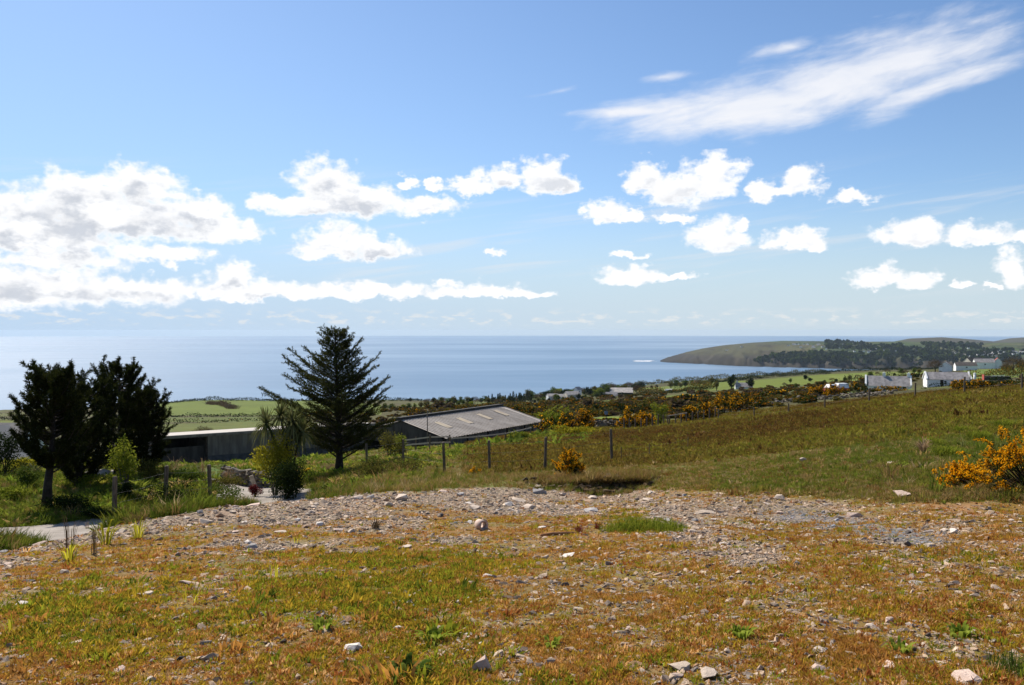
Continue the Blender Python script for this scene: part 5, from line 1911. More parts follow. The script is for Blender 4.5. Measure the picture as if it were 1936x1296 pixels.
def brown_barn():
    E1 = np.array((-7.66, 95.8))
    d = np.array((11.5, 17.8))
    L = float(np.linalg.norm(d))
    d /= L
    nb = np.array((-d[1], d[0]))
    half = 6.1
    ze = EYE - (827 - HZ) / F * 95.8
    H = 3.3
    zb = ze - H
    t = thing('cattle_barn', 'long low barn with pale brown corrugated roof and three rooflights', 'barn', (E1[0], E1[1], zb))
    rise = 1.55

    def P(u, v, z):
        q = d * u + nb * v
        return (q[0], q[1], z)
    # corrugated roof slopes
    for side in (0, 1):
        V, Fc = [], []
        k = 0
        n = int(L / 0.52)
        for i in range(n + 1):
            for s, o in ((0, 0), (0.6, 0), (0.7, 1), (0.9, 1)):
                u = min((i + s) * 0.52, L) - 0.25 if i < n else min((i + s) * 0.52, L) + 0.2
                z = 0.085 if o else 0.0
                v0, v1 = (-0.45, half) if side == 0 else (2 * half + 0.45, half)
                V += [P(u, v0, H - 0.10 + z), P(u, v1, H + rise + z)]
                if k:
                    Fc.append((2 * k - 2, 2 * k, 2 * k + 1, 2 * k - 1))
                k += 1
        rf = link('roof_slope', mesh('roof_slope', V, Fc, MATS['sheet_roof']), t)
        if side == 0:
            for (u, v) in ((3.3, 3.0), (8.0, 3.3), (12.8, 3.6), (17.2, 3.9)):
                m = MB()
                zz = lambda vv: H - 0.10 + (rise + 0.10) * (vv + 0.45) / (half + 0.45) + 0.10
                m.hexa([P(u, v - 1.0, zz(v - 1.0) - 0.03), P(u + 0.95, v - 1.0, zz(v - 1.0) - 0.03), P(u + 0.95, v + 1.1, zz(v + 1.1) - 0.03), P(u, v + 1.1, zz(v + 1.1) - 0.03),
                        P(u, v - 1.0, zz(v - 1.0)), P(u + 0.95, v - 1.0, zz(v - 1.0)), P(u + 0.95, v + 1.1, zz(v + 1.1)), P(u, v + 1.1, zz(v + 1.1))])
                m.build('rooflight', [MATS['rooflight']], rf)
    m = MB()
    m.hexa([P(-0.3, half + 0.10, H + rise + 0.02), P(L + 0.3, half + 0.10, H + rise + 0.02), P(L + 0.3, half + 0.85, H + rise - 0.1), P(-0.3, half + 0.85, H + rise - 0.1),
            P(-0.3, half + 0.10, H + rise + 0.36), P(L + 0.3, half + 0.10, H + rise + 0.36), P(L + 0.3, half + 0.85, H + rise + 0.32), P(-0.3, half + 0.85, H + rise + 0.32)])
    m.build('ridge_cap', [MATS['cladding_dark']], t)
    V, Fc = ribbed(d * 0.0, d * L, H - 0.15, H - 0.15, 0.30, 0.04, -1.0, -1.0)
    link('side_wall', mesh('side_wall', V, Fc, MATS['cladding_grey']), t)
    for u in np.arange(0.0, L + 0.1, L / 5):
        m = MB()
        m.hexa([P(u, -0.16, -1), P(u + 0.2, -0.16, -1), P(u + 0.2, -0.062, -1), P(u, -0.062, -1), P(u, -0.16, H - 0.2), P(u + 0.2, -0.16, H - 0.2), P(u + 0.2, -0.062, H - 0.2), P(u, -0.062, H - 0.2)])
        m.build('wall_post', [MATS['bark_dark']], t)
    # open gable on the near end: dark lintel board under the verge, set back dark walls
    m = MB()
    m.add([P(-0.05, 0.1, H - 1.1), P(-0.05, 2 * half - 0.1, H - 1.1), P(-0.05, 2 * half - 0.1, H - 0.25), P(-0.05, half, H + rise - 0.12), P(-0.05, 0.1, H - 0.25),
           P(-0.15, 0.1, H - 1.1), P(-0.15, 2 * half - 0.1, H - 1.1), P(-0.15, 2 * half - 0.1, H - 0.25), P(-0.15, half, H + rise - 0.12), P(-0.15, 0.1, H - 0.25)],
          [(0, 1, 2, 3, 4), (9, 8, 7, 6, 5), (0, 5, 6, 1)])
    m.build('gable_board', [MATS['cladding_dark']], t)
    for v in np.linspace(0.1, 2 * half - 0.3, 5):
        m = MB()
        m.hexa([P(-0.05, v, -1), P(0.15, v, -1), P(0.15, v + 0.2, -1), P(-0.05, v + 0.2, -1), P(-0.05, v, H - 1.1), P(0.15, v, H - 1.1), P(0.15, v + 0.2, H - 1.1), P(-0.05, v + 0.2, H - 1.1)])
        m.build('gable_post', [MATS['bark_dark']], t)
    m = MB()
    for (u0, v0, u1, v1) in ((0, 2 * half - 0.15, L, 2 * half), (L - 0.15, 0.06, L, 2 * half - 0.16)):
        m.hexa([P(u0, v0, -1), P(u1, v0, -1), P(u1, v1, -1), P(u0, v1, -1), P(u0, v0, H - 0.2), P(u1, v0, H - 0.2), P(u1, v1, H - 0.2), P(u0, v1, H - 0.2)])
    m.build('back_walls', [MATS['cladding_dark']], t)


brown_barn()


def gable_house(name, label, loc, L, Wd, H, rise, rz, wall='white_render', roof='slate_pale', windows=(), doors=(), chimneys=(), coping=False, cat='house', group=None, over=0.15):
    """gabled house; length along local x, front at local -y"""
    t = thing(name, label, cat, loc, rz, group)
    x, y = L / 2, Wd / 2
    m = MB()
    V = [(-x, -y, -1.2), (x, -y, -1.2), (x, y, -1.2), (-x, y, -1.2), (-x, -y, H), (x, -y, H), (x, y, H), (-x, y, H), (-x, 0, H + rise), (x, 0, H + rise)]
    m.add(V, [(0, 1, 5, 4), (2, 3, 7, 6), (1, 2, 6, 9, 5), (3, 0, 4, 8, 7)])
    m.build('wall', [MATS[wall]], t)
    th = 0.10
    r = MB()
    k = rise / y
    xo = x + (0.0 if coping else over)
    for s in (-1, 1):
        yo = y + over
        r.hexa([(-xo, s * yo, H - over * k + 0.012), (xo, s * yo, H - over * k + 0.012), (xo, 0, H + rise + 0.012), (-xo, 0, H + rise + 0.012),
                (-xo, s * yo, H - over * k + th), (xo, s * yo, H - over * k + th), (xo, 0, H + rise + th), (-xo, 0, H + rise + th)])
    rf = r.build('roof', [MATS[roof]], t)
    for cx in chimneys:
        c = MB()
        c.box((cx, 0, H + rise + 0.35), (0.8, 0.55, 1.0))
        c.box((cx, 0, H + rise + 0.90), (0.92, 0.67, 0.1))
        c.tube([(cx, 0, H + rise + 0.9), (cx, 0, H + rise + 1.2)], [0.13, 0.11], 8)
        c.build('chimney', [MATS[wall]], rf)
    if coping:
        for s in (-1, 1):
            c = MB()
            for q in (-1, 1):
                c.hexa([(s * x - 0.22, q * (y + 0.12), H - 0.15), (s * x + 0.22, q * (y + 0.12), H - 0.15), (s * x + 0.22, 0, H + rise + 0.02), (s * x - 0.22, 0, H + rise + 0.02),
                        (s * x - 0.22, q * (y + 0.12), H + 0.32), (s * x + 0.22, q * (y + 0.12), H + 0.32), (s * x + 0.22, 0, H + rise + 0.32), (s * x - 0.22, 0, H + rise + 0.32)])
            c.build('gable_coping', [MATS[wall]], t)
    for (wx, wz, ww, wh) in windows:
        f = MB()
        for (cx, cz, sx, sz) in ((wx - ww / 2, wz, 0.07, wh), (wx + ww / 2, wz, 0.07, wh), (wx, wz - wh / 2, ww + 0.2, 0.08), (wx, wz + wh / 2, ww, 0.07), (wx, wz, ww, 0.05)):
            f.box((cx, -y - 0.02, cz), (sx, 0.08, sz))
        fo = f.build('window', [MATS['white_paint']], t)
        p = MB()
        p.box((wx, -y - 0.004, wz), (ww - 0.02, 0.02, wh - 0.02))
        p.build('pane', [MATS['window_glass']], fo)
    for (dx, dw, dh) in doors:
        p = MB()
        p.box((dx, -y - 0.03, dh / 2), (dw, 0.06, dh))
        do = p.build('door', [MATS['bark_dark']], t)
        f = MB()
        f.box((dx + dw * 0.35, -y - 0.075, dh * 0.5), (0.06, 0.03, 0.12))
        f.build('handle', [MATS['wire_metal']], do)
    return t


# the slate roofed house at the left edge and the little roof before it
zr = EYE - (812 - HZ) / F * 66
gable_house('slate_house', 'house with a dark slate roof and white gutter at the left edge', (-46.4, 66, zr - 4.8), 18.0, 7.4, 2.9, 2.3, 0.02, 'white_render', 'slate_dark')
zr = EYE - (818 - HZ) / F * 60
gable_house('outhouse', 'small outhouse with a ribbed brown roof before the dark slate roof', (-37.9, 60.0, zr - 4.0), 5.2, 4.2, 2.0, 2.2, 1.35, 'cream_render', 'sheet_roof')


def at_base(px, py, Y):
    p = W(px, py, Y)
    return p


def put(px, pyb, Y):
    return W(px, pyb, Y)


# the two white cottages
b1 = W(1679, 741, 235)
gable_house('cottage', 'left one of two white cottages beyond the field, dark gorse before its wall', b1, 11.4, 5.2, 1.75, 2.55, math.radians(-23), 'white_render', 'slate_pale',
            windows=((-3.0, 0.95, 1.4, 0.8), (1.5, 0.95, 0.8, 0.8)), doors=((4.0, 0.9, 1.7),), chimneys=(-1.0, 5.2), coping=True)
b2 = W(1790, 729.5, 246)
gable_house('cottage', 'right one of two white cottages beyond the field, its left gable in the sun', b2, 11.6, 5.2, 1.9, 1.95, math.radians(-14), 'white_render', 'slate_pale',
            windows=((1.0, 1.15, 0.9, 1.0), (-1.0, 1.05, 0.7, 1.0)), doors=((-1.9, 0.85, 1.75),), coping=True)
# the farm group on the hill right
for (px, pyb, Y, L, Wd, H, rise, rz, roof, wl, lab) in [
    (1788, 702, 500, 7.6, 6.5, 3.2, 2.2, 1.0, 'slate_pale', 'white_render', 'small white gabled house beside the round bare tree on the hill'),
    (1825, 698.5, 505, 11.5, 6.0, 2.2, 2.0, -0.25, 'brown_roof', 'white_render', 'low white house with brown roof right of the round bare tree'),
    (1842, 692, 560, 13.0, 9.5, 1.5, 4.0, 0.35, 'brown_roof', 'cream_render', 'big brown roofed house behind the low white one on the hill'),
    (1860, 693.5, 520, 11.0, 5.8, 2.6, 2.2, -0.25, 'slate_pale', 'white_render', 'white house with half grey roof, second from the right on the hill'),
    (1886, 693, 520, 6.5, 4.6, 2.8, 2.4, 1.1, 'red_paint', 'white_render', 'narrow white house with reddish roof beside the yellow green trees')]:
    gable_house('farmhouse', lab, W(px, pyb, Y), L, Wd, H, rise, rz, wl, roof, windows=((0.0, H * 0.55, 1.0, 0.9),), cat='house', group='farmhouses on the hill')
# the farm in the trees above the coast
for (px, pyb, Y, L, Wd, H, rise, rz, roof, wl, lab) in [
    (1044, 757, 540, 6.8, 5.0, 2.6, 1.5, 0.3, 'sheet_roof_pale', 'white_render', 'lowest white building of the farm in the trees by the coast'),
    (1062, 757, 560, 6.5, 5.0, 2.4, 1.6, 0.1, 'sheet_roof_pale', 'white_render', 'white building behind a brown bush in the coastal farm'),
    (1081, 755, 560, 9.4, 6.0, 3.2, 2.0, 0.4, 'sheet_roof_pale', 'cream_render', 'cream farmhouse with pale roof in the trees by the coast'),
    (1092, 744, 600, 4.0, 4.0, 2.6, 2.0, 0.7, 'slate_pale', 'white_render', 'small white gable showing above the cream farmhouse'),
    (1150, 753, 540, 11.5, 5.0, 1.8, 2.0, 0.0, 'slate_pale', 'cream_render', 'low stone farm building left of the big pale roofed barn'),
    (1175, 749, 560, 15.0, 11.0, 2.6, 2.8, -0.15, 'sheet_roof_pale', 'cladding_dark', 'big barn with pale sheet roof in the coastal farm'),
    (1406, 741, 470, 9.0, 5.5, 2.8, 2.2, -0.1, 'slate_pale', 'white_render', 'white house hidden between two dark trees below the green fields')]:
    gable_house('farm_building', lab, W(px, pyb, Y), L, Wd, H, rise, rz, wl, roof, windows=((0.0, H * 0.55, 0.9, 0.9),), chimneys=((-3.6,) if px == 1406 else ()), cat='building', group='farm by the coast')
m = MB()
m.box((0, 0, 1.1), (4.8, 2.2, 1.7))
m.box((0, 0, 2.0), (4.9, 2.3, 0.12))
t = thing('caravan', 'small white caravan at the hedge of the green coastal field', 'caravan', on(1265, 520), 0.05)
m.build('body', [MATS['white_paint']], t)
for sx in (-0.5, 0.5):
    w = MB()
    w.tube([(sx, -1.14, 0.3), (sx, -0.95, 0.3)], [0.32, 0.32], 12)
    w.build('wheel', [MATS['black_rubber']], t)
w = MB()
w.box((0.9, -1.115, 1.35), (1.2, 0.03, 0.6))
w.build('window', [MATS['window_glass']], t)

# parked vehicle in the gorse left of the cottages
t = thing('parked_pickup', 'pale parked pickup half hidden behind bright orange gorse', 'vehicle', on(1580, 165, 0.35), 0.15)
m = MB()
m.hexa([(-2.5, -0.9, 0.35), (2.5, -0.9, 0.35), (2.5, 0.9, 0.35), (-2.5, 0.9, 0.35), (-2.5, -0.9, 1.05), (2.5, -0.9, 1.05), (2.5, 0.9, 1.05), (-2.5, 0.9, 1.05)])
m.build('body', [MATS['red_paint']], t)
m = MB()
m.hexa([(-2.0, -0.88, 1.052), (-0.2, -0.88, 1.052), (-0.2, 0.88, 1.052), (-2.0, 0.88, 1.052), (-1.5, -0.75, 1.75), (-0.4, -0.75, 1.75), (-0.4, 0.75, 1.75), (-1.5, 0.75, 1.75)])
cb = m.build('cab', [MATS['white_paint']], t)
m = MB()
m.box((-0.95, -0.85, 1.4), (0.8, 0.1, 0.4))
m.build('window', [MATS['window_glass']], cb)
m = MB()
m.hexa([(0.0, -0.88, 1.052), (2.4, -0.88, 1.052), (2.4, 0.88, 1.052), (0.0, 0.88, 1.052), (0.25, -0.7, 1.95), (2.2, -0.7, 1.95), (2.2, 0.7, 1.95), (0.25, 0.7, 1.95)])
m.build('load_cover', [MATS['white_paint']], t)
for (wx, wy) in ((-1.6, -0.92), (1.6, -0.92), (-1.6, 0.75), (1.6, 0.75)):
    w = MB()
    w.tube([(wx, wy, 0.36), (wx, wy + 0.18, 0.36)], [0.36, 0.36], 14)
    w.build('wheel', [MATS['black_rubber']], t)

# trailer with red end by the right fence
t = thing('farm_trailer', 'dark low farm trailer with pale bars and red end right of the white pillar', 'trailer', W(1884, 722, 190), -0.3)
m = MB()
m.box((0, 0, 0.8), (5.2, 1.9, 0.9))
m.build('bed', [MATS['cladding_dark']], t)
m = MB()
m.box((-2.66, 0, 0.95), (0.1, 1.9, 1.2))
m.build('end_board', [MATS['red_paint']], t)
for zz in (1.3, 1.45):
    m = MB()
    m.box((0.1, -0.98, zz), (2.6, 0.05, 0.06))
    m.build('bar', [MATS['white_paint']], t)
for wx in (-1.2, 1.2):
    w = MB()
    w.tube([(wx, -1.1, 0.35), (wx, -0.9, 0.35)], [0.42, 0.42], 14)
    w.build('wheel', [MATS['black_rubber']], t)

t = thing('pillar', 'round topped white gate pillar above orange gorse at right', 'pillar', W(1843, 722, 190))
m = MB()
m.tube([(0, 0, -0.5), (0, 0, 1.75)], [0.30, 0.28], 12)
m.build('shaft', [MATS['white_render']], t, True)
m = MB()
m.tube([(0, 0, 1.751), (0, 0, 1.85), (0, 0, 2.0)], [0.34, 0.32, 0.05], 12)
m.build('cap', [MATS['white_render']], t, True)
t = thing('utility_pole', 'thin grey pole standing left of the white gate pillar', 'pole', W(1834, 722, 190))
m = MB()
m.tube([(0, 0, -0.5), (0, 0, 2.6)], [0.11, 0.09], 8)
m.build('shaft', [MATS['bark_grey']], t, True)
m = MB()
m.box((0, 0, 2.64), (0.3, 0.1, 0.08))
m.build('top_bar', [MATS['bark_grey']], t)

# ------------------------------------------------------------------ fences, rails, posts
def fence(name, label, pts, h, rad, wires, mat='post_wood', group=None, rails=(), seed=1):
    """pts: ground points; each post a part, each wire or rail a part"""
    rng = random.Random(seed)
    o = Vector(pts[0])
    t = thing(name, label, 'fence', o, 0, group)
    tops = []
    for p in pts:
        q = Vector(p) - o
        lx, ly = rng.uniform(-0.05, 0.05) * h, rng.uniform(-0.03, 0.03) * h
        hh = h * rng.uniform(0.92, 1.08)
        m = MB()
        m.tube([tuple(q + Vector((0, 0, -0.25))), tuple(q + Vector((lx, ly, hh - 0.02))), tuple(q + Vector((lx, ly, hh)))], [rad, rad * 0.95, rad * 0.72], 8)
        m.build('post', [MATS[mat]], t)
        tops.append((q, Vector((lx, ly, hh))))
    for f in wires:
        m = MB()
        for (a, at), (b, bt) in zip(tops[:-1], tops[1:]):
            pa, pb = a + at * f, b + bt * f
            md = (pa + pb) / 2 - Vector((0, 0, 0.03))
            m.tube([tuple(pa), tuple(md), tuple(pb)], [0.0025] * 3, 4, cap=False)
        m.build('wire', [MATS['wire_metal']], t)
    for f in rails:
        for (a, at), (b, bt) in zip(tops[:-1], tops[1:]):
            pa, pb = a + at * f, b + bt * f
            dd = (pb - pa).normalized()
            m = MB()
            sd = Vector((dd.y, -dd.x, 0)) * (rad + 0.02)
            up = Vector((0, 0, 0.055))
            th = sd * 0.35
            m.hexa([tuple(pa + sd - up), tuple(pb + sd - up), tuple(pb + sd + th - up), tuple(pa + sd + th - up), tuple(pa + sd + up), tuple(pb + sd + up), tuple(pb + sd + th + up), tuple(pa + sd + th + up)])
            m.build('rail', [MATS['timber_pale']], t)
    return t


fence('wire_fence', 'near wire fence of thick round posts above the turf lip', [on(694, 38.5), on(762, 36), on(841, 31), on(926, 31.2), on(1030, 31), on(1157, 33)], 1.2, 0.055, (0.35, 0.62, 0.88), seed=3)
fence('wire_fence', 'low leaning wire fence running right from the last thick post', [on(1175, 33.2), on(1228, 34.5), on(1300, 37)], 0.55, 0.016, (0.35, 0.8), seed=4)
fence('garden_fence', 'square posted garden fence with wire along the lane under the pines', [on(216, 26.6), on(312, 29.5), on(398, 31.5)], 1.15, 0.075, (0.3, 0.55, 0.8), seed=5)
fence('field_fence', 'long fence of widely set posts along the far edge of the brown field', [on(1358, 108), on(1426, 96), on(1491, 88), on(1559, 80), on(1643, 74), on(1730, 70), on(1823, 68), on(1932, 62)], 1.25, 0.075, (0.4, 0.7, 0.92), seed=6)
fence('post_row', 'row of close set dark posts before the gorse at the far field corner', [on(p, y) for p, y in zip(np.linspace(1180, 1352, 17), np.linspace(101, 112, 17))], 1.35, 0.09, (0.5, 0.85), seed=7)
fence('yard_rails', 'pale timber rails of the cattle yard before the barn gable', [on(757, 72), on(786, 71), on(812, 70), on(850, 72)], 1.15, 0.075, (), rails=(0.45, 0.85), seed=8)
fence('rail_fence', 'long low timber rail fence along the front of the barn', [on(851, 74), on(905, 78), on(955, 83), on(1003, 90)], 1.0, 0.07, (), rails=(0.9,), seed=9)
fence('rail_fence', 'sloping pale rail at the far field corner beside orange gorse', [on(1262, 106), on(1298, 108)], 1.25, 0.08, (), rails=(0.95,), seed=10)

t = thing('yard_pole', 'tall thin pole standing in the yard before the barn gable', 'pole', on(808, 76))
m = MB()
m.tube([(0, 0, -0.3), (0, 0, 3.4)], [0.055, 0.04], 8)
m.build('shaft', [MATS['bark_grey']], t, True)
m = MB()
m.tube([(0, 0, 3.4), (0, 0, 3.44)], [0.06, 0.05], 8)
m.build('cap', [MATS['wire_metal']], t)
t = thing('signpost', 'thin post with a small round sign by the far green field', 'sign', on(1146, 112))
m = MB()
m.tube([(0, 0, -0.3), (0, 0, 1.9)], [0.05, 0.05], 8)
m.build('post', [MATS['bark_dark']], t, True)
m = MB()
m.tube([(0, -0.06, 2.05), (0, -0.02, 2.05)], [0.27, 0.27], 16)
m.build('sign_disc', [MATS['blue_paint']], t)
m = MB()
m.box((0, 0, 0), (0.20, 0.04, 0.82))
b = m.build('leaning_board', [MATS['timber_pale']])
p = on(480, 40.5)
b.location = (p.x, p.y, p.z + 0.35)
b.rotation_euler = (0.1, -0.32, 0.3)
tag(b, 'leaning pale board at the lane junction by the dark stone wall', 'board')


def stone_wall(label, pts, h, w, seed, n, s0):
    rng = np.random.default_rng(seed)
    o = Vector(pts[0])
    t = thing('stone_wall', label, 'wall', o)
    P = np.array([tuple(p) for p in pts])
    L = np.concatenate([[0], np.cumsum(np.linalg.norm(np.diff(P[:, :2], axis=0), axis=1))])
    m = MB()
    for k in range(n):
        u = rng.uniform(0, L[-1])
        q = np.array([np.interp(u, L, P[:, d]) for d in range(3)]) - np.array(o)
        V, Fc = stone_geo(rng, 0.6, 10)
        s = s0 * rng.uniform(0.7, 1.5)
        zz = rng.uniform(0, 1) ** 0.8
        V = np.array(V) * s + q + np.array((rng.normal() * w * 0.3, rng.normal() * w * 0.3, zz * h))
        m.add(V.tolist(), Fc)
    so_ = m.build('stones', [MATS['stone_wall']], t)
    so_['kind'] = 'stuff'
    return t


stone_wall('dark dry stone wall at the lane junction before the grey shed', [on(425, 44), on(460, 43), on(505, 42)], 0.85, 0.4, 301, 170, 0.28)
stone_wall('tumbled dry stone wall below the white cottages', [on(1440, 128), on(1500, 132), on(1560, 128), on(1640, 118), on(1700, 112)], 0.6, 2.4, 302, 260, 0.42)
stone_wall('old stone wall behind the close set posts by the green field', [on(1115, 108), on(1160, 109), on(1205, 110)], 1.0, 0.4, 303, 160, 0.45)

# garden rocks
for k, (px, Y, s, fl, rx, lab) in enumerate([(192, 36.0, 0.72, 0.75, 0.1, 'pale layered rock catching the sun in the garden under the pines'), (172, 36.4, 0.6, 0.8, 0.2, 'dark shaded rock left of the pale layered one'),
                                             (219, 37.2, 0.8, 0.5, -0.9, 'pale leaning slab of rock behind the layered one'), (152, 36.6, 0.7, 0.3, 0.0, 'low flat dark rock in the garden under the pines')]):
    rng = np.random.default_rng(320 + k)
    V, Fc = stone_geo(rng, fl, 22)
    o = link('garden_rock', mesh('garden_rock', V, Fc, MATS['garden_rock'] if k in (0, 2) else MATS['stone_wall']), None, on(px, Y, s * 0.25), (0, rx, rng.uniform(0, 3)), (s, s, s * 1.1))
    tag(o, lab, 'rock', 'rocks in the garden')

# ------------------------------------------------------------------ distant trees, hedges, heath
def crown_mesh(name, rng, n, mat, L, Wd, shape='round', lumps=12):
    """unit crown: radius about 1, from z=0 to z=2"""
    if shape == 'round':
        P, D, _, _ = clump(rng, n, (1.0, 1.0, 2.0), lumps, L, Wd)
    elif shape == 'cone':
        z = rng.uniform(0, 1, n) ** 1.25
        a = rng.uniform(0, 6.283, n)
        r = (1 - z) * (0.75 + 0.25 * np.sin(z * 46 + a * 2)) * np.sqrt(rng.uniform(0.25, 1, n)) + 0.04
        P = np.stack([np.cos(a) * r, np.sin(a) * r, z * 2], 1)
        D = np.stack([np.cos(a), np.sin(a), rng.uniform(-0.3, 0.6, n)], 1) + unit(rng.normal(size=(n, 3))) * 0.6
    else:   # bare: twigs fanning up
        a = rng.uniform(0, 6.283, n)
        e = np.arccos(rng.uniform(-0.15, 1, n))
        d = np.stack([np.sin(e) * np.cos(a), np.sin(e) * np.sin(a), np.cos(e)], 1)
        P = d * rng.uniform(0.35, 0.95, (n, 1)) + np.array((0, 0, 0.85))
        D = d + unit(rng.normal(size=(n, 3))) * 0.5
    V, Fq = cards(P, D, rng.uniform(0.6, 1.3, n) * L, Wd, rng)
    return mesh(name, V, Fq, MATS[mat])


RT = np.random.default_rng(77)
CROWNS = {
    'mid': [crown_mesh('crown', RT, 900, 'leaf_mid', 0.20, 0.15) for _ in range(3)],
    'dark': [crown_mesh('crown', RT, 900, 'leaf_dark', 0.20, 0.15) for _ in range(2)],
    'fresh': [crown_mesh('crown', RT, 800, 'leaf_fresh', 0.20, 0.15) for _ in range(2)],
    'olive': [crown_mesh('crown', RT, 800, 'leaf_olive', 0.20, 0.15) for _ in range(2)],
    'bare': [crown_mesh('crown', RT, 1000, 'leaf_bare', 0.30, 0.030, 'bare') for _ in range(2)],
    'fir': [crown_mesh('crown', RT, 900, 'leaf_dark', 0.22, 0.10, 'cone') for _ in range(2)],
}
_tm = MB()
_tm.tube([(0, 0, -0.15), (0.02, 0, 0.4), (0.0, 0.02, 1.1)], [0.10, 0.075, 0.03], 7)
_tm.tube([(0.01, 0, 0.45), (0.25, 0.05, 1.0)], [0.045, 0.012], 5)
_tm.tube([(0.01, 0, 0.55), (-0.22, -0.12, 1.05)], [0.040, 0.012], 5)
TRUNK = _tm.mesh('trunk', [MATS['bark_dark']], True)


def far_tree(px, pyb, hpx, kind, wide, label, Y=None, k=0, group='trees of the coast and fields'):
    p = on(px, Y) if Y else Vector(hit(px, pyb, 60.0, 1300.0))
    h = hpx / F * p.y
    t = thing({'fir': 'fir_tree'}.get(kind, 'tree'), label, 'tree', p, random.uniform(0, 6.28), group)
    cm = CROWNS[kind][k % len(CROWNS[kind])]
    gap = 0.0 if kind == 'fir' else 0.10
    w = h * wide / 2
    link('crown', cm, t, (0, 0, h * gap), (0, 0, 0), (w, w, h * (1 - gap) / 2))
    link('trunk', TRUNK, t, (0, 0, 0), (0, 0, 0), (h * 0.45, h * 0.45, h * 0.55))
    return t


# trees singled out in the photograph
for k, (px, pyb, hpx, kind, wide, Y, lab) in enumerate([
    (1383, 740, 30, 'dark', 0.72, 470, 'tall dark tree left of the hidden white house below the fields'), (1418, 740, 22, 'dark', 0.95, 465, 'round dark tree right of the hidden white house'),
    (1355, 742, 20, 'olive', 0.6, 460, 'thin olive tree left of the tall dark tree'), (1768, 703, 27, 'bare', 1.0, 480, 'big round bare brown tree left of the hill farmhouses'),
    (1790, 698, 19, 'bare', 1.0, 500, 'smaller bare brown tree behind the small gabled house'), (1916, 716, 38, 'bare', 1.1, 300, 'brown wind bent tree right of the hill farmhouses'),
    (1902, 702, 20, 'olive', 1.2, 340, 'yellow green tree beside the narrow white house on the hill'), (1932, 700, 24, 'olive', 1.0, 340, 'yellow green tree at the right edge of the photo'),
    (384, 817, 32, 'bare', 1.2, 160, 'bare brown round tree in the field behind the grey shed'), (1204, 751, 20, 'bare', 0.9, 540, 'bare grey tree at the right end of the coastal farm'),
    (1172, 738, 14, 'bare', 1.0, 620, 'bare tree just behind the big pale roofed barn'), (1135, 751, 17, 'mid', 1.1, 540, 'round green tree between the cream farmhouse and the big barn'),
    (1148, 749, 20, 'mid', 0.9, 560, 'dark green tree left of the big pale roofed barn'), (1080, 740, 18, 'mid', 1.0, 620, 'green tree behind the cream farmhouse'),
    (1051, 757, 15, 'olive', 1.0, 535, 'brown bush tree before the white farm buildings'), (775, 762, 9, 'dark', 1.2, 900, 'small round dark tree alone on the coast behind the spruce'),
    (836, 762, 10, 'dark', 1.3, 850, 'round dark tree on the coast above the barn'), (1232, 731, 6, 'dark', 1.2, 900, 'small dark tree left of the pale mast in the coast field'),
    (1242, 731, 6, 'dark', 1.2, 900, 'small dark tree right of the pale mast in the coast field')]):
    far_tree(px, pyb, hpx, kind, wide, lab, Y, k)
# belts of trees along the coast: alike ones
BELT = []
rb = random.Random(12)
for px in range(806, 1000, 7):
    BELT.append((px + rb.uniform(-3, 3), rb.uniform(560, 760), rb.choice(['mid', 'dark', 'bare', 'olive', 'mid']), rb.uniform(9, 16), 'on the coast above the brown roofed barn'))
for px in range(925, 1010, 5):
    BELT.append((px + rb.uniform(-2, 2), rb.uniform(600, 700), 'fir', rb.uniform(11, 19), 'in the row left of the coastal farm'))
for px in range(1000, 1215, 6):
    BELT.append((px + rb.uniform(-3, 3), rb.uniform(640, 900), rb.choice(['mid', 'mid', 'bare', 'dark', 'fresh', 'olive']), rb.uniform(12, 20), 'behind the coastal farm buildings'))
for px in range(700, 900, 12):
    BELT.append((px + rb.uniform(-4, 4), rb.uniform(420, 560), rb.choice(['mid', 'fresh', 'olive', 'mid']), rb.uniform(9, 15), 'in the hollow between spruce and barn roof'))
for px in range(1010, 1140, 9):
    BELT.append((px + rb.uniform(-3, 3), rb.uniform(500, 545), rb.choice(['mid', 'dark', 'olive']), rb.uniform(7, 13), 'before the coastal farm buildings'))
for px in range(1480, 1760, 13):
    BELT.append((px + rb.uniform(-4, 4), rb.uniform(380, 640), rb.choice(['olive', 'dark', 'mid', 'bare']), rb.uniform(7, 12), 'in the fields left of the white cottages'))
for px in range(1270, 1345, 9):
    BELT.append((px + rb.uniform(-4, 4), rb.uniform(700, 800), rb.choice(['bare', 'mid', 'olive']), rb.uniform(8, 15), 'in the copse beside the green coastal fields'))
KL = {'mid': 'green round tree', 'dark': 'dark round tree', 'bare': 'bare brown tree', 'olive': 'olive green tree', 'fresh': 'light green tree', 'fir': 'dark pointed fir'}
for k, (px, Y, kind, h, where) in enumerate(BELT):
    far_tree(px, 0, h, kind, rb.uniform(0.9, 1.5) if kind != 'fir' else rb.uniform(0.45, 0.6), KL[kind] + ' ' + where, Y, k, kind + ' trees ' + where)


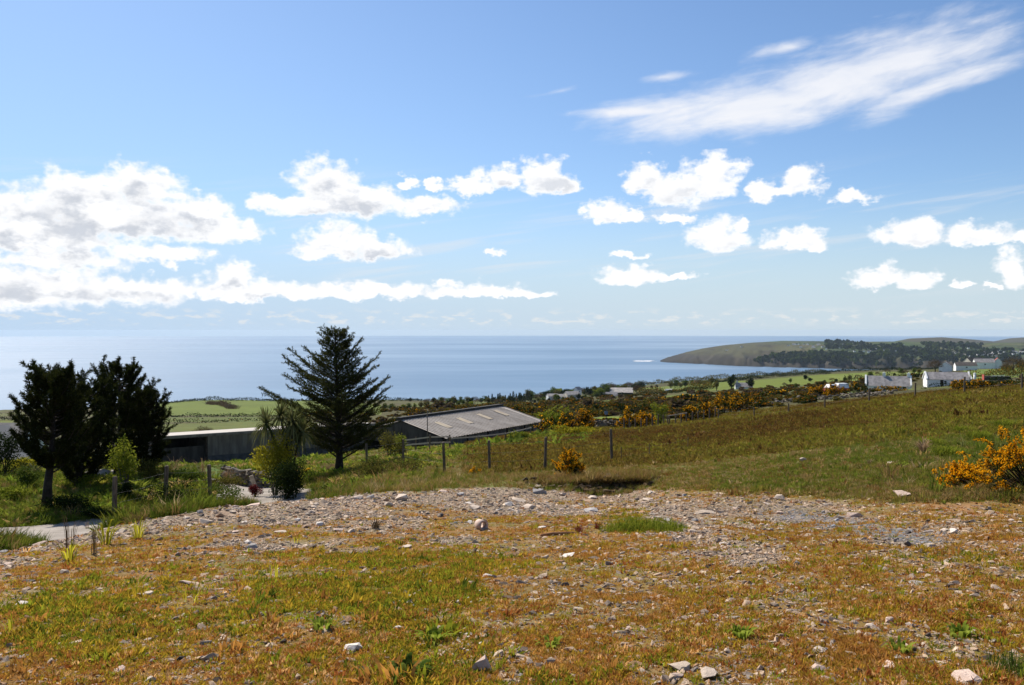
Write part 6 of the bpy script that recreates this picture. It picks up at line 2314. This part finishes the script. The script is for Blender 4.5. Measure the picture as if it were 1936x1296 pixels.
def hedge(label, pts, h, w, mat, seed, step=None, fl=None, Ls=0.3):
    """hedge along ground points: many small clumps of leaves"""
    rng = np.random.default_rng(seed)
    P = np.array([tuple(p) for p in pts])
    L = np.concatenate([[0], np.cumsum(np.linalg.norm(np.diff(P[:, :2], axis=0), axis=1))])
    o = P[0].copy()
    t = thing('hedge', label, 'hedge', o)
    n = int(max(400, min(12000, L[-1] * h * 13 / (Ls * 3.0))))
    u = rng.uniform(0, L[-1], n)
    env = 0.62 + 0.5 * fnoise(u / (h * 1.8), u * 0 + seed, seed) + 0.25 * fnoise(u / (h * 0.7), u * 0, seed + 3)
    x = np.interp(u, L, P[:, 0]) + rng.normal(size=n) * w * 0.4
    y = np.interp(u, L, P[:, 1]) + rng.normal(size=n) * w * 0.4
    z = gz(x, y) + rng.uniform(0, 1, n) ** 0.8 * h * np.clip(env, 0.12, 1.5)
    V, Fq = cards(np.stack([x, y, z], 1) - o, rng.normal(size=(n, 3)) + np.array((0, 0, 0.5)), rng.uniform(0.6, 1.3, n) * Ls, Ls * 0.75, rng)
    link('foliage', mesh('foliage', V, Fq, MATS[mat]), t)
    if fl:
        fm, frac = fl
        q = rng.permutation(n)[:int(n * frac)]
        V, Fq = cards(np.stack([x[q], y[q], z[q] + Ls * 0.35], 1) - o, rng.normal(size=(len(q), 3)), Ls * 0.9, Ls * 0.7, rng)
        fo = link('flowers', mesh('flowers', V, Fq, MATS[fm]), t)
        fo['kind'] = 'stuff'
    return t


def line(pts, n=14):
    """photo points on the ground -> ground points"""
    out = []
    for (a, b) in zip(pts[:-1], pts[1:]):
        for s in np.linspace(0, 1, n, endpoint=False):
            out.append(on(a[0] + (b[0] - a[0]) * s, a[1] + (b[1] - a[1]) * s))
    out.append(on(*pts[-1]))
    return out


hedge('dark tall clipped hedge beyond the far green strip, right of the barn', line([(1078, 165), (1240, 172)]), 3.0, 1.6, 'leaf_dark', 401, Ls=0.34)
hedge('yellow green top of growth along the dark tall hedge', line([(1080, 169), (1238, 176)]), 3.9, 1.4, 'leaf_olive', 402, Ls=0.34)
hedge('olive green hedge directly behind the right end of the barn', line([(985, 140), (1085, 150)]), 2.6, 1.8, 'leaf_olive', 403, Ls=0.34)
hedge('brown hedge along the coast above the two green fields', line([(1195, 1090), (1300, 1140), (1420, 1170), (1560, 1210)], 20), 6.0, 5, 'leaf_olive', 404, Ls=1.2)
hedge('hedge between the two green coastal fields', line([(1320, 860), (1450, 960), (1570, 1010)], 20), 4.5, 4, 'leaf_dark', 405, Ls=1.0)
hedge('gorse speckled hedge below the green coastal fields', line([(1205, 470), (1300, 520), (1348, 560)], 16), 4.5, 3, 'leaf_olive', 406, fl=('gorse_rust', 0.18), Ls=0.7)
hedge('low hedge below the white caravan', line([(1170, 455), (1260, 480), (1345, 500)], 16), 2.6, 3, 'leaf_dark', 407, Ls=0.6)
hedge('dark hedge under the green hill field left of the spruce', line([(262, 345), (400, 370), (520, 400)], 16), 2.0, 3, 'leaf_dark', 408, Ls=0.6)
hedge('second dark hedge below the green hill field left of the spruce', line([(290, 270), (420, 275), (520, 285)], 16), 1.5, 2, 'leaf_dark', 409, fl=('gorse_rust', 0.06), Ls=0.5)
hedge('line of low bushes on the coast skyline left of the spruce', line([(300, 850), (420, 910), (640, 920), (800, 1010)], 20), 4.0, 5, 'leaf_dark', 410, Ls=1.1)
hedge('short slanting hedge in the green hill field left of the spruce', line([(395, 780), (440, 560)], 12), 3.0, 5, 'leaf_bare', 411, Ls=0.9)
hedge('dark hedge above the field at the left edge', line([(-60, 420), (40, 430), (100, 440)], 12), 3.2, 3, 'leaf_dark', 412, Ls=0.7)
hedge('hedge along the skyline left of the farmhouses on the hill', line([(1550, 1180), (1650, 1180), (1780, 1190)], 18), 6.0, 6, 'leaf_dark', 413, Ls=1.2)
hedge('hedge behind the two white cottages', line([(1600, 430), (1680, 420), (1760, 400), (1800, 380)], 14), 3.2, 3, 'leaf_dark', 414, fl=('gorse_rust', 0.05), Ls=0.6)
hedge('gorse speckled hedge below the hill farmhouses', line([(1830, 330), (1870, 320), (1936, 290)], 14), 3.6, 3, 'leaf_olive', 415, fl=('gorse_rust', 0.2), Ls=0.5)
hedge('dark low hedge along the road before the right white cottage', line([(1745, 200), (1800, 200), (1840, 190)], 14), 1.2, 1, 'leaf_dark', 416, Ls=0.3)
hedge('dark hedge at the right edge beyond the field fence', line([(1868, 170), (1990, 150)], 14), 1.6, 1.2, 'leaf_dark', 417, Ls=0.3)
hedge('brown hedge in the middle of the heath left of the hidden white house', line([(1000, 330), (1120, 350), (1240, 380)], 14), 3.0, 3, 'leaf_bare', 418, fl=('gorse_rust', 0.15), Ls=0.5)

# heath: gorse and heather in one mass between the field and the coast
def heath():
    rng = np.random.default_rng(9)
    protos = []
    for mats in (('gorse_green', 'gorse_rust', 0.5), ('gorse_green', 'gorse_rust', 0.9), ('leaf_olive', 'gorse_rust', 0.25), ('gorse_green', 'gorse_flower', 0.45), ('leaf_bare', 'leaf_olive', 0.3)):
        P, D, _, _ = clump(rng, 230, (1, 1, 1.3), 6)
        V1, F1 = cards(P, D, 0.36, 0.26, rng)
        k = int(230 * mats[2])
        o = np.argsort(-P[:, 2])[:k]
        V2, F2 = cards(P[o] * 1.05 + rng.normal(size=(k, 3)) * 0.04, rng.normal(size=(k, 3)), 0.24, 0.2, rng)
        V, Fq = stack([(V1, F1), (V2, F2)])
        protos.append(mesh('heath_piece', V, Fq, [MATS[mats[0]], MATS[mats[1]]], False, [0] * len(F1) + [1] * len(F2)))
    x, y, z = sample_polar(9000, 122, 520, 0.9, -0.25, 0.62, rng)
    px, py = pix(x, y, z)
    bad = np.zeros(len(x), bool)
    for poly, c in FIELDS:
        bad |= inpoly(px, py, poly)
    m = fbm(x * 0.02, y * 0.02, 3, 171)
    keep = ~bad & (rng.uniform(0, 1, len(x)) < np.interp(px, [600, 760, 900, 1300, 1500, 1650, 1760, 1936], [0.1, 0.3, 0.68, 0.55, 0.32, 0.12, 0.08, 0.10]) + 0.3 * m)
    keep &= ~((px > 1590) & (px < 1850) & (y < 260) & (py > 722))
    keep &= y < np.interp(px, [700, 1000, 1300, 1936], [420, 470, 440, 420])
    x, y, z, px, m = (q[keep] for q in (x, y, z, px, m))
    n = len(x)
    s = rng.lognormal(0, 0.35, n) * np.interp(y, [122, 500], [0.75, 1.5])
    idx = rng.choice(5, n, p=[0.22, 0.11, 0.40, 0.06, 0.21])
    rot = np.stack([np.zeros(n), np.zeros(n), rng.uniform(0, 6.28, n)], 1)
    gn_scatter('gorse_heath', np.stack([x, y, z - 0.1], 1), rot, np.stack([s * 1.2, s, s * 0.62], 1), idx, np.ones((n, 4)), protos,
               'rust and orange gorse heath beyond the brown field', 'heath')


heath()


def far_wood():
    rng = np.random.default_rng(10)
    protos = []
    for mt in ('far_wood', 'far_wood', 'leaf_mid'):
        P, D, _, _ = clump(rng, 110, (1, 1, 2), 6)
        V, Fq = cards(P, D, 0.75, 0.6, rng)
        protos.append(mesh('wood_piece', V, Fq, MATS[mt]))
    polys = [([(1400, 691), (1425, 682), (1470, 671), (1540, 667), (1600, 669), (1640, 675), (1690, 682), (1700, 700), (1600, 699), (1480, 694)], 1.0),
             ([(1630, 652), (1700, 654), (1760, 660), (1800, 668), (1800, 682), (1740, 684), (1690, 688), (1650, 676)], 0.38),
             ([(1740, 650), (1860, 652), (1850, 662), (1760, 660)], 0.3), ([(1780, 662), (1936, 662), (2000, 690), (1800, 690)], 0.16), ([(1560, 645), (1640, 650), (1640, 664), (1560, 660)], 0.25),
             ([(1690, 688), (1936, 690), (1936, 700), (1690, 700)], 0.2)]
    xs = []
    n0 = 26000
    pxs = rng.uniform(1390, 2000, n0)
    Y = rng.uniform(2600, 5200, n0)
    X = (pxs - 968) / F * Y
    Z = gz(X, Y)
    row = HZ + (EYE - Z) / Y * F
    w = np.zeros(n0)
    for poly, k in polys:
        w = np.maximum(w, inpoly(pxs, row, poly) * k)
    w *= np.clip(0.75 + 0.9 * fbm(X * 0.004, Y * 0.004, 3, 181), 0, 1)
    keep = (rng.uniform(0, 1, n0) < w) & (Z > SEA + 14)
    X, Y, Z = X[keep], Y[keep], Z[keep]
    n = len(X)
    s = rng.lognormal(0, 0.25, n) * 6.0
    rot = np.stack([np.zeros(n), np.zeros(n), rng.uniform(0, 6.28, n)], 1)
    gn_scatter('far_woodland', np.stack([X, Y, Z - 1], 1), rot, np.stack([s, s, s * 1.0], 1), rng.choice(3, n, p=[0.45, 0.35, 0.2]), np.ones((n, 4)), protos,
               'dark woodland covering the far side of the bay', 'woodland')


far_wood()


def town():
    rng = random.Random(14)
    m = MB()
    x, y, H, r = 5.0, 3.6, 4.2, 2.8
    V = [(-x, -y, -4), (x, -y, -4), (x, y, -4), (-x, y, -4), (-x, -y, H), (x, -y, H), (x, y, H), (-x, y, H), (-x, 0, H + r), (x, 0, H + r)]
    m.add(V, [(0, 1, 5, 4), (2, 3, 7, 6), (1, 2, 6, 9, 5), (3, 0, 4, 8, 7)], 0)
    m.add([(-x - .3, -y - .4, H - .2), (x + .3, -y - .4, H - .2), (x + .3, 0, H + r + .2), (-x - .3, 0, H + r + .2), (x + .3, y + .4, H - .2), (-x - .3, y + .4, H - .2)], [(0, 1, 2, 3), (3, 2, 4, 5)], 1)
    protos = [m.mesh('town_house', [MATS['white_render'], MATS[r_]]) for r_ in ('slate_dark', 'slate_pale', 'brown_roof')]
    pl = []
    for k in range(105):
        a = rng.random()
        if a < 0.62:
            px, py = rng.gauss(1880, 48), rng.gauss(671, 5.5)
        elif a < 0.85:
            px, py = rng.gauss(1700, 42), rng.gauss(663, 4)
        else:
            px, py = rng.gauss(1590, 60), rng.gauss(656, 3)
        if px < 1965:
            pl.append((px, py))
    pl += [(1500, 652.5), (1505, 652.3), (1520, 652.2), (1527, 652.5), (1375, 663), (1402, 657)]
    for k, (px, py) in enumerate(pl):
        p = hit(px, py, 2300.0, 6500.0)
        if p[2] < SEA + 15:
            continue
        o = link('town_house', protos[k % 3], None, p, (0, 0, rng.uniform(-0.8, 0.8)), (rng.uniform(0.8, 1.7), rng.uniform(0.8, 1.2), rng.uniform(0.8, 1.2)))
        zn = 'on the open ridge of the headland' if px < 1540 else ('among the dark woods across the bay' if px < 1760 else 'in the distant town at the far right')
        tag(o, 'tiny white house with %s roof ' % ('dark', 'grey', 'brown')[k % 3] + zn, 'house', '%s roofed houses ' % ('dark', 'grey', 'brown')[k % 3] + zn)


town()

# foam where the tide runs off the point of the headland
fo = MB()
rf = random.Random(5)
for k in range(14):
    px0 = rf.uniform(1203, 1232)
    Y0 = (EYE - SEA) * F / (rf.uniform(682.0, 684.2) - HZ)
    X0 = (px0 - 968) / F * Y0
    L0, w0 = rf.uniform(12, 38), rf.uniform(8, 20)
    fo.add([(X0 + L0 * math.cos(q) , Y0 + w0 * math.sin(q), SEA + 0.5 + 0.01 * k) for q in np.linspace(0, 2 * math.pi, 10, endpoint=False)], [tuple(range(10))])
tag(fo.build('tide_foam', [MATS['white_paint']]), 'white tide race running off the point of the headland', 'foam', None, 'stuff')

# ------------------------------------------------------------------ stones and small things on the open ground
RS = np.random.default_rng(55)
STONES = [stone_mesh('stone', RS, f, n_, a_, 'loose_stone') for f, n_, a_ in ((0.3, 14, 0.7), (0.4, 16, 0.8), (0.55, 16, 0.7), (0.35, 14, 0.6), (0.5, 18, 0.85), (0.7, 16, 0.8), (0.28, 14, 0.75), (0.45, 15, 0.65))]
TONES = {'pale': (0.54, 0.44, 0.355), 'tan': (0.50, 0.40, 0.31), 'grey': (0.36, 0.33, 0.31), 'pink': (0.56, 0.42, 0.34), 'brown': (0.34, 0.23, 0.15), 'dark': (0.12, 0.10, 0.09), 'white': (0.66, 0.59, 0.52)}


def stone(px, py, wpx, tone, k, label, rz=None, tilt=0.12, zs=1.0, group=None, sink=0.12):
    p = hit(px, py)
    s = wpx / F * p[1]
    rng = random.Random(int(px * 7 + py))
    o = link('stone', STONES[k % len(STONES)], None, (p[0], p[1], p[2] + s * sink * zs), (rng.gauss(0, tilt), rng.gauss(0, tilt), rng.uniform(0, 6.28) if rz is None else rz), (s, s, s * zs))
    v = rng.uniform(0.86, 1.12)
    c = TONES[tone]
    o.color = (min(c[0] * v, 0.85), min(c[1] * v, 0.85), min(c[2] * v, 0.85), 1)
    return tag(o, label, 'stone', group)


for k, (px, py, w, tone, lab, zs, tilt) in enumerate([
    (1705, 941, 36, 'pink', 'pinkish boulder on the bank left of the big right gorse', 1.1, 0.1), (1802, 1009, 17, 'white', 'small white block on the dark track throwing a shadow', 1.6, 0.2),
    (1018, 933, 28, 'grey', 'smooth grey stone below the small gorse at the turf lip', 0.9, 0.05), (427, 977, 34, 'brown', 'brown square block on the rubble edge above the lane', 1.1, 0.1),
    (668, 1233, 34, 'white', 'pale pink stone on bare earth in the lower left middle', 1.1, 0.1), (912, 1270, 40, 'pink', 'tilted pink brown stone near the bottom middle', 1.7, 0.4),
    (1075, 1053, 34, 'white', 'jagged white stone in the turf below the brown timber', 0.7, 0.15), (920, 1092, 26, 'white', 'white flat stone in the turf right of the middle', 0.7, 0.1),
    (1340, 1281, 46, 'pale', 'rounded pale stone at the bottom right of the middle', 0.9, 0.1), (1285, 1266, 52, 'tan', 'flat tan slab touching a smaller one at the bottom', 0.6, 0.1),
    (1280, 1283, 26, 'pink', 'small pinkish stone leaning on the flat tan slab', 0.9, 0.2), (1385, 1212, 26, 'pale', 'pale angular stone in the lower right moss', 1.0, 0.2),
    (1830, 1290, 58, 'pink', 'largest flat stone in the bottom right corner', 0.8, 0.08), (1548, 1274, 36, 'pink', 'smooth pink stone in the lower right', 0.9, 0.1),
    (1565, 1292, 26, 'pink', 'pink stone at the bottom edge right of the middle', 1.3, 0.3), (1720, 1186, 21, 'pale', 'pale round topped stone in the right moss', 1.1, 0.15),
    (1550, 1232, 34, 'pale', 'flat pale stone with weeds in the lower right', 0.6, 0.1), (1700, 1246, 30, 'grey', 'blue grey slab in the lower right stones', 0.5, 0.1),
    (1680, 1263, 48, 'pink', 'wide pink slab at the lower right', 0.5, 0.08), (1745, 1285, 40, 'grey', 'grey slab beside the largest flat stone at the bottom right', 0.5, 0.1),
    (1815, 1158, 34, 'grey', 'thin blue grey slate flake in the right moss', 0.3, 0.05), (1730, 1105, 36, 'grey', 'pale slate flake with a brown one on it on the track', 0.3, 0.05),
    (55, 1104, 26, 'dark', 'dark rounded stone at the left edge of the rubble', 1.1, 0.1), (70, 1107, 26, 'pink', 'pinkish stone next to the dark rounded one at left', 0.8, 0.1),
    (42, 1145, 28, 'white', 'white angular stone near the left edge', 0.8, 0.1), (275, 1127, 36, 'pale', 'flat pale stone in the left rubble', 0.6, 0.1),
    (282, 1213, 20, 'pale', 'rounded pale stone in the lower left turf', 0.9, 0.1), (68, 1228, 18, 'pale', 'small pale block in the lower left turf', 1.0, 0.1),
    (45, 1243, 22, 'grey', 'grey flat stone below the small pale block at lower left', 0.5, 0.1), (283, 1290, 24, 'pale', 'pale stone at the bottom left edge', 0.9, 0.1),
    (833, 1242, 26, 'pink', 'pinkish wedge shaped stone left of the daisies', 0.9, 0.3), (563, 986, 16, 'white', 'rounded white stone in the upper rubble', 1.0, 0.1),
    (530, 1008, 24, 'pale', 'flat pale stone in the upper left rubble', 0.6, 0.05), (770, 1036, 24, 'pale', 'pale pointed flake in the middle of the rubble', 0.6, 0.2),
    (1000, 962, 26, 'pale', 'large pale stone in the right end of the rubble strip', 0.9, 0.1), (970, 967, 24, 'pale', 'second pale stone in the right end of the rubble strip', 0.8, 0.1),
    (1115, 968, 34, 'grey', 'dark grey slab at the right end of the rubble strip', 0.5, 0.1), (1330, 972, 40, 'tan', 'long tan flake on the gravel track bend', 0.4, 0.1),
    (1370, 1030, 22, 'white', 'pale flat stone where the track meets the moss', 0.6, 0.05), (1518, 872, 18, 'pale', 'pale stone on the grassy bank below the field', 1.1, 0.1),
    (1685, 877, 22, 'pale', 'flat pale stone on the bank before the dock leaves', 0.5, 0.1), (1787, 940, 18, 'grey', 'grey flat stone right of the pinkish boulder', 0.5, 0.1),
    (1410, 1138, 24, 'brown', 'long red brown piece of stone in the right moss', 0.5, 0.05), (1600, 1120, 16, 'brown', 'reddish round stone in the right moss', 1.0, 0.1)]):
    stone(px, py, w, tone, k, lab, None, tilt, zs)

# the many alike stones: about 240 of the largest, each its own
pool = []
xs, ys, zs_ = sample_polar(6000, 3.9, 25, 1.5, -0.56, 0.56, RS)
PX, PY, RD, N1, N2, FO, RU, TK, ST, GR = zones(xs, ys, zs_)
wgt = FO * np.clip(0.12 + 0.9 * RU + 0.5 * TK + 0.35 * ST, 0, 1) * (1 - 0.8 * GR * (1 - RU))
ok = (RS.uniform(0, 1, len(xs)) < wgt) & (PX > -20) & (PX < 1956) & (PY < 1305) & (lane_dist(xs, ys) > 0)
sel = np.where(ok)[0][:245]
for k, i in enumerate(sel):
    wpx = min(max(random.lognormvariate(math.log(13), 0.38), 9), 30)
    tone = random.choices(['pale', 'tan', 'grey', 'pink', 'white', 'brown', 'dark'], [3.4, 4, 3, 3, 0.8, 1.2, 1.0])[0]
    zn = 'in the rubble strip' if RU[i] > 0.5 else ('on the gravel track' if TK[i] > 0.5 else ('in the left turf' if PX[i] < 968 else 'in the right moss'))
    stone(float(PX[i]), float(PY[i]), wpx, tone, k, 'loose %s slate stone lying %s' % (tone if tone != 'pink' else 'pinkish', zn), group='%s stones %s' % (tone, zn), zs=random.uniform(0.6, 1.2))


def lying_bar(name, label, cat, a, b, r, mat, n=7, lift=0.6):
    pa, pb = Vector(hit(*a)), Vector(hit(*b))
    m = MB()
    d = pb - pa
    pts = [Vector((0, 0, r * lift)), d * 0.35 + Vector((0, 0.01, r * (lift + 0.5))), d * 0.7 + Vector((0, -0.01, r * (lift + 0.3))), d + Vector((0, 0, r * lift))]
    m.tube([tuple(p) for p in pts], [r * 0.85, r, r * 0.95, r * 0.6], n)
    o = m.build(name, [MATS[mat]], None, True, tuple(pa))
    return tag(o, label, cat)


lying_bar('timber', 'weathered brown timber lying at the right end of the rubble', 'timber', (1022, 1015), (1088, 1010), 0.024, 'timber_brown')
lying_bar('timber', 'thin brown stick above the weathered timber in the rubble', 'stick', (1020, 998), (1048, 997), 0.016, 'timber_brown')
lying_bar('timber', 'pale thin stick lying in the moss below the green tuft', 'stick', (1188, 1056), (1222, 1056), 0.010, 'timber_pale')
lying_bar('timber', 'thin dead twig in the turf left of the middle', 'stick', (600, 1104), (642, 1097), 0.006, 'timber_brown')
# broken clay pipe
p = hit(915, 1003)
m = MB()
ro, ri, Lp = 0.075, 0.05, 0.20
n = 14
V = []
for (xx, rr) in ((0, ro), (Lp, ro), (Lp, ri), (0, ri)):
    V += [(xx, rr * math.cos(2 * math.pi * j / n), rr * math.sin(2 * math.pi * j / n)) for j in range(n)]
m.add(V, [(q * n + j, q * n + (j + 1) % n, ((q + 1) % 4) * n + (j + 1) % n, ((q + 1) % 4) * n + j) for q in range(4) for j in range(n)])
o = m.build('pipe_piece', [MATS['clay']], None, True, (p[0], p[1], p[2] + 0.07), (0, 0.1, 2.0))
tag(o, 'broken piece of clay pipe in the rubble, its hole facing the camera', 'pipe')
# black lump of rubber
p = hit(342, 1252)
V, Fc = stone_geo(np.random.default_rng(4), 0.6, 16)
o = link('rubber_scrap', mesh('rubber_scrap', V, Fc, MATS['black_rubber']), None, (p[0], p[1], p[2] + 0.012), (0.2, 0.1, 0.4), (0.045, 0.04, 0.045))
tag(o, 'small black scrap of rubber in the lower left turf', 'scrap')

# bright green tussock in the middle of the ground, red stems left of it
p = hit(1205, 1005)
for k, (dx, dy, h) in enumerate([(0, 0, 0.26), (0.33, 0.1, 0.20), (-0.28, -0.05, 0.15), (0.40, -0.35, 0.17)]):
    q = (p[0] + dx, p[1] + dy, float(gz(p[0] + dx, p[1] + dy)))
    blades('grass_tussock', ['tallest green grass tussock beside the gravel track', 'green tussock on the track side of the tallest one', 'short green tussock on the rubble side of the tallest one', 'green tussock nearest the camera beside the track'][k], 'tussock', q, 420, h * 0.8, h * 0.9, 0.0030, 'leaf_fresh', 500 + k, None, 0.5, 0.24)
for k, (px, py, h, mt, lab) in enumerate([(1095, 1008, 0.13, 'leaf_red', 'patch of red sorrel stems at the right end of the rubble'), (1130, 1000, 0.10, 'leaf_red', 'second red sorrel patch beside the green tussock'),
                                         (710, 1000, 0.16, 'leaf_bare', 'brown dead weed standing in the rubble'), (1745, 858, 0.42, 'dry_stalk', 'pale dry grass tussock on the bank left of the right gorse'),
                                         (1645, 880, 0.16, 'dry_stalk', 'small brown grass tussock on the bank')]):
    blades('weed_clump', lab, 'plant', hit(px, py), 70, h, h * 1.2, h * 0.02, mt, 520 + k, None, 0.5)
for k, (px, Y, h, lab) in enumerate([(1790, 21, 0.36, 'deep green grass tussock behind the low gorse'), (1760, 24, 0.34, 'green tussock right of the pale dry one'), (1850, 25, 0.36, 'green tussock behind the big gorse'), (1900, 28, 0.4, 'green tussock at the right edge above the gorse'), (1820, 28, 0.34, 'green tussock farthest up the bank above the gorse')]):
    blades('grass_tussock', lab, 'tussock', on(px, Y, -0.02), 320, h, h * 1.3, 0.006, 'leaf_fresh', 540 + k, None, 0.6, 0.25)

blades('grass_tussock', 'dark green tussock in the bottom right corner', 'tussock', hit(1935, 1275), 420, 0.09, 0.10, 0.0018, 'leaf_mid', 560, None, 0.5, 0.14)


def daisies():
    rng = np.random.default_rng(15)
    V, Fc = [], []
    for j in range(9):
        a = 2 * math.pi * j / 9
        c, s = math.cos(a), math.sin(a)
        b = len(V)
        V += [(0, 0, 1.0), (c * 0.55 - s * 0.16, s * 0.55 + c * 0.16, 1.03), (c, s, 1.0), (c * 0.55 + s * 0.16, s * 0.55 - c * 0.16, 1.03)]
        Fc.append((b, b + 1, b + 2, b + 3))
    b = len(V)
    V += [(0.28 * math.cos(q), 0.28 * math.sin(q), 1.06) for q in np.linspace(0, 2 * math.pi, 7)[:-1]]
    Fc.append(tuple(range(b, b + 6)))
    b = len(V)
    V += [(-0.05, 0, -1.5), (0.05, 0, -1.5), (0.05, 0, 1.0), (-0.05, 0, 1.0)]
    Fc.append((b, b + 1, b + 2, b + 3))
    pm = mesh('daisy_piece', V, Fc, [MATS['petal_white'], MATS['petal_yellow'], MATS['leaf_mid']], False, [0] * 9 + [1, 2])
    P = []
    for (px, py, sx, sy, n) in ((870, 1218, 26, 14, 22), (885, 1138, 22, 9, 12), (790, 1090, 14, 5, 9), (1050, 1108, 22, 10, 12), (760, 1148, 20, 8, 7), (1150, 1065, 20, 8, 8), (1290, 1118, 22, 14, 8), (1515, 1045, 20, 8, 8), (620, 1120, 60, 30, 12), (350, 1180, 80, 40, 10)):
        for k in range(n):
            P.append(hit(px + rng.normal() * sx, py + rng.normal() * sy))
    P = np.array(P)
    n = len(P)
    s = rng.uniform(0.007, 0.0115, n)
    P[:, 2] += 0.022
    gn_scatter('daisies', P, np.stack([rng.normal(0.35, 0.3, n), rng.normal(0, 0.3, n), rng.uniform(0, 6.28, n)], 1), np.stack([s, s, s * 1.2], 1), np.zeros(n, int), np.ones((n, 4)), [pm],
               'small white daisies dotted in the turf', 'flowers')


daisies()
haze_box()
